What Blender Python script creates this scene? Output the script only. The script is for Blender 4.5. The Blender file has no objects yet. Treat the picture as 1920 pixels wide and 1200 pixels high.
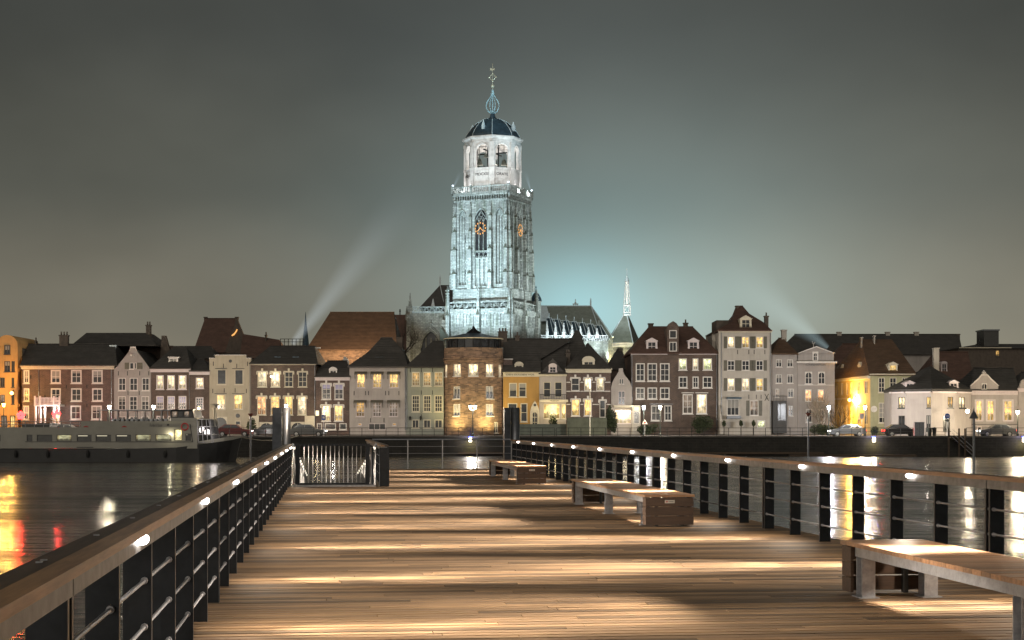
import bpy, math, random
from mathutils import Matrix, Vector
random.seed(7)
R = math.radians
S = bpy.context.scene
C = S.collection
F = 3000.0                       # focal length in photo pixels (photo 1920x1200)
EYE = 1.62                       # eye height above the jetty deck (deck = z 0)

# ---------------------------------------------------------------- camera
cam = bpy.data.cameras.new('camera'); co = bpy.data.objects.new('camera', cam); C.objects.link(co)
co.location = (0, 0, EYE); co.rotation_euler = (R(90), 0, 0)
cam.sensor_width = 36; cam.lens = F / 1920 * 36
cam.shift_y = (798 - 600) / 1920
cam.clip_start = 0.1; cam.clip_end = 5000
S.camera = co
S.view_settings.view_transform = 'Standard'; S.view_settings.look = 'None'
S.view_settings.gamma = 1; S.view_settings.exposure = 0.12
S.render.engine = 'CYCLES'
S.cycles.use_denoising = True
S.cycles.max_bounces = 6; S.cycles.diffuse_bounces = 2; S.cycles.glossy_bounces = 3
S.cycles.transmission_bounces = 4; S.cycles.volume_bounces = 0; S.cycles.transparent_max_bounces = 8
S.cycles.sample_clamp_indirect = 4.0; S.cycles.sample_clamp_direct = 0
S.cycles.caustics_reflective = False; S.cycles.caustics_refractive = False

# ---------------------------------------------------------------- world: misty night sky lit by the town
W = bpy.data.worlds.new('World'); S.world = W; W.use_nodes = True
nt = W.node_tree; nt.nodes.clear()
def N(t, **k):
    n = nt.nodes.new(t)
    for a, b in k.items(): setattr(n, a, b)
    return n
def lk(a, b): nt.links.new(a, b)
def M_(op, a, b=None, c=None):
    n = N('ShaderNodeMath', operation=op)
    for i, v in enumerate((a, b, c)):
        if v is None: continue
        if isinstance(v, (int, float)): n.inputs[i].default_value = v
        else: lk(v, n.inputs[i])
    return n.outputs[0]
tc = N('ShaderNodeTexCoord'); sp = N('ShaderNodeSeparateXYZ'); lk(tc.outputs['Generated'], sp.inputs[0])
ysafe = M_('MAXIMUM', sp.outputs[1], 0.15)
az = M_('DIVIDE', sp.outputs[0], ysafe); el = M_('DIVIDE', sp.outputs[2], ysafe)
front = M_('GREATER_THAN', sp.outputs[1], 0.0)
cr = N('ShaderNodeValToRGB'); cr.color_ramp.interpolation = 'EASE'
zz = M_('MULTIPLY', M_('MAXIMUM', sp.outputs[2], 0), 3.0); lk(zz, cr.inputs[0])
cr.color_ramp.elements[0].color = (.245, .212, .150, 1)
cr.color_ramp.elements[1].color = (.034, .036, .033, 1); cr.color_ramp.elements[1].position = 1
for p, c in ((.22, (.168, .156, .120)), (.45, (.092, .094, .078)), (.75, (.052, .055, .049))):
    e = cr.color_ramp.elements.new(p); e.color = (*c, 1)
def glow(a0, e0, sa, se, col, amp):
    x = M_('DIVIDE', M_('SUBTRACT', az, a0), sa); y = M_('DIVIDE', M_('SUBTRACT', el, e0), se)
    q = M_('ADD', M_('MULTIPLY', x, x), M_('MULTIPLY', y, y))
    g = M_('MULTIPLY', M_('EXPONENT', M_('MULTIPLY', q, -1)), M_('MULTIPLY', front, amp))
    m = N('ShaderNodeMix', data_type='RGBA', blend_type='MULTIPLY'); m.inputs[0].default_value = 1
    m.inputs[6].default_value = (*col, 1)
    cmb = N('ShaderNodeCombineXYZ')
    for i in range(3): lk(g, cmb.inputs[i])
    lk(cmb.outputs[0], m.inputs[7]); return m.outputs[2]
def px(x): return (x - 960) / F
def pe(y): return (798 - y) / F
acc = cr.outputs[0]
nz = N('ShaderNodeTexNoise'); nz.inputs['Scale'].default_value = 7; nz.inputs['Detail'].default_value = 3
mp = N('ShaderNodeMapping'); mp.inputs['Scale'].default_value = (1, 1, 1.6); mp.inputs['Rotation'].default_value = (0, .5, 0)
lk(tc.outputs['Generated'], mp.inputs[0]); lk(mp.outputs[0], nz.inputs['Vector'])
cl = N('ShaderNodeMapRange'); cl.inputs[1].default_value = .3; cl.inputs[2].default_value = .7
cl.inputs[3].default_value = .88; cl.inputs[4].default_value = 1.12; lk(nz.outputs[0], cl.inputs[0])
vm = N('ShaderNodeVectorMath', operation='SCALE'); lk(acc, vm.inputs[0]); lk(cl.outputs[0], vm.inputs['Scale']); acc = vm.outputs[0]
for g in (glow(px(1120), pe(520), .14, .085, (.26, .72, .84), .13),
          glow(px(1075), pe(590), .045, .035, (.22, .80, 1.0), .26),
          glow(px(1230), pe(600), .09, .04, (.42, .80, .85), .15),
          glow(px(1450), pe(640), .16, .08, (.86, .85, .66), .09),
          glow(px(980), pe(150), .16, .12, (.70, .90, 1.0), .022),
          glow(px(1400), pe(350), .17, .11, (.80, .92, .86), .045)):
    a = N('ShaderNodeVectorMath', operation='ADD'); lk(acc, a.inputs[0]); lk(g, a.inputs[1]); acc = a.outputs[0]
bg = N('ShaderNodeBackground'); lk(acc, bg.inputs[0]); bg.inputs[1].default_value = 1.0
wo = N('ShaderNodeOutputWorld'); lk(bg.outputs[0], wo.inputs[0])

# ---------------------------------------------------------------- added fill sun from behind the camera, evens out the facades
sun = bpy.data.lights.new('fill_sun', 'SUN'); sun.energy = .85; sun.angle = R(60); sun.color = (1.0, .90, .76)
so = bpy.data.objects.new('fill_sun', sun); C.objects.link(so); so.rotation_euler = (R(62), 0, R(-14))
# ---------------------------------------------------------------- mesh builder
class MB:
    def __init__(s, M=None): s.v = []; s.f = []; s.M = M; s.fm = []; s.cur = 0
    def add(s, vs, fs):
        n = len(s.v)
        for p in vs:
            p = Vector(p)
            s.v.append(tuple(s.M @ p) if s.M is not None else tuple(p))
        s.f += [tuple(i + n for i in f) for f in fs]; s.fm += [s.cur]*len(fs); return s
    def box(s, x0, x1, y0, y1, z0, z1):
        return s.frus(x0, x1, y0, y1, z0, x0, x1, y0, y1, z1)
    def frus(s, x0, x1, y0, y1, z0, X0, X1, Y0, Y1, z1):
        return s.add([(x0,y0,z0),(x1,y0,z0),(x1,y1,z0),(x0,y1,z0),(X0,Y0,z1),(X1,Y0,z1),(X1,Y1,z1),(X0,Y1,z1)],
                     [(3,2,1,0),(4,5,6,7),(0,1,5,4),(1,2,6,5),(2,3,7,6),(3,0,4,7)])
    def prism(s, pts, a0, a1, axis='y'):
        n = len(pts)
        if axis == 'y': lo = [(p[0], a0, p[1]) for p in pts]; hi = [(p[0], a1, p[1]) for p in pts]
        elif axis == 'z': lo = [(p[0], p[1], a0) for p in pts]; hi = [(p[0], p[1], a1) for p in pts]
        else: lo = [(a0, p[0], p[1]) for p in pts]; hi = [(a1, p[0], p[1]) for p in pts]
        return s.add(lo + hi, [tuple(range(n)), tuple(range(2*n-1, n-1, -1))] + [(i, (i+1) % n, n+(i+1) % n, n+i) for i in range(n)])
    def tube(s, p, q, r, r2=None, n=6, cap=True):
        p = Vector(p); q = Vector(q); r2 = r if r2 is None else r2
        d = (q - p); 
        if d.length < 1e-6: return s
        d.normalize(); a = d.orthogonal().normalized(); b = d.cross(a)
        vs = []
        for c, rr in ((p, r), (q, r2)):
            for i in range(n):
                t = 2*math.pi*i/n; vs.append(c + (a*math.cos(t) + b*math.sin(t))*rr)
        fs = [(i, (i+1) % n, n+(i+1) % n, n+i) for i in range(n)]
        if cap: fs += [tuple(range(n-1, -1, -1)), tuple(range(n, 2*n))]
        return s.add(vs, fs)
    def path(s, pts, r, n=6):
        for a, b in zip(pts, pts[1:]): s.tube(a, b, r, n=n)
        return s
    def lathe(s, cx, cy, prof, n=12, rot=0.0, cap=True):
        vs = []
        for r, z in prof:
            for i in range(n):
                t = rot + 2*math.pi*i/n; vs.append((cx + r*math.cos(t), cy + r*math.sin(t), z))
        fs = []
        for k in range(len(prof)-1):
            for i in range(n):
                j = (i+1) % n; fs.append((k*n+i, k*n+j, (k+1)*n+j, (k+1)*n+i))
        if cap: fs += [tuple(range(n-1, -1, -1)), tuple(range((len(prof)-1)*n, len(prof)*n))]
        return s.add(vs, fs)
    def ball(s, c, r, n=8):
        return s.lathe(c[0], c[1], [(max(.001, r*math.sin(math.pi*k/6)), c[2]-r*math.cos(math.pi*k/6)) for k in range(7)], n)
    def arch(s, x0, x1, z0, z1, xa, xb, zs, y0, y1, pointed=False, n=8, zo=None):
        """panel x0..x1,z0..z1 with an arched opening xa..xb, spring at zs; zo = bottom of opening"""
        if zo is not None and zo > z0: s.box(x0, x1, y0, y1, z0, zo)
        else: zo = z0
        if xa > x0: s.box(x0, xa, y0, y1, zo, z1)
        if xb < x1: s.box(xb, x1, y0, y1, zo, z1)
        w = (xb-xa)/2; cx = (xa+xb)/2
        def h(t):     # t -1..1
            x = abs(t)
            if pointed: return math.sqrt(max(0, 4 - (1 + x)**2))*w
            return math.sqrt(max(0, 1 - x*x))*w
        pts = [(cx + w*t, min(z1-.001, zs + h(t))) for t in (-math.cos(math.pi*k/n) for k in range(n+1))]
        for (a, za), (b, zb) in zip(pts, pts[1:]):
            if b-a < 1e-5: continue
            s.add([(a,y0,za),(b,y0,zb),(b,y1,zb),(a,y1,za),(a,y0,z1),(b,y0,z1),(b,y1,z1),(a,y1,z1)],
                  [(3,2,1,0),(4,5,6,7),(0,1,5,4),(1,2,6,5),(2,3,7,6),(3,0,4,7)])
        return s
    def build(s, name, mat, parent=None, smooth=False):
        me = bpy.data.meshes.new(name); me.from_pydata(s.v, [], s.f)
        for mm in (mat if isinstance(mat, (list, tuple)) else [mat]):
            if mm is not None: me.materials.append(mm)
        if any(s.fm): me.polygons.foreach_set('material_index', s.fm)
        if smooth:
            for p in me.polygons: p.use_smooth = True
        me.validate(); me.update()
        o = bpy.data.objects.new(name, me); C.objects.link(o)
        if parent is not None: o.parent = parent
        return o
def tag(o, label=None, cat=None, group=None, kind=None):
    if label: o['label'] = label
    if cat: o['category'] = cat
    if group: o['group'] = group
    if kind: o['kind'] = kind
    return o
def empty(name, loc, rz=0.0, label=None, cat=None, group=None, kind=None):
    o = bpy.data.objects.new(name, None); C.objects.link(o); o.location = loc; o.rotation_euler = (0, 0, rz)
    o.empty_display_size = .2
    return tag(o, label, cat, group, kind)
def kids(o): return [c for c in C.objects if c.parent == o]
def copy_tree(o, parent=None, _all=None):
    _all = list(C.objects) if _all is None else _all
    c = o.copy(); C.objects.link(c)
    if parent is not None: c.parent = parent
    for ch in _all:
        if ch.parent == o: copy_tree(ch, c, _all)
    return c
def text_mesh(txt, size, mat, extrude=.01):
    c = bpy.data.curves.new('lettering', 'FONT'); c.body = txt; c.size = size; c.align_x = 'CENTER'; c.align_y = 'CENTER'; c.extrude = extrude
    t_ = bpy.data.objects.new('lettering', c); C.objects.link(t_); bpy.context.view_layer.update()
    me = bpy.data.meshes.new_from_object(t_.evaluated_get(bpy.context.evaluated_depsgraph_get())); bpy.data.objects.remove(t_)
    me.materials.clear(); me.materials.append(mat)
    o = bpy.data.objects.new('lettering', me); C.objects.link(o)
    return o, max(v.co.x for v in me.vertices) - min(v.co.x for v in me.vertices)
def light(kind, loc, power, col, parent=None, size=.15, rot=None, **k):
    l = bpy.data.lights.new(kind.lower() + '_light', kind); l.energy = power; l.color = col
    if kind in ('POINT', 'SPOT'): l.shadow_soft_size = size
    for a, b in k.items(): setattr(l, a, b)
    o = bpy.data.objects.new('lamp_light', l); C.objects.link(o); o.location = loc
    if rot is not None: o.rotation_euler = rot
    if parent is not None: o.parent = parent
    return o
def aim(o, target):
    d = Vector(target) - o.location; o.rotation_euler = d.to_track_quat('-Z', 'Y').to_euler(); return o

# ---------------------------------------------------------------- materials
class MT:
    def __init__(s, name):
        s.m = bpy.data.materials.new(name); s.m.use_nodes = True; s.t = s.m.node_tree
        s.b = s.t.nodes['Principled BSDF']; s.tc = None; s.name = name
    def n(s, t, **k):
        n = s.t.nodes.new(t)
        for a, b in k.items(): setattr(n, a, b)
        return n
    def l(s, a, b): s.t.links.new(a, b)
    def co(s, kind='Object', scale=(1,1,1), rot=(0,0,0)):
        if s.tc is None: s.tc = s.n('ShaderNodeTexCoord')
        m = s.n('ShaderNodeMapping'); m.inputs['Scale'].default_value = scale; m.inputs['Rotation'].default_value = rot
        s.l(s.tc.outputs[kind], m.inputs[0]); return m.outputs[0]
    def noise(s, vec, scale, detail=4, rough=.6):
        n = s.n('ShaderNodeTexNoise'); n.inputs['Scale'].default_value = scale; n.inputs['Detail'].default_value = detail
        n.inputs['Roughness'].default_value = rough; s.l(vec, n.inputs['Vector']); return n.outputs[0]
    def ramp(s, fac, stops):
        r = s.n('ShaderNodeValToRGB'); s.l(fac, r.inputs[0]); e = r.color_ramp.elements
        while len(e) < len(stops): e.new(.5)
        for i, (p, c) in enumerate(stops): e[i].position = p; e[i].color = (*c, 1) if len(c) == 3 else c
        return r.outputs[0]
    def math(s, op, a, b=None):
        n = s.n('ShaderNodeMath', operation=op)
        for i, v in enumerate((a, b)):
            if v is None: continue
            if isinstance(v, (int, float)): n.inputs[i].default_value = v
            else: s.l(v, n.inputs[i])
        return n.outputs[0]
    def mix(s, fac, a, b, blend='MIX'):
        n = s.n('ShaderNodeMix', data_type='RGBA', blend_type=blend)
        for i, v in ((0, fac), (6, a), (7, b)):
            if isinstance(v, (int, float)): n.inputs[i].default_value = v
            elif isinstance(v, tuple): n.inputs[i].default_value = (*v, 1)
            else: s.l(v, n.inputs[i])
        return n.outputs[2]
    def bump(s, h, strength=.3, dist=.02):
        n = s.n('ShaderNodeBump'); n.inputs['Strength'].default_value = strength; n.inputs['Distance'].default_value = dist
        s.l(h, n.inputs['Height']); s.l(n.outputs[0], s.b.inputs['Normal'])
    def base(s, c):
        if isinstance(c, tuple): s.b.inputs['Base Color'].default_value = (*c, 1)
        else: s.l(c, s.b.inputs['Base Color'])
    def p(s, rough=.7, metal=0, spec=.5):
        s.b.inputs['Roughness'].default_value = rough; s.b.inputs['Metallic'].default_value = metal
        s.b.inputs['Specular IOR Level'].default_value = spec; return s.m
def sc(c, k): return tuple(min(1, x*k) for x in c)
def plaster(name, c, var=.25, scale=.5, rough=.85):
    t = MT(name); v = t.co(); a = t.noise(v, scale, 6, .65); v2 = t.co(scale=(3, 3, .35)); b = t.noise(v2, .9, 4)
    col = t.ramp(a, [(.28, sc(c, 1-var)), (.5, c), (.75, sc(c, 1+var*.5))])
    col = t.mix(t.ramp(b, [(.35, (.72, .72, .72)), (.62, (1, 1, 1))]), (0, 0, 0), col)
    st = t.ramp(b, [(.35, sc(c, .7)), (.6, c)]); m = t.mix(.35, t.ramp(a, [(.28, sc(c, 1-var*1.3)), (.5, c), (.75, sc(c, 1+var*.6))]), st)
    t.base(m); t.bump(t.noise(v, 8, 3), .35, .02); return t.p(rough)
def brick(name, c1, c2, mortar, sx=1.0):
    t = MT(name); v = t.co(rot=(R(90), 0, 0)); b = t.n('ShaderNodeTexBrick'); t.l(v, b.inputs['Vector'])
    b.inputs['Color1'].default_value = (*c1, 1); b.inputs['Color2'].default_value = (*c2, 1); b.inputs['Mortar'].default_value = (*mortar, 1)
    b.inputs['Scale'].default_value = 1.0; b.inputs['Brick Width'].default_value = .42*sx; b.inputs['Row Height'].default_value = .14*sx
    b.inputs['Mortar Size'].default_value = .012*sx; b.inputs['Bias'].default_value = 0
    a = t.noise(t.co(), .9, 6, .7)
    col = t.mix(1.0, b.outputs[0], t.ramp(a, [(.25, (.55, .52, .5)), (.5, (1, 1, 1)), (.72, (1.35, 1.25, 1.2))]), 'MULTIPLY')
    t.base(col); t.bump(t.noise(t.co(), 6, 4), .5, .04); return t.p(.9)
def masonry(name, c):
    t = MT(name); t.co(); g = t.n('ShaderNodeSeparateXYZ'); t.l(t.tc.outputs['Object'], g.inputs[0])
    cb = t.n('ShaderNodeCombineXYZ'); t.l(t.math('ADD', g.outputs[0], t.math('MULTIPLY', g.outputs[1], .8)), cb.inputs[0]); t.l(g.outputs[2], cb.inputs[1])
    b = t.n('ShaderNodeTexBrick'); t.l(cb.outputs[0], b.inputs['Vector']); b.inputs['Scale'].default_value = 1
    b.inputs['Brick Width'].default_value = .62; b.inputs['Row Height'].default_value = .30; b.inputs['Mortar Size'].default_value = .03; b.inputs['Bias'].default_value = .1
    b.inputs['Color1'].default_value = (*sc(c, 1.25), 1); b.inputs['Color2'].default_value = (*sc(c, .72), 1); b.inputs['Mortar'].default_value = (*sc(c, .5), 1)
    a = t.noise(t.co(), .55, 7, .75); s2 = t.noise(t.co(scale=(2.5, 2.5, .22)), 1.0, 4)
    col = t.mix(1, b.outputs[0], t.ramp(a, [(.28, (.50, .54, .48)), (.46, (.98, .99, .98)), (.72, (1.3, 1.3, 1.28))]), 'MULTIPLY')
    col = t.mix(1, col, t.ramp(s2, [(.34, (.66, .69, .62)), (.52, (1, 1, 1))]), 'MULTIPLY'); t.base(col); t.bump(t.math('ADD', b.outputs[1], t.noise(t.co(), 5, 4)), .6, .06); return t.p(.9)
def rooft(name, c):
    t = MT(name); a = t.noise(t.co(), 1.1, 6, .7); g = t.noise(t.co(scale=(4, 4, 1)), 2.5, 3)
    w = t.n('ShaderNodeTexWave', wave_type='BANDS', bands_direction='Z'); w.inputs['Scale'].default_value = 1.3; w.inputs['Distortion'].default_value = 1.2
    w.inputs['Detail'].default_value = 2; t.l(t.co(), w.inputs['Vector'])
    col = t.ramp(a, [(.25, sc(c, .6)), (.5, c), (.75, sc(c, 1.5))])
    col = t.mix(t.math('MULTIPLY', g, .5), col, sc(c, .7)); t.base(col); t.bump(t.math('ADD', w.outputs[1], t.math('MULTIPLY', a, .6)), .6, .05); return t.p(.75)
def wood(name, c, rough=.5, scale=1.0, rot=(0,0,0), stretch=(.6, 8, 8)):
    t = MT(name); g = t.noise(t.co(scale=stretch, rot=rot), 3*scale, 6, .7)
    geo = t.n('ShaderNodeNewGeometry')
    col = t.ramp(g, [(.25, sc(c, .55)), (.5, c), (.75, sc(c, 1.45))])
    rnd = t.ramp(geo.outputs['Random Per Island'], [(0, (.66, .66, .66)), (1, (1.25, 1.2, 1.15))])
    t.base(t.mix(1.0, col, rnd, 'MULTIPLY')); t.bump(g, .4, .006); return t.p(rough)
def plain(name, c, rough=.5, metal=0, var=.2, scale=3.0, bump=.1, spec=.5):
    t = MT(name); a = t.noise(t.co(), scale, 5, .65)
    t.base(t.ramp(a, [(.3, sc(c, 1-var)), (.7, sc(c, 1+var))])); t.bump(a, bump, .02); return t.p(rough, metal, spec)
def emit(name, c, strength, sample=False):
    t = MT(name); t.base((0, 0, 0)); t.b.inputs['Emission Color'].default_value = (*c, 1); t.b.inputs['Emission Strength'].default_value = strength
    if not sample: t.m.cycles.emission_sampling = 'NONE'
    return t.m
def litpane(name, c1, c2, strength, dark=.35, warm=None):
    """a lit room behind glass: curtains at the sides, lamp-bright patches, furniture and plants along the sill"""
    t = MT(name); t.base((.02, .02, .02)); t.b.inputs['Roughness'].default_value = .15
    if t.tc is None: t.tc = t.n('ShaderNodeTexCoord')
    g = t.n('ShaderNodeSeparateXYZ'); t.l(t.tc.outputs['Generated'], g.inputs[0])
    oi = t.n('ShaderNodeObjectInfo'); rnd = oi.outputs['Random']
    off = t.n('ShaderNodeCombineXYZ')
    for i in range(3): t.l(t.math('MULTIPLY', rnd, 37.0 + 11*i), off.inputs[i])
    ad = t.n('ShaderNodeVectorMath', operation='ADD'); t.l(t.tc.outputs['Generated'], ad.inputs[0]); t.l(off.outputs[0], ad.inputs[1])
    a = t.noise(ad.outputs[0], 2.2, 3); b = t.noise(ad.outputs[0], 7.0, 3)
    col = t.mix(t.math('MULTIPLY', a, 1.2), c1, c2)
    br = t.ramp(a, [(.36, (.40,)*3), (.5, (.80,)*3), (.62, (1.5,)*3)])
    hgt = t.math('SUBTRACT', t.math('MULTIPLY', b, .75), g.outputs[2])     # silhouettes at the bottom
    sil = t.ramp(t.math('ADD', hgt, .5), [(.50, (1, 1, 1)), (.58, (dark,)*3)])
    ed = t.math('ABSOLUTE', t.math('SUBTRACT', g.outputs[0], .5)); cur = t.ramp(t.math('ADD', ed, t.math('MULTIPLY', rnd, .08)), [(.36, (1, 1, 1)), (.42, (.72, .62, .5))])
    col = t.mix(1, col, br, 'MULTIPLY'); col = t.mix(1, col, sil, 'MULTIPLY'); col = t.mix(1, col, cur, 'MULTIPLY')
    t.l(col, t.b.inputs['Emission Color'])
    st = t.math('MULTIPLY', t.math('ADD', t.math('MULTIPLY', rnd, .6), .85), strength); t.l(st, t.b.inputs['Emission Strength'])
    t.m.cycles.emission_sampling = 'NONE'; return t.m
def darkpane(name, c, curtain=None, top=.5):
    t = MT(name)
    if t.tc is None: t.tc = t.n('ShaderNodeTexCoord')
    g = t.n('ShaderNodeSeparateXYZ'); t.l(t.tc.outputs['Generated'], g.inputs[0]); oi = t.n('ShaderNodeObjectInfo')
    a = t.noise(t.co(), 1.5, 3)
    col = t.ramp(a, [(.3, sc(c, .5)), (.7, sc(c, 1.5))])
    if curtain:
        w = t.n('ShaderNodeTexWave', bands_direction='X'); w.inputs['Scale'].default_value = 4; t.l(t.tc.outputs['Generated'], w.inputs['Vector'])
        cu = t.ramp(w.outputs[1], [(0, sc(curtain, .7)), (1, curtain)])
        thr = t.math('GREATER_THAN', g.outputs[2], t.math('SUBTRACT', 1.0, t.math('MULTIPLY', t.math('ADD', oi.outputs['Random'], .3), top)))
        col = t.mix(thr, col, cu)
    t.base(col); return t.p(.25, 0, .5)

m = {}
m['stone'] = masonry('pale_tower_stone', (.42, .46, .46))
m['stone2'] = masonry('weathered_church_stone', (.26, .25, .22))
m['stonewhite'] = plaster('white_lantern_stone', (.60, .59, .57), .35, 1.2)
m['brickbrown'] = brick('dark_brown_brick', (.115, .078, .060), (.085, .060, .050), (.14, .12, .105))
m['brickred'] = brick('red_brown_brick', (.125, .082, .070), (.088, .062, .054), (.17, .14, .12))
m['brickround'] = brick('rough_round_tower_brick', (.33, .205, .125), (.11, .07, .05), (.25, .19, .14), 1.1)
m['white'] = plaster('white_plaster', (.44, .40, .35), .2)
m['cream'] = plaster('cream_plaster', (.44, .385, .29), .2)
m['pinkwhite'] = plaster('pinkish_white_plaster', (.42, .375, .345), .18)
m['grey'] = plaster('grey_plaster', (.34, .31, .29), .22)
m['orangeplaster'] = plaster('orange_plaster', (.56, .34, .13), .2)
m['greygreen'] = plaster('grey_green_plaster', (.27, .28, .24), .2)
m['ochre'] = plaster('ochre_plaster', (.42, .24, .07), .25)
m['yellow'] = plaster('yellow_cream_plaster', (.52, .42, .22), .2)
m['olive'] = plaster('pale_olive_plaster', (.36, .34, .20), .2)
m['trim'] = plain('white_trim_paint', (.66, .62, .58), .5, 0, .1)
m['trimpink'] = plain('pale_cornice_paint', (.62, .54, .53), .5, 0, .1)
m['trimcream'] = plain('cream_trim_paint', (.58, .52, .40), .5, 0, .1)
m['framedark'] = plain('dark_window_paint', (.05, .05, .048), .4)
m['green'] = plain('dark_green_shutter_paint', (.10, .09, .065), .5)
m['rooftile'] = rooft('dark_roof_tile', (.062, .057, .052))
m['roofbrown'] = rooft('brown_roof_tile', (.13, .078, .048))
m['roofred'] = rooft('red_brown_roof_tile', (.11, .062, .047))
m['slate'] = rooft('grey_green_slate', (.22, .24, .21))
m['lead'] = plain('blue_grey_lead', (.045, .075, .10), .35, .3, .35, 1.5, .2)
m['leadwhite'] = plain('pale_lead_ribs', (.58, .66, .70), .5)
m['teal'] = plain('teal_lit_spire', (.40, .60, .68), .5)  # teal floodlight put into the colour of the open spire
m['railsteel'] = plain('dark_galvanised_beam', (.20, .195, .19), .5, .4, .3, 8, .1)
m['brickchim'] = plaster('chimney_brick', (.10, .08, .065), .35, 2)
m['Y'] = litpane('warm_yellow_room_glow', (1.0, .78, .33), (1.0, .58, .16), 1.25)
m['W'] = litpane('cream_white_room_glow', (1.0, .92, .66), (1.0, .74, .40), 1.35)
m['O'] = litpane('amber_room_glow', (1.0, .62, .20), (.75, .42, .12), .8, .2)
m['G'] = litpane('pale_green_room_glow', (.86, 1.0, .42), (.95, .95, .60), 1.35)
m['P'] = litpane('pinkish_room_glow', (.62, .48, .36), (.45, .34, .26), .42, .3)
m['Rr'] = litpane('red_orange_room_glow', (1.0, .36, .14), (1.0, .62, .28), 1.4, .3)
m['B'] = darkpane('dark_glass_with_lilac_blind', (.03, .03, .04), (.42, .40, .62), .75)
m['C'] = darkpane('dark_glass_with_pale_curtain', (.03, .03, .032), (.34, .32, .29), .6)
m['D'] = darkpane('dark_glass', (.028, .030, .034))
m['shop'] = litpane('bright_shop_glow', (1.0, .80, .36), (1.0, .66, .22), 1.5, .3)
m['stonedark2'] = plaster('dark_grey_bay_paint', (.07, .07, .07), .2)
m['iron'] = plain('black_iron', (.02, .02, .021), .45, .5, .3)
m['gold'] = emit('glowing_gold', (1.0, .48, .14), 1.1)  # no lamp: emission paints the light on gold clock and figure
m['bulb'] = emit('street_lamp_glass', (1.0, .86, .66), 14.0)
m['bulbw'] = emit('cold_lamp_glass', (.90, .95, 1.0), 14.0)
m['bulbo'] = emit('sodium_lamp_glass', (1.0, .60, .12), 12.0)
m['bulbr'] = emit('red_lamp', (1.0, .02, .02), 14.0)
m['bulbb'] = emit('blue_lamp', (.05, .08, 1.0), 9.0)
m['sign'] = emit('lit_sign', (1.0, .85, .5), 1.3)
m['led'] = emit('rail_led', (1.0, .93, .86), 16.0)

# ================================================================ SETTING: water, ground, quay
YQ, YF = 180.0, 205.0            # quay edge, house fronts
ZW, ZS = -1.80, 0.42             # water, street level
def wx(x, Y): return (x - 960) / F * Y
def wz(y, Y): return EYE + (798 - y) / F * Y

t = MT('night_river_water'); t.base((.045, .040, .032)); t.b.inputs['Roughness'].default_value = .17
t.b.inputs['IOR'].default_value = 1.33; t.b.inputs['Specular IOR Level'].default_value = .9
v = t.co(scale=(.10, 1.0, 1)); a = t.noise(v, 1.3, 3, .5); v2 = t.co(scale=(.35, 2.2, 1)); b = t.noise(v2, 2.0, 2, .5)
t.bump(t.math('ADD', a, t.math('MULTIPLY', b, .45)), .8, .17)
big = t.noise(t.co(scale=(.22, 1, 1)), .22, 4); t.l(t.ramp(big, [(.38, (.14,)*3), (.62, (.27,)*3)]), t.b.inputs['Roughness'])
m['water'] = t.m
tag(MB().add([(-500,-150,ZW),(500,-150,ZW),(500,YQ+1,ZW),(-500,YQ+1,ZW)], [(0,1,2,3)]).build('river_water', m['water']), kind='structure')

m['asphalt'] = plain('quay_asphalt', (.07, .068, .065), .7, 0, .3, .8, .3)
m['paving'] = brick('quay_brick_paving', (.13, .10, .085), (.10, .085, .075), (.08, .075, .07))
m['ground'] = plain('town_ground', (.08, .075, .07), .9, 0, .3, .3, .3)
tag(MB().box(-500, 500, YQ+.6, 700, ZS-1.5, ZS-.13).build('ground', m['ground']), kind='structure')
tag(MB().box(-140, 140, YQ+.6, YQ+5, ZS-.128, ZS).build('quay_pavement', m['paving']), kind='structure')
tag(MB().box(-140, 140, YQ+5.02, YQ+14, ZS-.126, ZS-.10).build('quay_road', m['asphalt']), kind='structure')
tag(MB().box(-140, 140, YQ+14.02, YF+1, ZS-.124, ZS+.005).build('house_pavement', m['paving']), kind='structure')
ml = MB()
for k in range(-13, 14): ml.box(k*10, k*10+4, YQ+9.4, YQ+9.55, ZS-.0995, ZS-.096)
m['roadpaint'] = plain('road_marking_paint', (.6, .6, .57), .6)
tag(ml.build('road_markings', m['roadpaint']), kind='structure')
m['quaystone'] = brick('dark_quay_masonry', (.030, .028, .025), (.022, .021, .019), (.036, .034, .030), 2.2)
qw = empty('quay_wall', (0, YQ, ZW), label='long dark masonry quay wall standing in the river', cat='quay wall')
MB().box(-140, 140, 0, 1.0, -1.5, ZS-.16-ZW).build('masonry', m['quaystone'], qw)
MB().box(-140, 140, -.10, 1.02, ZS-.16-ZW+.001, ZS-ZW+.02).build('coping', plaster('quay_coping_stone', (.075, .07, .062), .3), qw)
m['timber'] = wood('old_quay_timber', (.07, .05, .035), .8)
mf = MB()
for a0, a1 in ((-6, 35), (60, 120)):
    mf.box(a0, a1, -.35, -.12, .22, .45)
mf.build('timber_fender', m['timber'], qw)

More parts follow.
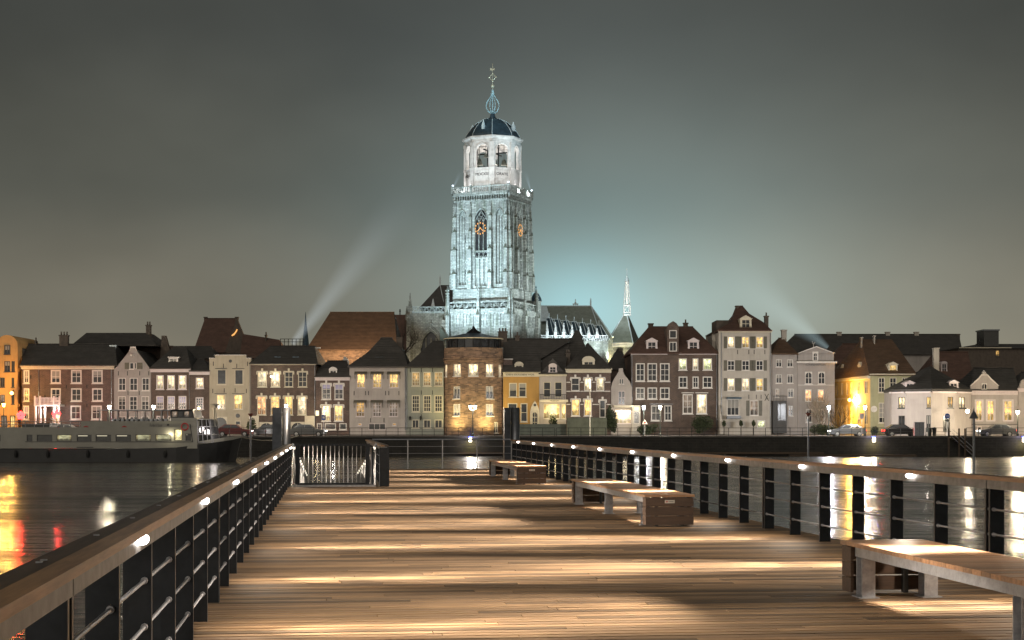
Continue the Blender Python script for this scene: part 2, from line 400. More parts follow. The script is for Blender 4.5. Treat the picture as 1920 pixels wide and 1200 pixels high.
# ================================================================ JETTY (own frame: x = across, y = along)
AL = math.atan(348 / F)
ca, sa = math.cos(AL), math.sin(AL)
def jl(u, v, z=0.0): return (u*ca - v*sa, u*sa + v*ca, z)
m['deckwood'] = None
t = MT('grooved_hardwood_deck')
geo = t.n('ShaderNodeNewGeometry')
g1 = t.noise(t.co(scale=(.5, 9, 9)), 3, 6, .7); g2 = t.noise(t.co(scale=(1, 1, 1)), .8, 4)
col = t.ramp(g1, [(.2, (.11, .068, .036)), (.5, (.27, .172, .095)), (.8, (.41, .275, .165))])
col = t.mix(1, col, t.ramp(geo.outputs['Random Per Island'], [(0, (.34,)*3), (.5, (.9, .88, .85)), (1, (1.5, 1.45, 1.35))]), 'MULTIPLY')
col = t.mix(1, col, t.ramp(g2, [(.3, (.8, .8, .8)), (.65, (1.1, 1.1, 1.1))]), 'MULTIPLY')
w = t.n('ShaderNodeTexWave', wave_type='BANDS', bands_direction='Y'); w.inputs['Scale'].default_value = .3183*2*math.pi/(.029*20)*1.0
w.inputs['Scale'].default_value = 1/.029/ (20/(2*math.pi)) ; t.l(t.co(), w.inputs['Vector'])
groove = t.ramp(w.outputs[1], [(0, (.45,)*3), (.35, (1,)*3)])
t.base(t.mix(1, col, groove, 'MULTIPLY'))
t.bump(t.math('ADD', w.outputs[1], t.math('MULTIPLY', g1, .5)), .5, .006)
t.l(t.ramp(g1, [(.2, (.50,)*3), (.8, (.72,)*3)]), t.b.inputs['Roughness'])
m['deckwood'] = t.p(.42)
deck = MB(); rr = random.Random(3)
v0 = 1.0
i = 0
while v0 < 59.9:
    xl, xr = (-1.22, 7.25) if v0 < 42.6 else (1.62, 7.25)
    cuts = [xl]; x = xl + rr.uniform(1.2, 3.4)
    while x < xr - .8: cuts.append(x); x += rr.uniform(2.4, 3.6)
    cuts.append(xr)
    for a0, a1 in zip(cuts, cuts[1:]): deck.box(a0+.004, a1-.004, v0, v0+.130, -.035+rr.uniform(-.002, 0), 0+rr.uniform(-.0025, .0))
    v0 += .164; i += 1
o = deck.build('jetty_deck', m['deckwood']); o.rotation_euler = (0, 0, AL); tag(o, kind='structure')
m['steel'] = plain('dark_painted_steel', (.022, .025, .030), .38, .6, .3, 6, .05)
m['steelgrey'] = plain('grey_brushed_steel', (.22, .23, .25), .35, .8, .2, 10, .05)
m['galv'] = plain('galvanised_steel', (.36, .36, .38), .45, .55, .25, 14, .1)
o = MB().box(-1.18, 7.2, .6, 42.4, -.95, -.06).box(1.66, 7.2, 42.41, 60.0, -.94, -.061).build('jetty_hull', m['steel']); o.rotation_euler = (0, 0, AL)
tag(o, kind='structure')

m['railwood'] = wood('handrail_wood', (.32, .18, .088), .45, 1, stretch=(8, .6, 8))
m['railwooddark'] = wood('dark_handrail_plank', (.085, .06, .045), .55, 1, stretch=(8, .6, 8))
SEC = 8.6; BAY = 1.4333
ORD = ['first', 'second', 'third', 'fourth', 'fifth', 'sixth', 'seventh', 'eighth']
def rail_section(side, L=SEC, lights=(2.15, 6.45), power=52):
    """side +1: posts outward to +x (right rail), -1: left rail"""
    e = empty('railing_section', (0, 0, 0))
    s = side
    def bx(mb, a, b, *r): return mb.box(min(a*s, b*s), max(a*s, b*s), *r)
    MB_ = MB(); bx(MB_, -.06, .045, 0, L, 1.058, 1.10); MB_.build('handrail', m['railwood'], e)
    k = MB(); bx(k, .05, .155, 0, L, 1.056, 1.098); k.build('outer_handrail_plank', m['railwooddark'], e)
    k = MB(); bx(k, -.012, .11, .01, L-.01, 1.030, 1.0555); bx(k, -.014, -.002, .01, L-.01, .965, 1.0300); k.build('rail_beam', m['railsteel'], e)
    n = max(1, round(L / BAY)); step = (L - .10)/n
    for j in range(n+1):
        y = .05 + j*step
        q = MB(); bx(q, 0.004, .155, y-.008, y+.008, -.03, 1.029); bx(q, -.004, .004, y-.020, y+.020, -.03, .9645)
        p = q.build('post', m['steel'], e)
        q = MB(); q.tube((.10*s, y-.03, 1.1005), (.10*s, y-.03, 1.106), .014, n=8)
        q.build('bolt', m['galv'], p)
    for z in (.75, .49, .23):
        q = MB(); q.tube((.035*s, .02, z), (.035*s, L-.02, z), .0115, n=8)
        for j in range(n+1):
            y = .05 + j*step
            q.tube((.035*s, y+.01, z), (.035*s, y+.05, z), .02, n=8); q.tube((.035*s, y-.05, z), (.035*s, y-.01, z), .02, n=8)
        q.build('rod', m['galv'], e)
    for y in lights:
        q = MB(Matrix.Translation((-.035*s, y, 1.030)) @ Matrix.Diagonal((.032, .115, .028, 1))).ball((0, 0, 0), 1, 16)
        f = q.build('led_light', m['led'], e)
        if power:
            for pw_, el_, sz_, lat in (((1.3, 34, 70, .66), (5.2, 18, 40, 1.15), (14.0, 11.0, 22, 1.9)) if s > 0 else ((1.1, 34, 70, .62), (3.2, 19, 40, 1.0), (2.4, 12, 22, 1.6))):
                l = light('SPOT', (-.08*s, y, .985), power*pw_, (1, .87, .72), e, .09, spot_size=R(sz_), spot_blend=1)
                d = Vector((-s*1.0, 0, -math.tan(R(el_)))); l.rotation_euler = d.to_track_quat('-Z', 'Y').to_euler(); l.scale = (lat, 1, 1)
            l2 = light('SPOT', (-.08*s, y, .985), power*.30, (1, .84, .66), e, .06, spot_size=R(165), spot_blend=1)
            l2.rotation_euler = Vector((-s*1.0, 0, -.45)).to_track_quat('-Z', 'Y').to_euler()
    return e
def place(e, u, v, rz=0.0, z=0): e.location = jl(u, v, z); e.rotation_euler = (0, 0, AL + rz); return e
firstR = rail_section(1, power=480)
for i in range(6):
    e = firstR if i == 0 else copy_tree(firstR)
    place(e, 6.84, 7.38 + SEC*i)
    e['category'] = 'railing'; e['group'] = 'railing sections with wooden handrails along the jetty'
    e['label'] = ['nearest section of right jetty railing, beside the nearest slatted bench', 'second section of right jetty railing, its two lights beyond the nearest bench',
                  'third section of right jetty railing, beside the middle bench', 'fourth section of right jetty railing, just beyond the middle bench',
                  'fifth section of right jetty railing, beside the farthest bench', 'farthest section of right jetty railing, ending at the right mooring pile'][i]
firstL = rail_section(-1, power=480)
for i in range(5):
    e = firstL if i == 0 else copy_tree(firstL)
    place(e, -.98, -2.3 + SEC*i)
    e['category'] = 'railing'; e['group'] = 'railing sections with wooden handrails along the jetty'
    e['label'] = ['nearest section of left jetty railing, cut off by the picture corner', 'second section of left jetty railing, with the large bright light under its rail',
                  'third section of left jetty railing, midway along the deck', 'fourth section of left jetty railing, farther along the deck',
                  'fifth section of left jetty railing, ending level with the gate'][i]
e = place(rail_section(-1, 5.0, (2.2,), 480), -.98, 40.7)
tag(e, 'short last section of left jetty railing, beside the gangway and left pile', 'railing', 'railing sections with wooden handrails along the jetty')
# short rail beside the gangway well
e = place(rail_section(1, 17.0, (), 0), 1.50, 42.9)
tag(e, 'railing between the gangway and the deck, ending in a dark steel box', 'railing')
b = MB().box(-.10, .16, -.25, -.02, 0, 1.03)
for z in (.2, .5, .8): b.tube((.12, -.26, z), (.12, -.25, z), .02, n=8)
b.build('end_box', m['steel'], e)
b = MB(); b.box(-.30, -.24, .1, .7, 0, 1.03); b.box(-.30, -.24, 1.1, 1.5, 0, 1.03); b.tube((-.27, .35, 1.0), (-.2, 3.0, .55), .03); b.tube((-.2, 0.3, .9), (-.2, .35, .05), .02)
b.build('hinge_frame', m['steel'], e)

# thin far railing
e = empty('end_railing', jl(1.7, 59.85), AL, 'thin steel railing with three wires across the far jetty end', 'railing')
for k in range(5):
    MB().tube((k*1.30+.02, 0, 0), (k*1.30+.02, 0, 1.08), .022, n=8).build('post', m['galv'], e)
for z in (.30, .58, .84): MB().tube((0, 0, z), (5.2, 0, z), .009).build('wire', m['galv'], e)
MB().tube((0, 0, 1.1), (5.2, 0, 1.1), .028, n=8).build('top_rail', m['steelgrey'], e)

# gangway with rope-light handrails + gate
g = empty('gangway', jl(.12, 43.0), AL, 'sloping grated gangway running down from the jetty toward the river', 'gangway')
q = MB().add([(-.9,0,-.02),(1.15,0,-.02),(1.05,21,-1.45),(-.85,21,-1.45),(-.9,0,-.12),(1.15,0,-.12),(1.05,21,-1.55),(-.85,21,-1.55)],
             [(0,1,2,3),(7,6,5,4),(0,4,5,1),(1,5,6,2),(2,6,7,3),(3,7,4,0)]); q.build('walkway', m['steelgrey'], g)
for sx, nx in ((-1.0, -.90), (1.20, 1.08)):
    r = MB().tube((sx, 0, 1.12), (nx, 21, -.33), .03, n=8).build('handrail', m['galv'], g)
    bl = MB()
    for k in range(11):
        f = (k+.5)/11; bl.ball((sx+(nx-sx)*f, 21*f, 1.08-1.45*f), .045)
    bl.build('light_string', emit('gangway_light', (1, .88, .7), 2.0), r)
    for k in range(22):
        f = k/21
        MB().tube((sx+(nx-sx)*f, 21*f, 1.10-1.45*f), (sx*.96+(nx-sx)*f, 21*f, -.02-1.45*f), .012).build('baluster', m['railsteel'], g)
gt = empty('gate', jl(-.80, 42.72), AL, 'barred steel gate closing the gangway at the deck edge', 'gate')
q = MB().box(-.02, .10, 0, .05, 0, 1.14).box(1.83, 1.95, 0, .05, 0, 1.14).box(.101, 1.829, .005, .045, .04, .10).box(.101, 1.829, .005, .045, 1.08, 1.14)
q.build('gate_frame', m['steel'], gt)
for k in range(14): MB().tube((.22+k*.115, .025, .09), (.22+k*.115, .025, 1.09), .011).build('bar', m['railsteel'], gt)
MB().box(-.1, 2.1, -.16, -.03, .001, .05).build('threshold', m['galv'], gt)
fl = empty('landing_pontoon', jl(.1, 66.5, ZW), AL, 'low floating landing below the end of the gangway', 'pontoon')
MB().box(-1.6, 1.6, -1.5, 6, -.5, .22).build('deck', m['steelgrey'], fl)
MB().box(-.6, .6, 3, 3.25, .221, .62).box(.75, .9, 3, 3.2, .221, .75).build('bollard_rail', m['steel'], fl)
# piles
pm = plain('rust_dark_steel_pile', (.055, .06, .07), .32, .8, .5, 1.5, .15)
for u, v, lb, s in ((-1.7, 61.0, 'pair of dark mooring piles behind the left jetty railing', -1), (7.05, 60.9, 'pair of dark mooring piles at the end of right jetty railing', 1)):
    e = empty('mooring_pile', jl(u, v, ZW-1), AL, lb, 'mooring pile', 'steel mooring piles at the jetty end')
    top = 2.31 - (ZW-1)
    if s > 0: MB().tube((.14, 0, 0), (.14, 0, top), .17, n=20).build('tube', m['steelgrey'], e, True); MB().box(-.30, -.06, -.2, .2, 1.8, top-.01).build('beam', pm, e)
    else: MB().tube((.20, 0, 0), (.20, 0, top), .15, n=20).build('tube', m['steelgrey'], e, True); MB().box(-.32, .03, -.2, .2, 0, top-.01).build('beam', pm, e)
    MB().box(-.34, .38, -.26, -.20, 1.0, 1.12).build('clamp', m['steel'], e)
light('POINT', jl(-1.35, 60.6, 2.45), 60, (1, .8, .6), None, .08)

# benches
m['bench'] = wood('bench_hardwood', (.36, .20, .105), .42, 1, stretch=(.7, 8, 8))
m['benchdark'] = wood('bench_dark_planks', (.075, .042, .025), .55, 1, stretch=(.7, 8, 8))
m['plate'] = plain('white_enamel_plate', (.6, .55, .48), .4)
m['red'] = plain('red_enamel', (.45, .03, .03), .4)
def bench(L=7.8):
    e = empty('bench', (0, 0, 0)); Wd = .78
    q = MB(); n = 44; p = L/n
    for k in range(n): q.box(-.02, Wd+.02, k*p+.004, (k+1)*p-.004, .472+rr.uniform(0, .002), .512+rr.uniform(-.002, .002))
    q.build('seat', m['bench'], e)
    for x in (.035, Wd-.095):
        q = MB().box(x, x+.012, .28, L-.28, .375, .471).box(x, x+.06, .28, L-.28, .462, .4705)
        q.build('side_beam', m['galv'], e)
    for y in (.36, L/2-.1, L-.52):
        for x in (.02, Wd-.15):
            q = MB().box(x, x+.13, y, y+.012, .012, .374).box(x+.055, x+.067, y+.0121, y+.15, .012, .374).box(x, x+.13, y+.1501, y+.162, .012, .374)
            q.box(x-.03, x+.16, y-.04, y+.20, .001, .0115)
            q.tube((x+.03, y-.005, .30), (x+.03, y+.0, .30), .012, n=8); q.tube((x+.03, y-.005, .10), (x+.03, y, .10), .012, n=8)
            q.build('leg', m['galv'], e)
    for y0, y1, ins in ((0, .035, 1), (L-.035, L, -1)):
        for z0 in (.028, .175, .322):
            q = MB().box(0, Wd, y0, y1, z0, z0+.138)
            a, b2 = (y1+.001, y1+.22) if ins > 0 else (y0-.22, y0-.001)
            q.box(.0, .028, a, b2, z0, z0+.138); q.box(Wd-.028, Wd, a, b2, z0, z0+.138)
            q.build('end_plank', m['benchdark'], e)
        q = MB()
        yy = y1+.002 if ins > 0 else y0-.062
        for x in (.16, Wd-.20): MB().box(x, x+.05, yy, yy+.06, .005, .46).build('corner_post', m['framedark'], e)
    pl = MB().box(.31, .47, -.006, -.001, .375, .425).build('name_plate', m['plate'], e)
    MB().box(.33, .355, -.009, -.0065, .39, .412).build('logo', m['red'], pl)
    MB().box(.37, .45, -.009, -.0065, .397, .405).build('lettering', m['framedark'], pl)
    return e
bn = bench()
for k, (u, v, lb) in enumerate(((4.97, 7.25, 'nearest slatted bench, cut off by the picture edge, its steel beam showing'),
                               (5.08, 25.2, 'middle slatted bench whose whole plank end with white plate shows'),
                               (5.22, 43.6, 'farthest and smallest slatted bench near the jetty end'))):
    e = bn if k == 0 else copy_tree(bn)
    place(e, u, v); tag(e, lb, 'bench', 'slatted wooden benches on the jetty')

# ================================================================ HOUSES ALONG THE QUAY
HG = 'houses along the quay'
class House:
    def __init__(s, name, label, cat, x0, x1, Y=YF, yb=None, group=HG):
        s.Y = Y; s.x0, s.x1 = x0, x1; s.rx = wx((x0+x1)/2, Y)
        s.e = empty(name, (s.rx, Y, ZS+.005), 0, label, cat, group)
        s.zb = ZS+.005; s.k = Y/F
    def X(s, x, dy=0): return wx(x, s.Y+dy) - s.rx
    def Z(s, y, dy=0): return wz(y, s.Y+dy) - s.zb
    def wall(s, ytop, mat, D=9.0, arches=(), extra=None, name='wall', x0=None, x1=None, th=.30, dy=0):
        """front wall with real openings for s.wins, plain sides and back"""
        x0 = s.x0 if x0 is None else x0; x1 = s.x1 if x1 is None else x1
        xa, xb = s.X(x0), s.X(x1); zt = s.Z(ytop); q = MB()
        W_ = [w for w in s.wins if x0 <= (w[0]+w[2])/2 <= x1 and w[1] > ytop]
        xs = sorted({xa, xb} | {max(xa+.01, min(xb-.01, s.X(w[i]))) for w in W_ for i in (0, 2)})
        zs = sorted({0.0, zt} | {max(0.02, min(zt-.02, s.Z(w[i]))) for w in W_ for i in (1, 3)})
        ops = [(s.X(w[0]), s.X(w[2]), s.Z(w[3]), s.Z(w[1])) for w in W_]
        for c0, c1 in zip(zs, zs[1:]):
            run = None
            for a, b in zip(xs, xs[1:]):
                mx, mz = (a+b)/2, (c0+c1)/2
                hole = any(o[0] < mx < o[1] and o[2] < mz < o[3] for o in ops)
                if hole:
                    if run: q.box(run[0], run[1], dy, dy+th, c0, c1); run = None
                else: run = (run[0], b) if run else (a, b)
            if run: q.box(run[0], run[1], dy, dy+th, c0, c1)
        q.box(xa, xa+.3, dy+th, D, 0, zt).box(xb-.3, xb, dy+th, D, 0, zt).box(xa+.3, xb-.3, D-.3, D, 0, zt)
        if extra: extra(q)
        s.w = q.build(name, mat, s.e); return s.w
    wins = ()
    def dress(s, frame='trim', bw=.10, grid=None):
        for w in s.wins:
            x0, y0, x1, y1, kind = w[:5]; o = w[5] if len(w) > 5 else {}
            s.window(x0, y0, x1, y1, kind, o.get('grid', grid or (2, 3)), o.get('frame', frame), o.get('bw', bw), **{k: v for k, v in o.items() if k not in ('grid', 'frame', 'bw')})
    def window(s, x0, y0, x1, y1, kind, grid=(2, 3), frame='trim', bw=.10, sill=True, arch=False, key=False, dy=0, mun=.055, split=None, trim=0, name='window', par=None, hood=False):
        a, b, c, d = s.X(x0, dy)+.002, s.X(x1, dy)-.002, s.Z(y1, dy)+.002, s.Z(y0, dy)-.002
        q = MB(); f0, f1 = dy+.02, dy+.13
        if trim:
            q.box(a-trim, a-.001, dy-.05, dy-.002, c, d+trim).box(b+.001, b+trim, dy-.05, dy-.002, c, d+trim).box(a-.0005, b+.0005, dy-.05, dy-.002, d+.001, d+trim)
        q.box(a, a+bw, f0, f1, c, d).box(b-bw, b, f0, f1, c, d).box(a+bw, b-bw, f0, f1, c, c+bw).box(a+bw, b-bw, f0, f1, d-bw, d)
        nx, ny = grid; W2 = b-a-2*bw; H2 = d-c-2*bw; mu = mun
        for i in range(1, nx):
            x = a+bw+W2*i/nx; q.box(x-mu/2, x+mu/2, f0+.03, f1-.01, c+bw, d-bw)
        for j in range(1, ny):
            z = c+bw+H2*j/ny; hh = mu/2*(1.5 if (split and j == split) else 1); q.box(a+bw, b-bw, f0+.035, f1-.015, z-hh, z+hh)
        if sill: q.box(a-.08, b+.08, dy-.10, dy+.018, c-.09, c-.004)
        if arch:
            q.arch(a+bw*.2, b-bw*.2, d-(b-a)/2-.02, d-.001, a+bw, b-bw, d-(b-a)/2-.02, dy-.02, f0-.002)
        if key:
            cx = (a+b)/2; q.box(cx-.12, cx+.12, dy-.10, dy-.003, d+.10, d+.42); q.box(a-.12, b+.12, dy-.08, dy-.004, d+.004, d+.098)
            q.box(a-.16, a-.02, dy-.09, dy-.005, d-.35, d-.005).box(b+.02, b+.16, dy-.09, dy-.005, d-.35, d-.005)
        if hood: q.box(a-.15, b+.15, dy-.15, dy-.003, d+.12, d+.22)
        wo_ = q.build(name, m[frame], par or s.e)
        MB().box(a+bw*.5, b-bw*.5, dy+.105, dy+.125, c+bw*.5, d-bw*.5).build('pane', m[kind], wo_)
        return wo_
    def box(s, name, mat, x0, x1, y0, y1, d0, d1, par=None, ref=0):
        return MB().box(s.X(x0, ref), s.X(x1, ref), d0, d1, s.Z(y1, ref), s.Z(y0, ref)).build(name, m[mat] if isinstance(mat, str) else mat, par or s.e)
    def cornice(s, y0, y1, mat='trim', x0=None, x1=None, out=.28, name='cornice'):
        x0 = s.x0 if x0 is None else x0; x1 = s.x1 if x1 is None else x1
        a, b = s.X(x0), s.X(x1); c, d = s.Z(y1), s.Z(y0)
        q = MB().box(a-.08, b+.08, -out*.55, -.002, c, c+(d-c)*.62).box(a-.16, b+.16, -out, .01, c+(d-c)*.62+.001, d+.002)
        if d-c > .55:
            n = int((b-a)/.45)
            for i in range(n): q.box(a+(i+.3)*(b-a)/n, a+(i+.6)*(b-a)/n, -out*.9, -out*.55-.001, c+(d-c)*.40, c+(d-c)*.60)
        return q.build(name, m[mat], s.e)
    def roof(s, tiers, D=9.0, mat='rooftile', name='roof', par=None):
        """tiers: (x0, x1, y, inset): front edge at depth inset, back edge at D-inset; y measured at the front edge"""
        q = MB(); R_ = []
        for x0, x1, y, i in tiers: R_.append((s.X(x0, i), s.X(x1, i), i, max(i+.02, D-i), s.Z(y, i)))
        for A, B in zip(R_, R_[1:]): q.frus(A[0], A[1], A[2], A[3], A[4], B[0], B[1], B[2], B[3], B[4])
        q.box(R_[0][0], R_[0][1], R_[0][2], R_[0][3], R_[0][4]-.14, R_[0][4]-.002)
        T_ = R_[-1]; zt_ = T_[4]; ym = (T_[2]+T_[3])/2
        if T_[3]-T_[2] < 2.5: q.box(T_[0]-.05, T_[1]+.05, ym-.14, ym+.14, zt_+.002, zt_+.10)
        q.tube((R_[0][0], R_[0][2]-.06, R_[0][4]-.05), (R_[0][1], R_[0][2]-.06, R_[0][4]-.05), .07, n=6)
        r = q.build(name, m[mat], par or s.e)
        if name == 'roof': s.r = r
        return r
    def gable(s, pts, mat, d0=0.0, d1=.35, name='gable', par=None):
        return MB().prism([(s.X(x), s.Z(y)) for x, y in pts], d0, d1).build(name, m[mat] if isinstance(mat, str) else mat, par or s.e)
    def chimney(s, x0, x1, y0, y1, dy=3.0, mat='brickchim', pots=2):
        a, b, c, d = s.X(x0, dy), s.X(x1, dy), s.Z(y1, dy), s.Z(y0, dy)
        q = MB().box(a, b, dy, dy+.7, c-.8, d-.15).box(a-.07, b+.07, dy-.07, dy+.77, d-.149, d)
        for i in range(pots):
            x = a+(b-a)*(i+.5)/pots; q.lathe(x, dy+.35, [(.11, d+.001), (.09, d+.38), (.12, d+.44)], 8)
        return q.build('chimney', m[mat], getattr(s, 'r', s.e))
    def dormer(s, x0, x1, y0, y1, kind='D', dy=.8, mat='trim', peak=True, grid=(2, 2), side='rooftile', depth=2.6, arch=False):
        a, b, c, d = s.X(x0, dy), s.X(x1, dy), s.Z(y1, dy), s.Z(y0, dy)
        h = (b-a)*.32 if peak else .12; bd = d-h if peak else d-.12
        q = MB(); t_ = (b-a)*.17
        q.box(a, a+t_, dy, dy+.2, c, bd).box(b-t_, b, dy, dy+.2, c, bd).box(a+t_, b-t_, dy, dy+.2, bd-t_*.7, bd).box(a+t_, b-t_, dy, dy+.2, c, c+t_*.5)
        q.box(a, b, dy+.2001, dy+depth, c, bd)
        q.prism([(a-.10, c), (a-.002, c), (a-.002, c+(d-c)*.35)], dy+.02, dy+.15).prism([(b+.002, c), (b+.10, c), (b+.002, c+(d-c)*.35)], dy+.02, dy+.15)
        nx, ny = grid; A, B, Z0, Z1 = a+t_, b-t_, c+t_*.5, bd-t_*.7
        for i in range(1, nx): q.box(A+(B-A)*i/nx-.025, A+(B-A)*i/nx+.025, dy+.05, dy+.1, Z0, Z1)
        for j in range(1, ny): q.box(A, B, dy+.055, dy+.095, Z0+(Z1-Z0)*j/ny-.025, Z0+(Z1-Z0)*j/ny+.025)
        if arch: q.prism([((a+b)/2+(b-a)/2*1.08*math.cos(k*math.pi/8), bd+.002+h*1.2*math.sin(k*math.pi/8)) for k in range(9)], dy-.08, dy+depth)
        elif peak: q.prism([(a-.15, bd+.002), (b+.15, bd+.002), ((a+b)/2, d)], dy-.10, dy+depth)
        else: q.box(a-.12, b+.12, dy-.12, dy+depth, bd+.002, d)
        o = q.build('dormer', m[mat], s.e)
        MB().box(A, B, dy+.12, dy+.14, Z0, Z1).build('pane', m[kind], o); return o
    def pipe(s, x, y0, y1=806): return MB().tube((s.X(x), -.07, s.Z(y1)), (s.X(x), -.07, s.Z(y0)), .05, n=8).build('downpipe', m['steelgrey'], s.e)
    def text(s, txt, x, y, h, dy=-.3, mat='framedark', xw=None, par=None):
        o, w_ = text_mesh(txt, h*s.k*1.35, m[mat]); o.parent = par or s.e
        o.location = (s.X(x), dy, s.Z(y)); o.rotation_euler = (R(90), 0, 0)
        if xw: o.scale = (xw*s.k/w_, 1, 1)
        return o
    def anchors(s, pts):
        for x, y in pts: MB().box(s.X(x)-.04, s.X(x)+.04, -.05, -.003, s.Z(y+4), s.Z(y-4)).build('wall_anchor', m['iron'], s.e)
def rows(xs, y0, y1, kinds, **o):
    if isinstance(kinds, str) and len(kinds) == 1: kinds = kinds*len(xs)
    return [(a, y0, b, y1, k, dict(o)) for (a, b), k in zip(xs, kinds)]

# --- far-left sodium-lit building with curved gable
h = House('apartment_house', 'orange lit building with rounded gable at the far left', 'building', -70, 33)
h.wins = rows([(-44,-33), (-26,-13), (8,19), (21.5,28)], 677, 697, 'CPCD', grid=(2,1)) + rows([(-44,-33), (-26,-15), (0,9), (21.5,27)], 708, 726, 'CCDD', grid=(2,1)) \
    + rows([(-44,-33), (-26,-15), (0,9), (21.5,27)], 740, 758, 'CYPD', grid=(2,1)) + rows([(-44,-30), (-22,-4), (2,13), (19,28)], 779, 806, 'YOPY', grid=(2,2), arch=True)
h.wall(650, m['orangeplaster'], 10)
gp = [(-8, 650.5), (33, 650.5)] + [(13 + 20*math.cos(k*math.pi/12)*(1.0), 648 - 20*math.sin(k*math.pi/12)) for k in range(1, 12)] + [(-8, 648)]
h.gable(gp, 'orangeplaster', 0, 10); h.dress('framedark', .08)
h.window(8, 647, 19, 664, 'C', (2, 1), 'framedark', dy=-.14, name='window')
h.roof([(-72, -8, 651, -.2), (-60, -14, 628, 4)], 10, 'roofred'); h.chimney(-52, -42, 618, 632)
h = House('balcony_block', 'narrow orange lit block with stacked balconies beside the brick hotel', 'building', 33.3, 41, 206.5)
h.wins = [(34.5, 677, 40.5, 690, 'Y'), (34.5, 708, 40, 724, 'D'), (34.5, 740, 40, 756, 'P')]
h.wall(672, m['orangeplaster'], 8); h.dress('framedark', .06, (2, 1))
for y in (690.5, 725, 757): h.box('balcony', 'orangeplaster', 32.2, 41.3, y, y+6, -1.0, -.02)
h.box('roof', 'rooftile', 31, 41.5, 653, 671.8, .3, 7.6)

# --- brick hotel with balcony porch
h = House('brick_hotel', 'long brown brick building with white porch balcony and red lights', 'building', 41.3, 213.5)
x4 = [(44, 55), (95, 114), (133, 153), (172.5, 192.5)]
h.wins = rows(x4, 693.5, 719, 'CCCC', grid=(2,2)) + rows(x4, 728, 752.5, 'CDDD', grid=(2,2)) + rows([(43.5, 54.5), (132, 152), (171, 191)], 760.5, 787, 'BDR' if 0 else ['B', 'D', 'C'], grid=(2,2)) + [(98, 767, 110, 806, 'Rr', {'grid': (1,1)})]
h.wall(692.8, m['brickred'], 10); h.dress('trim', .17)
h.cornice(684.3, 692.5, 'trimcream', out=.4)
h.roof([(38, 219, 684, -.4), (48, 216, 646, 4.6), (49, 214, 645.5, 4.9)], 10)
h.chimney(111, 127, 628, 650, 4.2, pots=3); h.chimney(65, 67, 639, 646, 4.5, pots=1)
h.roof([(134, 292, 646.8, 6), (162, 276, 624, 10)], 24, name='rear_roof'); h.chimney(273.5, 282, 609, 626, 9.5)
h.gable([(270, 700), (291, 700), (291, 650), (283, 622), (275, 622)], 'brickchim', 8.7, 9.4, 'rear_gable')
h.box('skylight', 'leadwhite', 190, 203, 644, 655, 4.1, 4.3); h.box('rear_wall', 'brickbrown', 165, 290, 640, 690, 11, 20)
h.pipe(72.5, 692); h.pipe(209, 692)
q = MB().box(h.X(73.5), h.X(121.5), -2.3, -.01, h.Z(762), h.Z(758.8))
b = q.build('balcony', m['trim'], h.e)
q = MB().box(h.X(74), h.X(121), -2.25, -2.18, h.Z(747.2), h.Z(746)).box(h.X(74), h.X(121), -2.25, -2.18, h.Z(757.8), h.Z(756.8))
for k in range(19): x = h.X(75.5+k*2.5); q.box(x-.035, x+.035, -2.245, -2.185, h.Z(756.8), h.Z(747.2))
for xx in (75, 84.5, 110.3, 121): q.box(h.X(xx)-.1, h.X(xx)+.1, -2.3, -2.1, h.Z(758.7), h.Z(743))
q.build('balustrade', m['trim'], b)
for xx in (76, 85, 93.5, 111.7, 119.8): MB().lathe(h.X(xx), -2.1, [(.16, 0), (.14, .3), (.12, h.Z(763)), (.17, h.Z(762.1))], 12).build('column', m['trim'], h.e)
sg = h.box('sign', 'plate', 98, 109, 761.5, 766.8, -.12, -.02); h.text('HOTEL', 103.5, 764.2, 3.0, -.14, 'framedark', 9, sg)
for x, y in ((58, 707), (84.5, 743), (64.5, 759), (124.5, 725), (163, 725), (163, 760)): MB().box(h.X(x)-.06, h.X(x)+.06, -.05, -.003, h.Z(y+3), h.Z(y-3)).build('wall_anchor', m['iron'], h.e)
for xx, yy, cc in ((94, 770, (1, .95, .9)), (112, 770, (1, .95, .9))): light('POINT', (h.X(xx), -2.5, h.Z(yy)), 120, cc, h.e, .1)

# --- grey neck-gabled house
h = House('gabled_house', 'grey plastered gable house with shutters near the gable top', 'house', 213.8, 283)
h.wins = rows([(222, 236), (243, 258), (266, 280)], 708.5, 732.5, 'D', grid=(2,2)) + rows([(221.5, 236), (242.5, 257.5), (265, 279.5)], 743, 769, 'CDC', grid=(2,3)) + rows([(221.5, 236), (243, 257.5), (265, 279.5)], 781, 800, 'D')
h.wall(692, m['grey'], 10); h.dress('trim', .09)
h.gable([(214, 691.9), (283, 691.9), (277, 686), (264, 668), (258, 660), (254, 654), (254, 650.5), (245, 650.5), (245, 654), (241, 660), (234, 669), (220, 686)], 'grey', 0, .4)
h.gable([(257.2, 657.8), (254.8, 653.5), (254.8, 649.8), (244.2, 649.8), (244.2, 653.5), (242, 657.8), (243.5, 657.8), (246, 652.4), (253.5, 652.4), (256, 657.8)], 'trim', -.08, -.005, 'gable_cap')
h.window(243, 680, 250.5, 692, 'D', (1, 1), 'trim', .06, dy=-.14); h.window(252, 680, 256, 692, 'D', (1, 1), 'trim', .06, dy=-.14, sill=False)
h.box('shutter', 'green', 234.2, 242, 680, 692, -.09, -.004); h.box('shutter', 'green', 257, 267, 680, 692, -.09, -.004)
h.box('hoist_beam', 'trim', 247, 251, 665, 668, -.9, -.002)
h.roof([(214.2, 282.6, 692, .42), (248.5, 250, 656, .44)], 10.5) if 0 else None
q = MB(); a, b, c = (h.X(215), h.Z(692)), (h.X(282), h.Z(692)), (h.X(249.5), h.Z(655)); q.prism([a, b, c], .41, 10.5); h.r = q.build('roof', m['rooftile'], h.e)
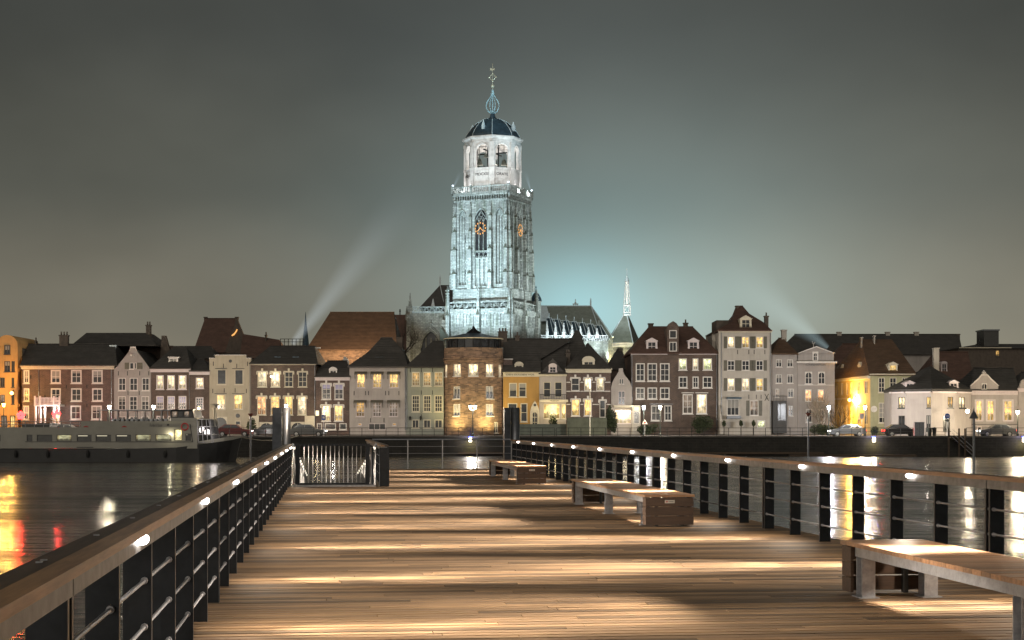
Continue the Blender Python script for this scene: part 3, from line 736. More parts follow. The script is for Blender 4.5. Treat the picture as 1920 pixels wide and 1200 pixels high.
h.anchors([(222, 700), (239, 700), (262, 700), (279, 700), (240, 737), (261, 737)])

# --- brown house with three lit windows and its annex
h = House('brick_house', 'brown brick house with pinkish cornice, three lit upper windows', 'house', 283.4, 356)
x3 = [(293, 307), (313.5, 328), (334.5, 349.5)]
h.wins = rows(x3, 703.5, 730, 'WWW', grid=(2,3)) + rows(x3, 742.5, 768, 'BBB', grid=(3,4)) + rows(x3, 780, 802, 'DDD')
h.wall(698, m['brickbrown'], 10); h.dress('trimpink', .12); h.cornice(690, 697.8, 'trimpink')
h.roof([(280, 358, 689.8, -.3), (326, 349, 650, 5)], 10); h.dormer(316, 334, 669, 685.5, 'C', 1.2, peak=False)
h.pipe(355, 698)
h = House('brick_house', 'narrow brown brick annex with one lit upper window', 'house', 356.3, 392.3)
h.wins = [(367, 708, 382, 728.5, 'W'), (366.5, 745, 381.5, 767, 'D', {'grid': (3, 4)}), (366, 780, 382, 803, 'D')]
h.wall(703, m['brickbrown'], 9); h.dress('trimpink', .12); h.cornice(695, 702.8, 'trimpink')
h.roof([(354, 393, 694.8, -.3), (371, 383, 674, 4.5)], 9)
h = House('rear_house', 'dark roofed house just behind the narrow brick annex', 'house', 340, 402, 219)
h.wins = (); h.wall(672, m['brickbrown'], 8)
h.roof([(338, 404, 671, -.2), (350, 396, 650, 4)], 8, 'rooftile'); h.box('skylight', 'leadwhite', 362, 367, 668, 673, .6, .75)

# --- cream stepped house
h = House('stepped_gable_house', 'cream plastered house with flat stepped top and round vents', 'house', 392.6, 470.5)
h.wins = [(407, 693, 424, 721, 'D', {'grid': (1, 1)}), (440, 693, 456, 721, 'D', {'grid': (1, 1)}), (406, 740, 422.5, 767.5, 'Y', {'grid': (2, 3)}), (438.5, 740, 455, 767.5, 'Y', {'grid': (2, 3)}),
          (441, 789, 451, 797, 'D', {'grid': (1, 1)}), (400, 781.5, 426, 814, 'framedark', {'grid': (1, 1), 'arch': True, 'sill': False, 'bw': .05})]
def ex(q): q.box(h.X(403), h.X(461.5), 0, .4, h.Z(671.9), h.Z(666)); q.box(h.X(393), h.X(402), 0, .401, h.Z(671.9), h.Z(671.2))
h.wall(672, m['cream'], 10, extra=ex); h.dress('trimcream', .08)
for x0, x1, y0 in ((403.5, 426, 690.5), (435.5, 458.5, 690.5), (402.5, 425, 737.5), (435.5, 458.5, 737.5)): h.box('window_hood', 'framedark', x0, x1, y0, y0+1, -.15, -.003)
for x0, x1 in ((402.6, 461.9), (392.4, 402.4), (462.2, 470.8)): h.box('coping', 'trim', x0, x1, 665.2 if x0 == 402.6 else 671, 666.4 if x0 == 402.6 else 672.2, -.10, .42)
for x, y, r_ in ((432, 677, 3), (446, 779.5, 4)):
    MB().tube((h.X(x), -.05, h.Z(y)), (h.X(x), -.003, h.Z(y)), r_*h.k, n=20).build('round_window', m['framedark'], h.e)
h.anchors([(400, 682), (419, 686), (444, 686), (464, 682), (399, 733), (420.5, 732), (441, 732), (462, 733)])
h.roof([(396, 468, 672, .45), (420, 450, 664, 5)], 10); h.pipe(469, 683)
h = House('church_hall', 'tall red brown roofed hall with gold lit figure on its gable, behind the cream house', 'hall', 366, 470, 236, group=None)
h.wins = (); h.wall(662, m['brickbrown'], 12)
h.roof([(362, 424, 660, -.2), (384, 444, 597.5, 6)], 12, 'roofred')
h.gable([(422, 661), (445, 597), (472, 664)], 'brickchim', -.4, .3); h.chimney(382.5, 387, 594, 600, 6, pots=0); h.chimney(441, 446, 594, 600, 5, pots=0)
q = MB()
for a, b in (((436, 630), (441, 626)), ((441, 626), (444, 622)), ((444, 622), (446, 618)), ((439, 629), (445, 621))): q.tube((h.X(a[0]), -.6, h.Z(a[1])), (h.X(b[0]), -.6, h.Z(b[1])), .10)
q.build('gold_lit_figure', m['gold'], h.e)
h = House('long_roof_house', 'dark sloping roof running behind between the hall and the platform', 'house', 452, 534, 228)
h.wins = (); h.wall(668, m['brickbrown'], 10)
q = MB().add([(h.X(450), -.3, h.Z(672)), (h.X(536), -.3, h.Z(672)), (h.X(524, 5), 5, h.Z(637, 5)), (h.X(455, 5), 5, h.Z(626, 5)), (h.X(450), 10, h.Z(672)), (h.X(536), 10, h.Z(672))], [(0,1,2,3), (3,2,5,4), (0,3,4), (1,5,2), (0,4,5,1)])
h.r = q.build('roof', m['roofred'], h.e); h.chimney(497, 499.5, 628, 640, 4.2, pots=1)
h = House('roof_platform', 'flat rooftop platform with thin railing where a light beam starts', 'platform', 524, 572, 224, group=None)
h.wins = (); h.wall(647.5, m['brickbrown'], 6)
q = MB()
for k in range(7): q.tube((h.X(526+k*7.3), 0, h.Z(648)), (h.X(526+k*7.3), 0, h.Z(635)), .05)
for y in (635.5, 641): q.tube((h.X(525), 0, h.Z(y)), (h.X(571), 0, h.Z(y)), .04)
q.build('railing', m['iron'], h.e)
h = House('church_spire', 'thin distant dark spire behind the rooftop platform', 'spire', 567, 579, 420, group=None)
MB().frus(-1.0, 1.0, -1, 1, 0, -1.0, 1.0, -1, 1, h.Z(650)).build('base', m['brickchim'], h.e)
MB().lathe(0, 0, [(.95, h.Z(649.9)), (.75, h.Z(635)), (.28, h.Z(608)), (.04, h.Z(585))], 8).build('spire_roof', m['lead'], h.e)

# --- brown brick house with lantern eave and scrolled window heads
h = House('brick_house', 'wide brown brick house with white scrolled window heads and white plinth', 'house', 470.8, 592)
xr = [(483, 500.2), (508, 525), (533.5, 549.5), (559, 575.5)]; xq = [(482, 499), (507.5, 524), (532.5, 549), (558, 574.5)]
h.wins = rows(xr, 697, 725.5, 'WWDD', grid=(2,3), key=True) + rows(xq, 743, 778, ['Rr', 'Y', 'Y', 'W'], grid=(2,4), key=True) + [(486, 791.5, 513, 806, 'D', {'arch': True, 'grid': (2, 1)}), (545, 791, 571, 806, 'D', {'arch': True, 'grid': (2, 1)})]
h.wall(684.5, m['brickbrown'], 11); h.dress('trimcream', .09); h.cornice(681, 684.4, 'trimcream', out=.45)
h.roof([(467, 596, 680.8, -.5), (506, 590, 649, 4.6)], 11); h.box('roof_edge', 'trim', 505, 593, 648, 650, 4.5, 4.7)
h.box('plinth', 'trimcream', 471, 485.5, 779.8, 814, -.08, -.004); h.box('plinth', 'trimcream', 513.5, 544.5, 779.8, 814, -.08, -.004); h.box('plinth', 'trimcream', 571.5, 590, 779.8, 814, -.08, -.004)
for x in (512, 546): h.box('skylight', 'lead', x, x+12, 668, 674, 1.2, 1.4)
h.pipe(590.5, 684)
# --- small brick house with mansard
h = House('brick_house', 'small brown brick house with white framed dormer and broad pale cornice', 'house', 592.3, 654.8)
h.wins = rows([(603, 620.5), (627, 644)], 719.5, 749, 'BB', grid=(2,3), key=True) + rows([(603, 620), (626.5, 643.5)], 759.5, 790, 'YY', grid=(2,4), key=True) + rows([(594, 604), (609, 630), (636, 650)], 793.5, 806, 'DDD', grid=(1, 1))
h.wall(713.5, m['brickred'], 9); h.dress('trim', .12); h.cornice(706, 713.4, 'trimpink')
h.roof([(589, 657, 705.8, -.2), (598, 656, 690, 1.4), (614, 650, 677, 4.5)], 9); h.dormer(617, 632, 689, 705, 'D', .5, arch=True)
h.box('lit_sign', 'sign', 593.5, 599.5, 770, 779.5, -.9, -.8)
light('POINT', (h.X(596), -1.3, h.Z(774)), 60, (1, .8, .45), h.e, .2)
# --- great barn roof behind
h = House('great_hall', 'huge orange brown tiled roof hall lit from below, left of the church', 'hall', 590, 745, 250, group=None)
h.wins = (); h.wall(655, m['brickround'], 20)
h.roof([(574, 745, 655, -.5), (619, 739, 585.5, 9.8)], 20, 'roofbrown')
h.dormer(682, 694, 640, 650, 'D', 2.8, 'trimcream', False); h.box('shutter', 'framedark', 667, 677, 627, 642, 3.6, 3.8)
gh = h
h = House('white_gable_house', 'tiny white scrolled gable peeking between the roofs', 'house', 640, 656, 214)
h.wins = (); h.wall(684, m['white'], 5); h.gable([(641, 684), (655.5, 684), (654, 676), (650, 670), (645, 668), (643, 674)], 'trim', -.05, .3)
# --- white house with striped awnings
h = House('white_house', 'pinkish white house with dark awnings over six windows', 'house', 655.2, 761)
x1_ = [(669, 684.5), (699, 715.5), (730, 747)]; x2_ = [(667.5, 683.5), (699, 714.5), (730, 746)]
h.wins = rows(x1_, 699, 727, 'YYY', grid=(3,4)) + rows(x2_, 752.5, 781, ['O', 'P', 'P'], grid=(3,4)) + rows([(671, 678), (736, 743)], 793.5, 798, 'OO', grid=(1,1)) + [(691, 794, 723, 806, 'framedark', {'grid': (3, 1), 'sill': False})]
h.wall(689, m['pinkwhite'], 11); h.dress('trimpink', .07); h.cornice(686.8, 688.9, 'trimpink', out=.4)
for (a0, a1), yy in [(x, 696.5) for x in x1_] + [(x, 750) for x in x2_]:
    q = MB(); A, B = h.X(a0-4), h.X(a1+4)
    q.prism([(-.02, h.Z(yy)), (-.65, h.Z(yy+4.5)), (-.65, h.Z(yy+5.2)), (-.02, h.Z(yy+.8))], A, B, 'x')
    n = 9
    for k in range(n): q.box(A+(B-A)*k/n+.02, A+(B-A)*(k+.6)/n, -.66, -.645, h.Z(yy+7), h.Z(yy+5.2))
    q.tube((A+.05, -.03, h.Z(yy+14)), (A+.05, -.63, h.Z(yy+5)), .03).tube((B-.05, -.03, h.Z(yy+14)), (B-.05, -.63, h.Z(yy+5)), .03)
    q.build('awning', m['green'], h.e)
h.anchors([(664, 737), (685.5, 737), (691, 737), (723, 737), (729, 737), (748, 737), (695, 788), (720, 788)])
h.roof([(651, 765, 687, -.4), (690, 757, 660, 3.2), (714, 735, 634, 5.5)], 11); h.chimney(743, 754.5, 632, 650, 5.2, pots=0); h.pipe(760, 689)
for x in (701, 710): h.box('skylight', 'lead', x, x+7, 668, 672, 1.9, 2.1)
# --- grey green house
h = House('grey_house', 'grey green three storey house beside the round brick tower', 'house', 761.3, 832)
xg = [(772, 787), (793.5, 808.5), (814.5, 830)]
h.wins = rows(xg, 697.5, 724, 'OOO', grid=(4,4)) + rows(xg, 741, 772.5, 'DDD', grid=(3,4)) + rows([(772, 786), (793.5, 808), (814.5, 830)], 786.5, 803, 'DDD', grid=(2,1))
h.wall(690, m['greygreen'], 11); h.dress('trimcream', .12); h.cornice(688, 689.9, 'trimcream', out=.4)
h.roof([(760, 834, 687.8, -.3), (811, 831, 640, 5.5)], 11); h.pipe(763, 690)
h.anchors([(769.5, 694), (790, 694), (811, 694), (790, 736), (811, 736), (790, 781)])
for x in (769, 789): MB().lathe(h.X(x), -.25, [(.05, h.Z(788)), (.13, h.Z(785)), (.15, h.Z(782)), (.02, h.Z(780))], 8).build('wall_lantern', m['iron'], h.e)

# --- round brick tower
h = House('round_tower', 'round rough brick tower house lit from the ground, with glazed lantern top', 'tower', 830, 943, 202, group=None)
cx, rad = h.X(886.5), 56.2*h.k*1.0; cy = rad + .2
def seg_wall(z0, z1, openings, q, r0=rad, th=.35, n=64):
    """ring wall from angle openings [(a0,a1,za,zb)]"""
    angs = sorted({-math.pi + 2*math.pi*k/n for k in range(n+1)} | {a for o in openings for a in o[:2]})
    zs = sorted({z0, z1} | {z for o in openings for z in o[2:4] if z0 < z < z1})
    for a, b in zip(angs, angs[1:]):
        for c, d in zip(zs, zs[1:]):
            ma, mz = (a+b)/2, (c+d)/2
            if any(o[0] < ma < o[1] and o[2] < mz < o[3] for o in openings): continue
            P = lambda A, r_, z: (cx + r_*math.sin(A), cy - r_*math.cos(A), z)
            ri = r0-th
            q.add([P(a,r0,c),P(b,r0,c),P(b,r0,d),P(a,r0,d),P(a,ri,c),P(b,ri,c),P(b,ri,d),P(a,ri,d)], [(0,1,2,3),(7,6,5,4),(0,4,5,1),(3,2,6,7),(1,5,6,2),(0,3,7,4)])
def ang(x):
    v_ = (x-886.5)/56.2; return math.asin(max(-.985, min(.985, v_)))
ops = []
for xa, xb, ya, yb, kd in [(831.5, 837, 682, 705, 'W'), (849, 864, 682, 705, 'W'), (878, 897, 682, 705, 'W'), (911, 925.5, 682, 705, 'W'), (935, 941, 682, 705, 'W'),
                       (849, 862.5, 724, 747.5, 'C'), (911, 925.5, 724, 747.5, 'C'), (849, 862.5, 757.5, 780, 'C'), (911, 925.5, 757.5, 780, 'C'), (926, 934, 791, 812, 'C')]:
    ops.append((ang(xa), ang(xb), h.Z(yb), h.Z(ya), kd))
zt = h.Z(651)
q = MB(); seg_wall(0, zt, [o[:4] for o in ops], q)
for z_, e_ in ((h.Z(671), .14), (h.Z(675), .10)):
    q.lathe(cx, cy, [(rad-.05, z_-.12), (rad+e_, z_-.08), (rad+e_, z_+.08), (rad-.05, z_+.12)], 48, cap=False)
q.build('wall', m['brickround'], h.e)
for a0, a1, z0, z1, kd in ops:
    def PQ(A, r_): return (cx + r_*math.sin(A), cy - r_*math.cos(A))
    (xa, ya), (xb, yb) = PQ(a0, rad-.12), PQ(a1, rad-.12)
    am = (a0+a1)/2; w_ = math.hypot(xb-xa, yb-ya); M = Matrix.Translation(((xa+xb)/2, (ya+yb)/2, 0)) @ Matrix.Rotation(am, 4, 'Z')
    q = MB(M); hw = w_/2-.005; bw = .08
    q.box(-hw, -hw+bw, -.04, .06, z0+.01, z1-.01).box(hw-bw, hw, -.04, .06, z0+.01, z1-.01).box(-hw+bw, hw-bw, -.04, .06, z0+.01, z0+bw).box(-hw+bw, hw-bw, -.04, .06, z1-bw, z1-.01)
    if hw > .3: q.box(-.035, .035, -.03, .05, z0+bw, z1-bw)
    q.box(-hw-.05, hw+.05, -.25, -.041, z0-.1, z0+.005)
    f_ = q.build('window', m['trim'], h.e); MB(M).box(-hw+.04, hw-.04, .03, .05, z0+.05, z1-.05).build('pane', m[kd], f_)
# glazed lantern storey + roof
q = MB(); lr = rad*.92; zl0, zl1 = zt, h.Z(634.5)
for k in range(20):
    A = 2*math.pi*k/20; q.box(0,0,0,0,0,0) if 0 else q.tube((cx+lr*math.sin(A), cy-lr*math.cos(A), zl0), (cx+lr*math.sin(A), cy-lr*math.cos(A), zl1), .06)
ln = q.build('lantern_storey', m['iron'], h.e)
MB().lathe(cx, cy, [(lr-.1, zl0+.01), (lr-.1, zl1)], 20).build('glazing', m['D'], ln)
MB().lathe(cx, cy, [(rad*.99, zl1), (rad*1.02, zl1+.06), (rad*1.0, zl1+.2), (rad*.45, h.Z(624)), (rad*.24, h.Z(621.5))], 20).build('roof', m['lead'], h.e)
q = MB().lathe(cx, cy, [(rad*.25, h.Z(621.6)), (rad*.22, h.Z(619)), (rad*.10, h.Z(615)), (rad*.05, h.Z(611)), (.03, h.Z(607))], 16)
for A in range(8): q.tube((cx+rad*.17*math.cos(A*.785), cy+rad*.17*math.sin(A*.785), h.Z(620)), (cx+rad*.17*math.cos(A*.785), cy+rad*.17*math.sin(A*.785), h.Z(611)), .04)
q.build('roof_finial', m['iron'], h.e)
MB().lathe(cx, cy, [(rad*1.02, zl1+.05), (rad*1.035, zl1+.12), (rad*1.02, zl1+.18)], 40, cap=False).build('roof_rim', m['trimcream'], h.e)
tower_h = h
for x, pw in ((852, 1300), (922, 1500), (838, 500), (905, 500)):
    l = light('SPOT', (wx(x, 201.2)-0, 201.0 if x in (852, 922) else 200.6, ZS+.15), pw, (1, .80, .34), None, .12, spot_size=R(120), spot_blend=1); aim(l, (wx(x, 203.5)*.985, 204, 7))

# --- ochre house with name on the cornice
h = House('ochre_house', 'ochre yellow house with old lettering on its cream cornice', 'house', 943.5, 1010.8)
h.wins = [(954.5, 718, 969.5, 744.5, 'C', {'grid': (1, 2)}), (972.5, 718, 987, 744.5, 'C', {'grid': (1, 2)}), (952, 756, 970, 791, 'D', {'grid': (1, 2)}), (976, 756, 989, 791, 'D', {'grid': (1, 2)}),
          (997, 771, 1008.5, 803, 'D', {'arch': True, 'grid': (2, 3), 'sill': False})]
h.wall(706.5, m['ochre'], 11); h.dress('trimcream', .11)
c_ = h.box('cornice', 'trimcream', 943, 1012, 699, 706.4, -.12, -.003); h.box('cornice', 'trimcream', 942, 1013.5, 696, 698.9, -.40, .01)
h.text('DEN GULDEN VOS', 975.5, 702.7, 3.0, -.15, 'framedark', 52, c_)
h.gable([(994, 771), (1011, 771), (1009, 763), (1006, 757), (1003, 751), (999, 757), (996, 763)], 'trimcream', -.12, -.004, 'door_ornament')
MB().tube((h.X(1003), -.15, h.Z(759.5)), (h.X(1003), -.121, h.Z(759.5)), 2.6*h.k, n=16).build('round_window', m['framedark'], h.e)
h.box('door_surround', 'trimcream', 994, 996.8, 771.2, 804, -.1, -.004); h.box('door_surround', 'trimcream', 1008.7, 1011, 771.2, 804, -.1, -.004)
h.roof([(941, 1014, 695.8, -.4), (943, 1014, 673, 2.2), (944, 1075, 635.5, 5.5)], 11); h.dormer(965, 981, 679, 694.5, 'D', .5, 'trimcream', arch=True)
h.chimney(934, 951, 621, 640, 5, pots=3); h.chimney(966, 974, 629, 640, 5.2, pots=1)
h.box('upper_window', 'brickred', 944, 961, 673, 695, .9, 1.4) ; h.box('upper_window', 'trim', 944, 962, 672, 673.5, .8, 1.4)
# --- narrow white house with shop
h = House('white_house', 'narrow white house with balcony railing above a bright shop window', 'house', 1011.2, 1061.5)
h.wins = [(1019, 716, 1032.5, 744.5, 'D', {'grid': (1, 2)}), (1040, 716, 1054, 744.5, 'D', {'grid': (1, 2)}), (1019, 757, 1049.5, 785, 'shop', {'grid': (3, 2)}), (1052.5, 757, 1061, 785, 'shop', {'grid': (1, 2)})]
h.wall(705.5, m['pinkwhite'], 11); h.dress('trimcream', .08); h.cornice(700, 705.4, 'trimcream')
cb = h.box('canopy', 'trimcream', 1011, 1064.5, 749.5, 754, -.9, -.003); h.text('MUSEUM', 1039, 751.8, 2.4, -.92, 'framedark', 16, cb)
q = MB()
for k in range(17): q.tube((h.X(1013+k*3), -.6, h.Z(749)), (h.X(1013+k*3), -.6, h.Z(740)), .02)
q.tube((h.X(1012.5), -.6, h.Z(740)), (h.X(1061), -.6, h.Z(740)), .03); q.build('balcony_railing', m['iron'], h.e)
h.roof([(1010, 1064, 699.8, -.3), (1014, 1061, 684, 1.6), (1020, 1066, 660, 4.0), (1020, 1066, 640, 6)], 12.2)
h.gable([(1013, 699.7), (1060, 699.7), (1048, 686), (1042, 678), (1036.5, 672), (1031, 678), (1024, 688)], 'rooftile', .1, 3.0, 'roof_gable'); h.dormer(1029, 1044, 682, 699, 'D', -.12, 'trimpink', arch=True)
light('POINT', (h.X(1036), -2.2, h.Z(772)), 200, (1, .78, .36), h.e, .5)
# --- striped brick house
h = House('brick_house', 'red brick house with white bands and a single large dormer', 'house', 1061.9, 1145)
h.wins = rows([(1071, 1086.5), (1095.5, 1109), (1118, 1133)], 708.5, 733, ['D', 'W', 'W'], grid=(1,2), key=True) + rows([(1071.5, 1087), (1095, 1109.5)], 748.5, 780, 'YY', grid=(1,2), key=True) + [(1124, 750, 1135.5, 783, 'D', {'grid': (1, 2), 'key': True, 'sill': False})]
h.wall(699, m['brickred'], 11); h.dress('trim', .10); h.cornice(690, 698.9, 'trimcream')
for y in (716, 732.8, 757.5):
    for a0, a1 in ((1062, 1069.5), (1088.5, 1094), (1111, 1116.5) if y < 740 else (1111, 1123), (1134.5, 1144.8) if y < 740 else (1137, 1144.8)): h.box('stone_band', 'trim', a0, a1, y, y+1.5, -.05, -.003)
h.roof([(1060, 1146, 689.8, -.3), (1101, 1104, 644, 5.5)], 11, 'rooftile'); h.dormer(1092, 1115, 669, 689, 'D', .5, 'trimcream', arch=True)
h.roof([(1040, 1112, 690, 3), (1076, 1089, 625, 7), (1078, 1086, 621, 7.3)], 15, 'rooftile', 'rear_roof'); h.chimney(1061, 1069, 662, 676, 3, pots=2)
# --- small white neck gable with shop
h = House('white_gable_house', 'little white house with curved gable over a lit shop front', 'house', 1146, 1184.5)
h.wins = [(1159, 733, 1172, 758.5, 'D', {'grid': (2, 2)}), (1152.5, 768, 1184, 794, 'shop', {'grid': (4, 2)})]
h.wall(725, m['pinkwhite'], 9); h.dress('trimpink', .07)
h.gable([(1146.2, 724.9), (1184.3, 724.9), (1181, 716), (1176, 709), (1171, 703), (1168.5, 697), (1168, 690.5), (1160.5, 690.5), (1160, 697), (1156, 703), (1151, 711), (1148.5, 717)], 'pinkwhite', 0, .35)
h.window(1161, 710, 1165, 720, 'D', (1, 1), 'trim', .05, dy=-.14); h.window(1165.6, 710, 1169.5, 720, 'D', (1, 1), 'trim', .05, dy=-.14)
h.box('canopy', 'trimcream', 1150, 1187, 760, 764, -1.0, -.003)
q = MB().prism([(h.X(1147), h.Z(724)), (h.X(1184), h.Z(724)), (h.X(1165), h.Z(695))], .36, 9); h.r = q.build('roof', m['rooftile'], h.e)
light('POINT', (h.X(1170), -1.6, h.Z(783)), 90, (1, .84, .55), h.e, .4)
h = House('rear_house', 'dark pointed roof behind the little white gable', 'house', 1137, 1182, 216)
h.wins = (); h.wall(692, m['brickbrown'], 8); h.roof([(1136, 1184, 692, -.2), (1157, 1164, 655, 4)], 8); h.chimney(1160, 1168, 653, 668, 3.6, pots=0)
h = House('shop_entrance', 'brightly lit narrow shop entrance beside the big brown brick house', 'shop entrance', 1185, 1201, 204.2, group=None)
h.wins = [(1188.5, 771, 1199, 794, 'D', {'grid': (1, 1), 'sill': False})]
h.wall(760, m['white'], .7, th=.2); h.dress('trim', .05); h.box('lit_sign', 'sign', 1188, 1199, 762.5, 770, -.12, -.004)
light('POINT', (h.X(1194), -.9, h.Z(766)), 60, (1, .95, .8), h.e, .2)
# --- big brown brick house
h = House('brick_mansion', 'big dark brown brick house with steep roof and three dormers', 'house', 1183.5, 1345.5, 205.2)
xl = [(1192, 1209), (1214, 1232), (1237.5, 1255.5)]
h.wins = rows(xl, 681, 715, 'DDD', grid=(2,3)) + rows(xl, 726.5, 748.5, 'DDD', grid=(2,2)) + rows([(1272.5, 1288), (1298.5, 1309.5), (1318, 1335)], 672, 694, ['G', 'W', 'G'], grid=(2,2)) \
    + rows([(1272.5, 1289), (1298.5, 1310), (1317.5, 1335.5)], 706, 727.5, 'DDD', grid=(2,2)) + rows([(1280, 1299), (1306, 1325.5)], 739, 776, ['P', 'W'], grid=(2,3), hood=True) + rows([(1220.5, 1239.5), (1245.5, 1259.5)], 760, 789, 'DD', grid=(2,2))
h.wall(665, m['brickbrown'], 12); h.dress('trim', .13)
h.cornice(661.5, 664.9, 'trimpink', 1183.5, 1250); h.cornice(661.5, 664.9, 'trimpink', 1274, 1345.5)
h.roof([(1180, 1348, 661.3, -.3), (1216, 1300, 613.5, 5.4), (1217, 1299, 613, 5.9)], 12, 'roofred'); 
def ex2(): 
    q = MB().box(h.X(1251), h.X(1272.5), -.06, 4.5, h.Z(664.8), h.Z(612)); q.prism([(h.X(1251), h.Z(612)), (h.X(1272.5), h.Z(612)), (h.X(1268.5), h.Z(606)), (h.X(1262), h.Z(602)), (h.X(1255.5), h.Z(606))], -.06, 1.5); q.build('wall_dormer', m['brickbrown'], h.e)
ex2(); h.window(1254.8, 619, 1269, 634.5, 'D', (1, 1), 'trim', .1, dy=-.2, sill=False); h.window(1254.8, 641, 1269, 659, 'D', (2, 1), 'trim', .1, dy=-.2, sill=False)
h.dormer(1212, 1232.5, 633, 658.5, 'D', .6, 'trimpink'); h.dormer(1290, 1310.5, 633, 658.5, 'D', .6, 'trimpink')
h.chimney(1216, 1225, 606, 620, 5.5, pots=0); h.chimney(1282, 1290, 605, 618, 5.5, pots=1); h.pipe(1184.8, 664); h.pipe(1344, 664)
h.box('door_canopy', 'steelgrey', 1218, 1262, 757, 758.2, -.3, -.003)
# --- tall white house
h = House('tall_white_house', 'tallest white quay house with shuttered windows and pointed roof', 'house', 1347.5, 1446, 204.6)
xs_ = [(1364, 1377.5), (1391, 1405), (1417.5, 1431)]
h.wins = rows(xs_, 631.5, 652, 'WYY', grid=(2,3)) + rows(xs_, 676, 694.5, 'DDD', grid=(2,2)) + rows(xs_, 709.5, 732.5, 'WWY', grid=(2,3)) + [(1363, 748, 1386, 779, 'C', {'grid': (3, 1)}), (1406, 751, 1422, 779, 'P', {'grid': (2, 2)}), (1420, 788, 1435, 802, 'G', {'arch': True, 'grid': (2, 2)})]
h.wall(623.5, m['white'], 12); h.dress('trim', .08); h.cornice(619, 623.4, 'trimcream')
for ya, yb, (a0, a1) in [(631, 653, x) for x in xs_] + [(675.5, 695, x) for x in xs_] + [(709, 733, x) for x in xs_] + [(751, 779.5, (1406, 1422))]:
    h.box('shutter', 'green', a0-6.8, a0-.8, ya, yb, -.08, -.004); h.box('shutter', 'green', a1+.8, a1+6.8, ya, yb, -.08, -.004)
h.box('bay_roof', 'lead', 1361, 1388.5, 745, 748, -1.0, -.003); h.box('bay_base', 'steelgrey', 1361.5, 1388, 779.5, 785, -.8, -.003)
h.anchors([(1383, 660), (1404, 660), (1414, 660), (1434, 660), (1404, 744), (1418, 744), (1427, 744)])
q = MB(); 
for sgn in (-1, 1): q.tube((h.X(1437.5)-.25, -.05, h.Z(745)-sgn*.45), (h.X(1437.5)+.25, -.05, h.Z(745)+sgn*.45), .035)
q.build('iron_cross', m['iron'], h.e)
h.roof([(1345, 1447, 618.8, -.3), (1372, 1430, 603, 2.6), (1380, 1405, 588, 4.2), (1381, 1393, 574, 5.6)], 12, 'roofred')
h.box('side_gable', 'brickchim', 1349, 1372, 597.5, 618.7, 3.0, 8.0); h.box('side_gable', 'brickchim', 1425, 1434, 600, 618.7, 3.0, 8.0)
h.dormer(1388, 1409, 591, 615.5, 'D', .6, 'trimcream'); h.chimney(1434, 1441, 592, 620, 3.2, pots=1); h.chimney(1380, 1386, 573, 590, 5.2, pots=0)
h.gable([(1347.6, 814), (1357, 814), (1350, 775), (1347.6, 760)], 'white', -1.0, -.01, 'buttress'); h.pipe(1352.5, 623); h.pipe(1444, 623)
h = House('side_building', 'narrow white side wall with chimney left of the tallest white house', 'house', 1335.5, 1347.3, 208)
h.wins = (); h.wall(626, m['white'], 7); h.box('roof_box', 'brickchim', 1334.5, 1347, 624.5, 627, -.1, 5)
# --- grey narrow house with bay
h = House('grey_house', 'plain grey narrow house with dark ground floor bay', 'house', 1446.5, 1494.8)
h.wins = rows([(1455, 1466), (1476, 1487)], 674, 688, 'CC', grid=(2,1)) + rows([(1455, 1466), (1476, 1487)], 702, 718.5, 'CC', grid=(2,1)) + rows([(1454, 1461), (1477, 1488)], 729, 745, 'PC', grid=(2,1)) + [(1478, 761, 1487, 780, 'C', {'grid': (2, 1)})]
h.wall(665, m['grey'], 11); h.dress('trim', .07); h.cornice(663, 664.9, 'trim')
b = h.box('bay', 'stonedark2', 1447.2, 1472.5, 752, 812, -1.1, -.003); 
MB().box(h.X(1455), h.X(1471), -1.14, -1.105, h.Z(789), h.Z(757)).build('bay_frame', m['framedark'], b)
for a0, a1 in ((1456, 1459.6), (1461, 1470)): MB().box(h.X(a0), h.X(a1), -1.17, -1.145, h.Z(788), h.Z(758)).build('pane', m['D'], b)
q = MB()
for k in range(10): q.tube((h.X(1448+k*2.7), -1.0, h.Z(751.9)), (h.X(1448+k*2.7), -1.0, h.Z(743)), .02)
q.tube((h.X(1447), -1.0, h.Z(743)), (h.X(1473), -1.0, h.Z(743)), .03); q.build('balcony_railing', m['iron'], h.e)
h.roof([(1446.8, 1497, 662.9, -.3), (1461, 1468, 634, 5)], 11, 'roofbrown'); h.chimney(1466, 1475, 618, 642, 4.6, mat='white', pots=0)
# --- pedimented building with inscription
h = House('pedimented_building', 'grey building with triangular pediment, arched windows and inscription', 'building', 1495.2, 1565)
h.wins = rows([(1509.5, 1523), (1534, 1547)], 697, 720, 'DD', grid=(2,2), arch=True) + rows([(1509.5, 1522), (1533, 1545)], 730, 752.5, ['Rr', 'Rr'], grid=(2,2), arch=True) + rows([(1511, 1523), (1534, 1546)], 767, 792, 'DD', grid=(2,2), arch=True)
h.wall(681, m['grey'], 11); h.dress('trim', .08)
h.box('attic', 'grey', 1496.5, 1563.5, 662.5, 677.6, 0, .5); h.box('cornice', 'trim', 1492.5, 1568, 677.7, 680.9, -.5, .3)
h.gable([(1496, 662.4), (1564, 662.4), (1530, 650)], 'grey', -.12, 5, 'pediment'); h.gable([(1494.5, 662.4), (1497, 662.4), (1530, 651.2), (1563, 662.4), (1566, 662.4), (1530, 649)], 'trim', -.35, -.13, 'pediment_moulding')
h.window(1525, 661, 1532.5, 676, 'D', (2, 2), 'trim', .06, arch=True, dy=-.14, trim=.12)
h.text('KONINGSBERGEN', 1529.5, 684.3, 3.1, -.03, 'framedark', 38)
h.roof([(1497, 1563, 663, .5), (1503, 1557, 655, 5)], 11); 
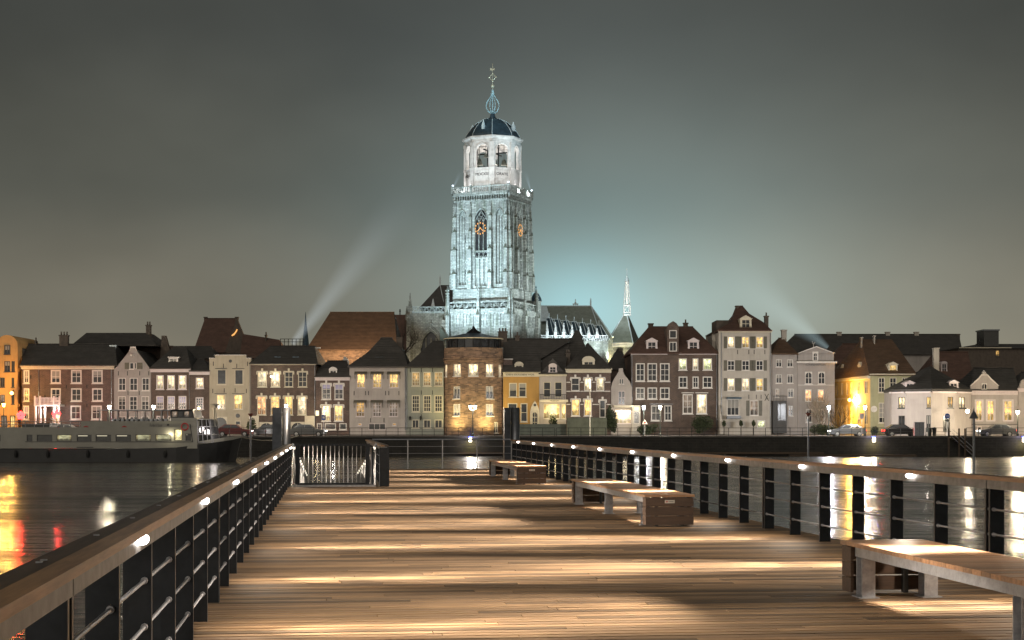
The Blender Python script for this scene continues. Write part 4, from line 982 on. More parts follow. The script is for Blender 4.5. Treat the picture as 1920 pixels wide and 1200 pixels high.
q = MB(); q.tube((h.X(1528), 1, h.Z(650)), (h.X(1528), 1, h.Z(643)), .04).tube((h.X(1528), 1, h.Z(645)), (h.X(1525.5), 1, h.Z(639)), .035).tube((h.X(1528), 1, h.Z(645)), (h.X(1531), 1, h.Z(641)), .035); q.build('antenna', m['trim'], h.e)
h.box('string_course', 'trim', 1496, 1564, 721.5, 722.5, -.05, -.003)
# --- corner house: orange side wing + pale front
h = House('corner_house', 'yellow corner house with sodium lit side wing and broad brown roof', 'house', 1632, 1716, 200)
h.wins = [(1647, 708, 1659, 736, 'D', {'grid': (2, 3)}), (1668, 708, 1681, 736, 'D', {'grid': (2, 3)}), (1691, 708, 1702, 736, 'D', {'grid': (2, 3)}), (1647.5, 755, 1663.5, 793, 'C', {'grid': (2, 4)}), (1684, 755, 1699, 793, 'C', {'grid': (2, 4)})]
h.wall(704.5, m['olive'], 14); h.dress('trimcream', .09); h.cornice(701, 704.4, 'trimcream')
MB().lathe(0, 0, [(.02, 0), (.4, .02), (.4, .1)], 16).build('wall_clock', m['plate'], h.e).location = (h.X(1638.5), -.02, h.Z(767))
[o for o in C.objects if o.name.startswith('wall_clock')][-1].rotation_euler = (R(90), 0, 0)
# side wing runs back to the left from the corner
xa, ya = h.X(1632), 0.0; xb = wx(1565, 216) - h.rx; yb = 16.0
L_ = math.hypot(xb-xa, yb-ya); an = math.atan2(yb-ya, xb-xa)
M = Matrix.Translation((xb, yb, 0)) @ Matrix.Rotation(an+math.pi, 4, 'Z')      # local x from far (left) end to the corner
ztop = h.Z(704.5); q = MB(M)
wn = []
for k, (f0, f1) in enumerate(((.05, .10), (.20, .26), (.34, .40), (.47, .53), (.66, .74), (.85, .93))):
    wn.append((f0*L_, f1*L_, h.Z(738), h.Z(713))); wn.append((f0*L_, f1*L_, h.Z(796), h.Z(757)))
xs = sorted({0, L_} | {x for w_ in wn for x in w_[:2]}); zs = sorted({0, ztop} | {z for w_ in wn for z in w_[2:]})
for a0, a1 in zip(xs, xs[1:]):
    for c0, c1 in zip(zs, zs[1:]):
        if not any(w_[0] < (a0+a1)/2 < w_[1] and w_[2] < (c0+c1)/2 < w_[3] for w_ in wn): q.box(a0, a1, -.02, .3, c0, c1)
wing = q.build('side_wall', m['yellow'], h.e)
MB(M).box(-.2, L_+.05, -.35, -.021, ztop-.35, ztop+.02).build('side_cornice', m['trimcream'], h.e)
MB(M).box(0, L_*.62, -.10, -.0215, h.Z(746), h.Z(743)).build('string_course', m['trimcream'], h.e)
for w_ in wn:
    q = MB(M).box(w_[0], w_[0]+.1, .02, .12, w_[2], w_[3]).box(w_[1]-.1, w_[1], .02, .12, w_[2], w_[3]).box(w_[0]+.1, w_[1]-.1, .02, .12, w_[3]-.1, w_[3]).box(w_[0]+.1, w_[1]-.1, .02, .12, w_[2], w_[2]+.1)
    q.box((w_[0]+w_[1])/2-.04, (w_[0]+w_[1])/2+.04, .03, .11, w_[2]+.1, w_[3]-.1)
    f_ = q.build('window', m['trimcream'], h.e); MB(M).box(w_[0]+.05, w_[1]-.05, .08, .10, w_[2]+.05, w_[3]-.05).build('pane', m['C'], f_)
q = MB().add([(h.X(1629), -.4, ztop), (h.X(1720), -.4, ztop), (h.X(1720), 18, ztop), (xb-.5, yb, ztop), (xb-.5, yb+4, ztop), (wx(1612, 212)-h.rx, 11, wz(636, 211)-h.zb), (wx(1672, 210)-h.rx, 10, wz(636, 210)-h.zb)],
             [(0,1,6,5), (1,2,6), (0,5,3), (2,4,5,6), (3,5,4), (0,3,4,2,1)])
h.r = q.build('roof', m['roofbrown'], h.e); h.dormer(1666, 1683, 678, 699, 'Y', 1.0, 'trimcream')
h.dormer(1735, 1748, 676, 690, 'C', 1.6, 'trimcream', depth=1.2) if 0 else None
for f0, yy in ((.12, 0), (.60, 0)):
    q = MB(M); q.box(f0*L_, f0*L_+1.3, .3, 2.2, ztop, h.Z(683)); q.prism([(f0*L_-.1, h.Z(683)), (f0*L_+1.4, h.Z(683)), (f0*L_+.65, h.Z(675))], .25, 2.2); d_ = q.build('side_dormer', m['trimcream'], h.e)
    MB(M).box(f0*L_+.3, f0*L_+1.0, .26, .29, ztop+.3, h.Z(685)).build('pane', m['C'], d_)
h.chimney(1615, 1617, 632, 645, 9, pots=0, mat='white'); h.chimney(1639, 1641, 629, 645, 9, pots=0, mat='white')
# --- rounded white corner house with conical roof
h = House('corner_pavilion', 'low white polygonal house with dark cone roof and two dormers', 'house', 1672, 1821, 196)
pts = [(1672, 0), (1700, -2.2), (1746, -3.6), (1790, -2.6), (1821, -.3)]
P2 = [(h.X(x, d), d) for x, d in pts]
q = MB(); zt = h.Z(735)
wlist = {0: [(.45, 1.0-.12, 745, 765.5, 'W'), (.45, .88, 779.5, 802, 'D')], 1: [(.82, .99, 745, 765.5, 'Y'), (.80, .98, 779, 808, 'C')], 2: [(.02, .20, 745, 765.5, 'Y') if 0 else (.70, .93, 745, 765.5, 'O'), (.50, .80, 779, 808, 'D')], 3: [(.25, .62, 745, 765.5, 'W')]}
wf = []
for k, (A, B) in enumerate(zip(P2, P2[1:])):
    L2 = math.hypot(B[0]-A[0], B[1]-A[1]); M2 = Matrix.Translation((A[0], A[1], 0)) @ Matrix.Rotation(math.atan2(B[1]-A[1], B[0]-A[0]), 4, 'Z')
    ww = [(a*L2, b2*L2, h.Z(y1), h.Z(y0), kd) for a, b2, y0, y1, kd in wlist[k]]
    xs = sorted({0, L2} | {x for w_ in ww for x in w_[:2]}); zs = sorted({0, zt} | {z for w_ in ww for z in w_[2:4]})
    q.M = M2
    for a0, a1 in zip(xs, xs[1:]):
        for c0, c1 in zip(zs, zs[1:]):
            if not any(w_[0] < (a0+a1)/2 < w_[1] and w_[2] < (c0+c1)/2 < w_[3] for w_ in ww): q.box(a0, a1, 0, .3, c0, c1)
    q.box(0, L2, -.06, -.001, h.Z(768), h.Z(766.8))
    wf += [(M2, w_) for w_ in ww]
q.M = None; q.box(P2[0][0], P2[0][0]+.3, .3, 10, 0, zt).box(P2[-1][0]-.3, P2[-1][0], .3, 10, 0, zt)
q.build('wall', m['pinkwhite'], h.e)
for M2, w_ in wf:
    q = MB(M2).box(w_[0], w_[0]+.07, .02, .12, w_[2], w_[3]).box(w_[1]-.07, w_[1], .02, .12, w_[2], w_[3]).box(w_[0]+.07, w_[1]-.07, .02, .12, w_[3]-.07, w_[3]).box(w_[0]+.07, w_[1]-.07, .02, .12, w_[2], w_[2]+.07)
    q.box((w_[0]+w_[1])/2-.05, (w_[0]+w_[1])/2+.05, .03, .11, w_[2]+.07, w_[3]-.07).box(w_[0]-.05, w_[1]+.05, -.14, -.062, w_[2]-.1, w_[2])
    f_ = q.build('window', m['framedark'], h.e); MB(M2).box(w_[0]+.04, w_[1]-.04, .08, .10, w_[2]+.04, w_[3]-.04).build('pane', m[w_[4]], f_)
q = MB(); ring = [(x*1.0, y-.35) for x, y in P2] + [(P2[-1][0]+.2, 10), (P2[0][0]-.2, 10)]
ap = (h.X(1746, 4), 4.5, h.Z(686, 4)); n = len(ring)
q.add([(x, y, zt+.3) for x, y in ring] + [(x, y, zt) for x, y in ring] + [ap], [(i, (i+1) % n, 2*n) for i in range(n)] + [(n+i, n+(i+1) % n, (i+1) % n, i) for i in range(n)] + [tuple(range(2*n-1, n-1, -1))])
h.r = q.build('roof', m['rooftile'], h.e)
q = MB()
for A, B in zip(P2, P2[1:]):
    M2 = Matrix.Translation((A[0], A[1], 0)) @ Matrix.Rotation(math.atan2(B[1]-A[1], B[0]-A[0]), 4, 'Z'); q.M = M2; q.box(-.02, math.hypot(B[0]-A[0], B[1]-A[1])+.02, -.42, -.001, zt-.18, zt-.005)
q.build('cornice', m['trimpink'], h.e)
h.dormer(1698, 1714, 713, 730.5, 'D', -1.2, 'trimpink', depth=2.2); h.dormer(1780, 1797, 712, 730.5, 'D', -2.0, 'trimpink', depth=2.4)
h.chimney(1751, 1761, 652, 692, 7, mat='white', pots=0)
h = House('rear_dormer_house', 'dark roof with one arched white dormer right of a tall chimney', 'house', 1745, 1822, 214)
h.wins = (); h.wall(712, m['grey'], 8); h.roof([(1738, 1826, 712, -.2), (1752, 1815, 660, 4.5)], 9, 'roofred'); h.dormer(1765, 1776, 678, 699, 'D', 1.2, 'trimpink', arch=True)
# --- white house with ornamental gable
h = House('white_house', 'white house with small ornamental gable and three tall ornate windows', 'house', 1821.3, 1910, 198)
h.wins = rows([(1829.5, 1842), (1850.5, 1864.5), (1882, 1898.5)], 751, 789, 'P' if 0 else ['Y', 'Y', 'Y'], grid=(2,3), trim=.14) + rows([(1832, 1841), (1852, 1862), (1884, 1894)], 799.5, 807, 'DDD', grid=(1,1))
h.wall(740.5, m['pinkwhite'], 10); h.dress('trimpink', .10); h.cornice(731, 740.4, 'trimpink')
gq = [(1820, 730.8), (1872, 730.8), (1872, 723), (1865, 717), (1858, 711), (1852, 704), (1850, 700), (1842, 700), (1840, 704), (1834, 711), (1827, 717), (1820, 723)]
h.gable(gq, 'pinkwhite', 0, .4); h.gable([(1818.5, 723.5), (1820.5, 723.5), (1827.5, 718), (1835, 711.6), (1841, 704), (1851, 704), (1857, 711.6), (1864.5, 718), (1871.5, 723.5), (1873.5, 723.5), (1866, 716.5), (1859, 710), (1852, 702), (1840, 702), (1833, 710), (1826, 716.5)], 'trim', -.1, -.003, 'gable_moulding')
MB().lathe(h.X(1845.5), .2, [(.2, h.Z(700)), (.3, h.Z(698)), (.12, h.Z(696)), (.02, h.Z(694))], 10).build('finial', m['trim'], h.e)
h.window(1840.5, 718.5, 1851, 730, 'D', (2, 1), 'trim', .06, arch=True, dy=-.14, sill=False)
h.roof([(1820, 1912, 731, -.2), (1826, 1900, 690, 5)], 10)
h.box('string_course', 'framedark', 1822, 1909.5, 795, 796.2, -.1, -.003)
h = House('white_house', 'white building cut off by the right picture edge', 'house', 1910.3, 2010, 197.5)
h.wins = rows([(1922, 1936), (1950, 1964), (1978, 1992)], 751, 789, 'YDY', grid=(2, 3))
h.wall(735, m['pinkwhite'], 10); h.dress('trimpink', .1); h.cornice(728, 734.9, 'trimpink'); h.gable([(1911, 727.9), (1975, 727.9), (1965, 716), (1935, 702), (1915, 714)], 'pinkwhite', 0, .4); h.roof([(1908, 2012, 728, .5), (1915, 2000, 698, 5)], 10)
# --- big roofs behind on the right
h = House('long_slate_building', 'very long dark roof with three small chimneys behind the right houses', 'building', 1474, 1804, 262, group=None)
h.wins = (); h.wall(664, m['grey'], 12); h.roof([(1468, 1806, 664, -.3), (1490, 1798, 627, 6)], 12, 'rooftile')
for x in (1574, 1665, 1719): h.chimney(x-4, x+4, 622, 631, 5.6, mat='white', pots=0)
h.chimney(1794, 1800, 626, 640, 5.6, pots=0)
h = House('dark_office_block', 'wide dark flat roofed block with rooftop box at the far right', 'building', 1797, 2040, 250, group=None)
h.wins = [(1867, 657, 1874, 668, 'O', {'grid': (1, 1)})]
h.wall(652, m['brickchim'], 14); h.dress('framedark', .05); h.roof([(1794, 2044, 652, -.3), (1830, 2040, 646, 7)], 14)
h.box('roof_edge', 'trimcream', 1797, 1895, 651.5, 653, -.45, -.31); h.box('lit_ledge', 'sign', 1838, 1892, 672.5, 674, -.25, -.01) if 0 else None
h.box('rooftop_box', 'framedark', 1852, 1880, 618, 648, 2, 6); h.box('rooftop_cap', 'steelgrey', 1850.5, 1881.5, 616, 618.5, 1.8, 6.2)
q = MB()
for x in (1849, 1846): q.tube((h.X(x), 3, h.Z(650)), (h.X(x+1), 3, h.Z(632)), .05)
for k in range(4): q.tube((h.X(1846), 3, h.Z(648-k*4)), (h.X(1850), 3, h.Z(648-k*4)), .04)
q.build('ladder', m['iron'], h.e)
h = House('rear_house', 'brown hipped roof mass behind the orange side wing', 'house', 1558, 1626, 232)
h.wins = (); h.wall(682, m['brickbrown'], 9); h.roof([(1552, 1640, 682, -.2), (1580, 1626, 645, 4.5)], 9, 'roofred')
h = House('rear_house', 'low dark roof behind the brick hotel at the left', 'house', 30, 70, 222)
h.wins = (); h.wall(664, m['grey'], 8); h.roof([(28, 75, 664, -.2), (34, 70, 650, 4)], 8)
h.box('vent', 'trim', 64, 84, 641, 642, 4, 4.3)

# ================================================================ CHURCH WITH TOWER
ch = House('church', 'floodlit medieval church with tall square tower, white lantern and dark dome', 'church', 846, 1000, 300, group=None)
TH = math.radians(23.1); cxw, cyw = -3.72, 307.75
TM = Matrix.Translation((cxw-ch.rx, cyw-300, -ch.zb)) @ Matrix.Rotation(-TH, 4, 'Z')     # tower frame: z is world height
def fz(y): return EYE + (798-y)*.1008
def cz(y): return EYE + (798-y)*.10258
m['stonedark'] = plaster('dark_capstone', (.085, .095, .075), .4, 1)  # tower caps coloured dark for the shade above floodlight from below
def face(k): return TM @ Matrix.Rotation(k*math.pi/2, 4, 'Z')       # face k: outward = -y
HW = 5.55
shaft = MB(TM).box(-HW+.5, HW-.5, -HW+.5, HW-.5, 24, 45).box(-5.75, 5.75, -5.75, 5.75, 24.9, 27.4).build('tower_core', m['stone'], ch.e)
low = MB(TM).box(-6.2, 6.2, -6.2, 6.2, ZS, 23.4).build('tower_base', m['stone'], ch.e)
for k in range(4):
    M = face(k); q = MB(M); f = -HW
    q.arch(-HW, -2.4, 27.4, 44.3, -4.62, -3.05, 41.2, f, f+.499, True, 8, 28.3)
    q.arch(-2.4, 2.4, 27.4, 44.3, -1.35, 1.35, 40.4, f, f+.4985, True, 10, 28.0)
    q.arch(2.4, HW, 27.4, 44.3, 3.05, 4.62, 41.2, f, f+.499, True, 8, 28.3)
    # window mouldings and tracery
    for xc, hw_, zs, zb_ in ((-3.835, .785, 41.2, 28.3), (0, 1.35, 40.4, 28.0), (3.835, .785, 41.2, 28.3)):
        pts = []
        for i in range(9):
            t_ = -1 + 2*i/8; pts.append((xc+hw_*1.06*t_, f-.05, zs + math.sqrt(max(0, 4-(1+abs(t_))**2))*hw_*1.06))
        q.path(pts, .10)
        if hw_ < 1: 
            for x in (xc-.28, xc+.28): q.box(x-.05, x+.05, f+.2, f+.45, zb_, zs)
            q.tube((xc-.7, f+.15, zs), (xc, f+.15, zs+.95), .07).tube((xc+.7, f+.15, zs), (xc, f+.15, zs+.95), .07)
    for x in (-.45, .45, -1.3, 1.3): q.box(x-.06, x+.06, f+.10, f+.42, 28.0, 41.0)
    for x in (-.9, 0, .9):
        for sg in (-1, 1): q.tube((x+sg*.42, f+.2, 40.2), (x, f+.2, 41.0), .05); q.tube((x+sg*.42, f+.2, 34.1), (x, f+.2, 34.6), .05); q.tube((x+sg*.42, f+.2, 33.3), (x, f+.2, 33.8), .05)
    q.tube((-.9, f+.2, 41), (0, f+.2, 42.3), .06).tube((.9, f+.2, 41), (0, f+.2, 42.3), .06)
    for a in range(8): q.tube((.38*math.cos(a*.785), f+.2, 41.5+.38*math.sin(a*.785)), (.38*math.cos((a+1)*.785), f+.2, 41.5+.38*math.sin((a+1)*.785)), .05)
    q.box(-1.34, 1.34, f+.08, f+.45, 33.2, 33.45).box(-1.34, 1.34, f+.08, f+.45, 34.55, 34.75)
    # string courses, corbel table
    for z, e_ in ((27.4, .22), (44.3, .18)): q.box(-HW-e_, HW+e_, f-e_, f-.001, z-.16, z+.10)
    n = 22
    for i in range(n):
        x = -HW+.25+(2*HW-.5)*i/(n-1); q.box(x-.09, x+.09, f-.30, f-.002, 44.45, 45.1); q.frus(x-.2, x+.2, f-.30, f-.002, 45.1, x-.25, x+.25, f-.38, f-.002, 45.4)
        if i % 2 == 0: q.frus(x-.02, x+.02, f-.08, f-.002, 43.1, x-.12, x+.12, f-.12, f-.002, 44.1)
    # slots
    fw = q.build('tower_face', m['stone'], ch.e)
    for x in (-3.5, 3.5): MB(M).box(x-.10, x+.10, f+.485, f+.499, 36.2, 37.8).box(x-.10, x+.10, f+.485, f+.499, 30.0, 31.2).build('slit_window', m['D'], fw)
    q = MB(M)
    q.box(-1.29, 1.29, f+.44, f+.4975, 33.5, 42.4); q.build('belfry_window', m['D'], fw)
    # stepped buttresses with dark caps and pinnacles
    for x in (-5.28, -2.08, 2.08, 5.28):
        b_ = MB(M); z0 = 27.5
        for z1, pr, w_ in ((30.4, .85, .42), (35.0, .68, .36), (38.4, .50, .30), (41.2, .34, .24)):
            b_.box(x-w_, x+w_, f-pr, f-.003, z0, z1)
            for sx in (-w_*.9, w_*.9): b_.tube((x+sx, f-pr-.03, z0), (x+sx, f-pr-.03, z1-.3), .06, n=6)
            b_.cur = 1; b_.prism([(x-w_-.05, z1+.001), (x+w_+.05, z1+.001), (x, z1+.62)], f-pr-.06, f-.003); b_.cur = 0
            z0 = z1
        b_.frus(x-.16, x+.16, f-.34, f-.02, 41.2, x-.12, x+.12, f-.26, f-.02, 42.9); b_.frus(x-.12, x+.12, f-.26, f-.02, 42.9, x-.01, x+.01, f-.15, f-.10, 44.2)
        for i in range(5):
            for sx in (-1, 1): b_.box(x+sx*.16-.05, x+sx*.16+.05, f-.34, f-.24, 41.4+i*.42, 41.55+i*.42)
        b_.build('buttress', [m['stone'], m['stonedark']], ch.e)
    # parapet with balusters
    q = MB(M); g = -5.92
    q.box(-5.92, 5.92, g, g+.35, 45.4, 45.85).box(-5.92, 5.92, g+.02, g+.25, 46.75, 47.0)
    for i in range(27): x = -5.7+11.4*i/26; q.box(x-.09, x+.09, g+.06, g+.2, 45.85, 46.75)
    for x in (-5.85, -2, 2, 5.85): q.box(x-.17, x+.17, g-.02, g+.30, 45.85, 47.2)
    q.build('parapet', m['stone'], ch.e)
    # lower stage: blind arcade, gallery balustrade, buttresses
    q = MB(M); f2 = -6.2
    for i in range(17):
        x = -5.6+11.2*i/16; q.box(x-.16, x+.16, f2-.16, f2-.002, 20.4, 22.6); 
        q.frus(x-.30, x+.30, f2-.16, f2-.002, 22.6, x-.34, x+.34, f2-.20, f2-.002, 22.9)
    q.box(-6.4, 6.4, f2-.3, f2-.001, 22.9, 23.4)
    for z in (8, 12.4, 17.0): q.box(-6.3, 6.3, f2-.10, f2-.003, z, z+.2)
    q.build('arcade', m['stone'], ch.e)
    q = MB(M); g = -6.5
    q.box(-6.5, 6.5, g, g+.25, 23.41, 23.7).box(-6.5, 6.5, g, g+.25, 24.85, 25.05)
    n = 18
    for i in range(n):
        x0 = -6.3+12.6*i/n; x1 = -6.3+12.6*(i+1)/n
        if i % 2: q.tube((x0, g+.12, 23.7), (x1, g+.12, 24.85), .07)
        else: q.tube((x0, g+.12, 24.85), (x1, g+.12, 23.7), .07)
        a_ = []
        for j in range(7): a_.append(((x0+x1)/2+.26*math.cos(j*math.pi/3), g+.12, 24.28+.26*math.sin(j*math.pi/3)))
        q.path(a_, .045, 4)
    q.build('gallery_balustrade', m['stone'], ch.e)
    for x in (-6.3, 0, 6.3):
        b_ = MB(M).box(x-.35, x+.35, -7.1, -6.21, ZS, 22.5).frus(x-.35, x+.35, -7.1, -6.51, 22.5, x-.22, x+.22, -6.9, -6.5, 25.4).frus(x-.22, x+.22, -6.9, -6.5, 25.4, x-.01, x+.01, -6.7, -6.66, 28.2)
        for i in range(4):
            for sx in (-1, 1): b_.box(x+sx*.2-.08, x+sx*.2+.08, -6.95, -6.6, 25.5+i*.55, 25.7+i*.55)
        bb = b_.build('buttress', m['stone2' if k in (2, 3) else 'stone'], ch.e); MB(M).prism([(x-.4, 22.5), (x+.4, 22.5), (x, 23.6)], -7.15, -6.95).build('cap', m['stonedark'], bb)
    if k in (0, 1, 3):
        ck = empty('clock', (0, 0, 0)); 
        q = MB(M)
        for i in range(12):
            a = i*math.pi/6; q.box(1.05*math.sin(a)-.11, 1.05*math.sin(a)+.11, f-.28, f-.22, 38.9+1.05*math.cos(a)-.13, 38.9+1.05*math.cos(a)+.13)
        q.tube((0, f-.3, 38.95), (-.62, f-.3, 38.35), .07).tube((0, f-.3, 38.95), (.72, f-.3, 38.3), .07).tube((0, f-.3, 38.9), (0, f-.3, 39.1), .14)
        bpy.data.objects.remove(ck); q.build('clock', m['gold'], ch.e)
# octagonal lantern
RL = 5.3; apo = RL*math.cos(math.pi/8); sw = RL*math.sin(math.pi/8)
MB(TM).box(-5.6, 5.6, -5.6, 5.6, 45, 45.6).build('gallery_floor', m['stonedark'], ch.e)
for k in range(8):
    M = TM @ Matrix.Rotation(k*math.pi/4, 4, 'Z'); q = MB(M)
    q.arch(-sw+.05, sw-.05, 45.6, 55.4, -1.28, 1.28, cz(289.5), -apo, -apo+.55, False, 10, cz(322))
    q.box(-1.6, 1.6, -apo-.14, -apo-.001, cz(323), cz(321)); q.box(-1.35, 1.35, -apo-.10, -apo-.002, cz(341), cz(326)) 
    pts = [(1.34*math.cos(math.pi*i/10), -apo-.05, cz(289.5)+1.34*math.sin(math.pi*i/10)) for i in range(11)]; q.path(pts, .12)
    q.box(-.2, .2, -apo-.2, -apo-.001, cz(277), cz(274.5))
    lf = q.build('lantern_face', m['stonewhite'], ch.e)
    if k in (0, 7, 1):
        o, _w = text_mesh({0: 'MDCXIII', 7: 'VIGILATE', 1: 'ORATE'}[k], .75, m['iron'], .02); o.parent = lf
        o.matrix_local = M @ Matrix.Translation((0, -apo-.12, cz(333.5))) @ Matrix.Rotation(math.pi/2, 4, 'X')
    M2 = TM @ Matrix.Rotation(k*math.pi/4+math.pi/8, 4, 'Z'); q = MB(M2)
    q.box(-.42, .42, -RL-.22, -RL+.5, 45.6, cz(323)).box(-.50, .50, -RL-.30, -RL+.5, cz(323), cz(320.5)).box(-.34, .34, -RL-.16, -RL+.5, cz(320.5), cz(280)).box(-.46, .46, -RL-.28, -RL+.5, cz(280), 55.4)
    for sx in (-.36, 0, .36): q.box(sx-.07, sx+.07, -RL-.24, -RL-.161, cz(319), cz(281.5))
    q.build('pilaster', m['stonewhite'], ch.e)
MB(TM).lathe(0, 0, [(RL, 55.4), (RL+.1, 55.5), (RL+.12, 55.95), (RL+.55, 56.3), (RL+.62, 56.55), (RL+.4, 56.62)], 8, math.pi/8).build('lantern_cornice', m['stonewhite'], ch.e)
MB(TM).lathe(0, 0, [(RL-.05, 56.63), (RL-.1, 57.1), (4.75, 57.9), (4.35, 58.45), (3.7, 59.2), (2.9, 59.85), (2.2, 60.25), (1.2, 60.55), (.62, 60.8), (.42, 61.4), (.3, 61.8)], 8, math.pi/8).build('dome', m['lead'], ch.e)
q = MB(TM)
for k in range(8):
    a = k*math.pi/4+math.pi/8; prof = [(RL-.03, 56.66), (RL-.08, 57.1), (4.77, 57.9), (4.37, 58.45), (3.72, 59.2), (2.92, 59.87), (2.2, 60.27), (1.2, 60.57)]
    q.path([(r_*math.cos(a), r_*math.sin(a), z) for r_, z in prof], .055, 5)
q.build('dome_ribs', m['leadwhite'], ch.e)
for a in (-math.pi/2, 0, math.pi/2, math.pi): 
    q = MB(TM @ Matrix.Rotation(a, 4, 'Z')).box(4.0, 4.72, -.20, .20, 57.9, 58.5); q.frus(4.0, 4.76, -.24, .24, 58.5, 4.3, 4.34, -.02, .02, 59.8); q.build('dome_dormer', m['leadwhite'], ch.e)
q = MB(TM)
for k in range(8):
    a = k*math.pi/4; prof = [(.25, 61.6), (.95, 62.1), (1.38, 62.9), (1.22, 63.7), (.72, 64.5), (.28, 65.2), (.12, 65.9)]
    q.path([(r_*math.cos(a), r_*math.sin(a), z) for r_, z in prof], .07, 5)
q.tube((0, 0, 61.5), (0, 0, 66.2), .09)
q.lathe(0, 0, [(.3, 65.3), (.34, 65.5), (.18, 65.7), (.26, 66.0), (.08, 66.3)], 10).build('open_spire', m['teal'], ch.e)
m['gilt'] = plain('pale_gilded_metal', (.72, .72, .58), .4, .3, .1)
q = MB(TM).ball((0, 0, 66.9), .36, 12).tube((0, 0, 66.2), (0, 0, 71.3), .055)
for i in range(12):
    a = i*math.pi/6; b2 = a+math.pi/6; q.tube((.55*math.cos(a), 0, 68.6+.55*math.sin(a)), (.55*math.cos(b2), 0, 68.6+.55*math.sin(b2)), .07)
for a in range(4): q.ball((.72*math.cos(a*math.pi/2), 0, 68.6+.72*math.sin(a*math.pi/2)), .17)
q.prism([(-.5, 70.0), (-.1, 69.9), (.35, 69.95), (.45, 70.35), (.2, 70.25), (-.1, 70.2), (-.3, 70.45), (-.55, 70.4)], -.04, .04)
q.build('weathercock_cross', m['gilt'], ch.e)
# carillon bells and inner drum
bm = plain('old_bronze', (.12, .13, .11), .5, .6, .3)
for x, y, z, r_ in ((-1.6, -2.6, 52.2, .75), (1.5, -2.7, 52.0, .8), (0, -3.2, 53.2, .5), (-1.6, -3.3, 51.0, .45), (1.3, -3.4, 50.9, .5), (2.9, -1.2, 52, .7), (2.6, 1.4, 51.5, .7), (-3, -.6, 52, .7)):
    q = MB(TM).lathe(x, y, [(r_, z-r_), (r_*.72, z-r_*.6), (r_*.55, z+.2*r_), (r_*.3, z+.6*r_), (.05, z+.65*r_)], 12)
    q.tube((x, y, z+.6*r_), (x, y, 55.2), .05); q.build('bell', bm, ch.e)
q = MB(TM)
for z in (50.6, 53.8): q.box(-4.2, 4.2, -.1, .1, z, z+.2).box(-.1, .1, -4.2, 4.2, z+.21, z+.4)
for x in (-2.2, 0, 2.2): q.box(x-.08, x+.08, -2.4, -2.2, 45.7, 55.3)
q.build('bell_frame', m['iron'], ch.e)
# corner fixtures on the gallery
for sx, sy in ((-5.75, -5.75), (5.75, 5.75), (5.75, -5.75)): MB(TM).box(sx-.12, sx+.12, sy-.12, sy+.12, 47.21, 47.42).build('gallery_lamp', emit('gallery_lamp', (.7, .85, 1.0), 4.0), ch.e)

# ---- body of the church (left aisle front, roofs, choir)
def bx(name, mat, x0, x1, y0, y1, d0, d1, par=None):
    a, b, c, d = ch.X(x0, d0), ch.X(x1, d0), ch.Z(y1, d0), ch.Z(y0, d0)
    return MB().box(a, b, d0, d1, c, d).build(name, m[mat], par or ch.e)
def LX(x, d): return ch.X(x, d)
def LZ(y, d): return ch.Z(y, d)
d0 = 6.0
q = MB(); q.arch(LX(766, d0), LX(842, d0), 0, LZ(585, d0), LX(789, d0), LX(827, d0), LZ(652, d0), d0, d0+.6, True, 10)
q.box(LX(766, d0), LX(766, d0)+.5, d0+.6, 24, 0, LZ(585, d0)).box(LX(842, d0)-.5, LX(842, d0), d0+.6, 24, 0, LZ(585, d0))
for z in (3, 7.5, 12, 16, 19): q.box(LX(766, d0), LX(786, d0), d0-.08, d0-.001, z, z+.15)
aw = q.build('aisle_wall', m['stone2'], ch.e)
MB().box(LX(788, d0), LX(828, d0), d0+.9, d0+1.0, 0, LZ(612, d0)).build('west_window', m['D'], aw)
q = MB(); hw_ = (LX(827, d0)-LX(789, d0))/2; xc = (LX(789, d0)+LX(827, d0))/2; zs = LZ(652, d0)
for kk, rr_ in ((1.10, .20), (1.22, .14), (.97, .12)):
    q.path([(xc+hw_*kk*t_/8, d0-.15, zs+math.sqrt(max(0, 4-(1+abs(t_/8))**2))*hw_*kk) for t_ in range(-8, 9)], rr_)
for t_ in (-.5, 0, .5): q.box(xc+hw_*t_-.08, xc+hw_*t_+.08, d0+.3, d0+.5, zs-6, zs+hw_*1.0)
q.tube((xc, d0-.1, zs+hw_*1.9), (xc, d0-.1, zs+hw_*2.7), .16).lathe(xc, d0-.1, [(.1, zs+hw_*2.3), (.4, zs+hw_*2.42), (.1, zs+hw_*2.55)], 6)
q.build('window_moulding', m['stone2'], aw)
q = MB(); z0, z1 = LZ(585, d0), LZ(575.5, d0)
q.box(LX(766, d0), LX(842, d0), d0-.3, d0+.1, z0-.2, z0+.1).box(LX(766, d0), LX(842, d0), d0-.2, d0+.05, z1-.12, z1+.05)
n = 14; A, B = LX(768, d0), LX(842, d0)
for i in range(n):
    x0_, x1_2 = A+(B-A)*i/n, A+(B-A)*(i+1)/n
    q.tube((x0_, d0-.1, z0+.1), (x1_2, d0-.1, z1-.1), .06) if i % 2 else q.tube((x0_, d0-.1, z1-.1), (x1_2, d0-.1, z0+.1), .06)
    q.path([((x0_+x1_2)/2+.2*math.cos(j*math.pi/3), d0-.1, (z0+z1)/2+.2*math.sin(j*math.pi/3)) for j in range(7)], .04, 4)
q.build('aisle_balustrade', m['stone'], ch.e)
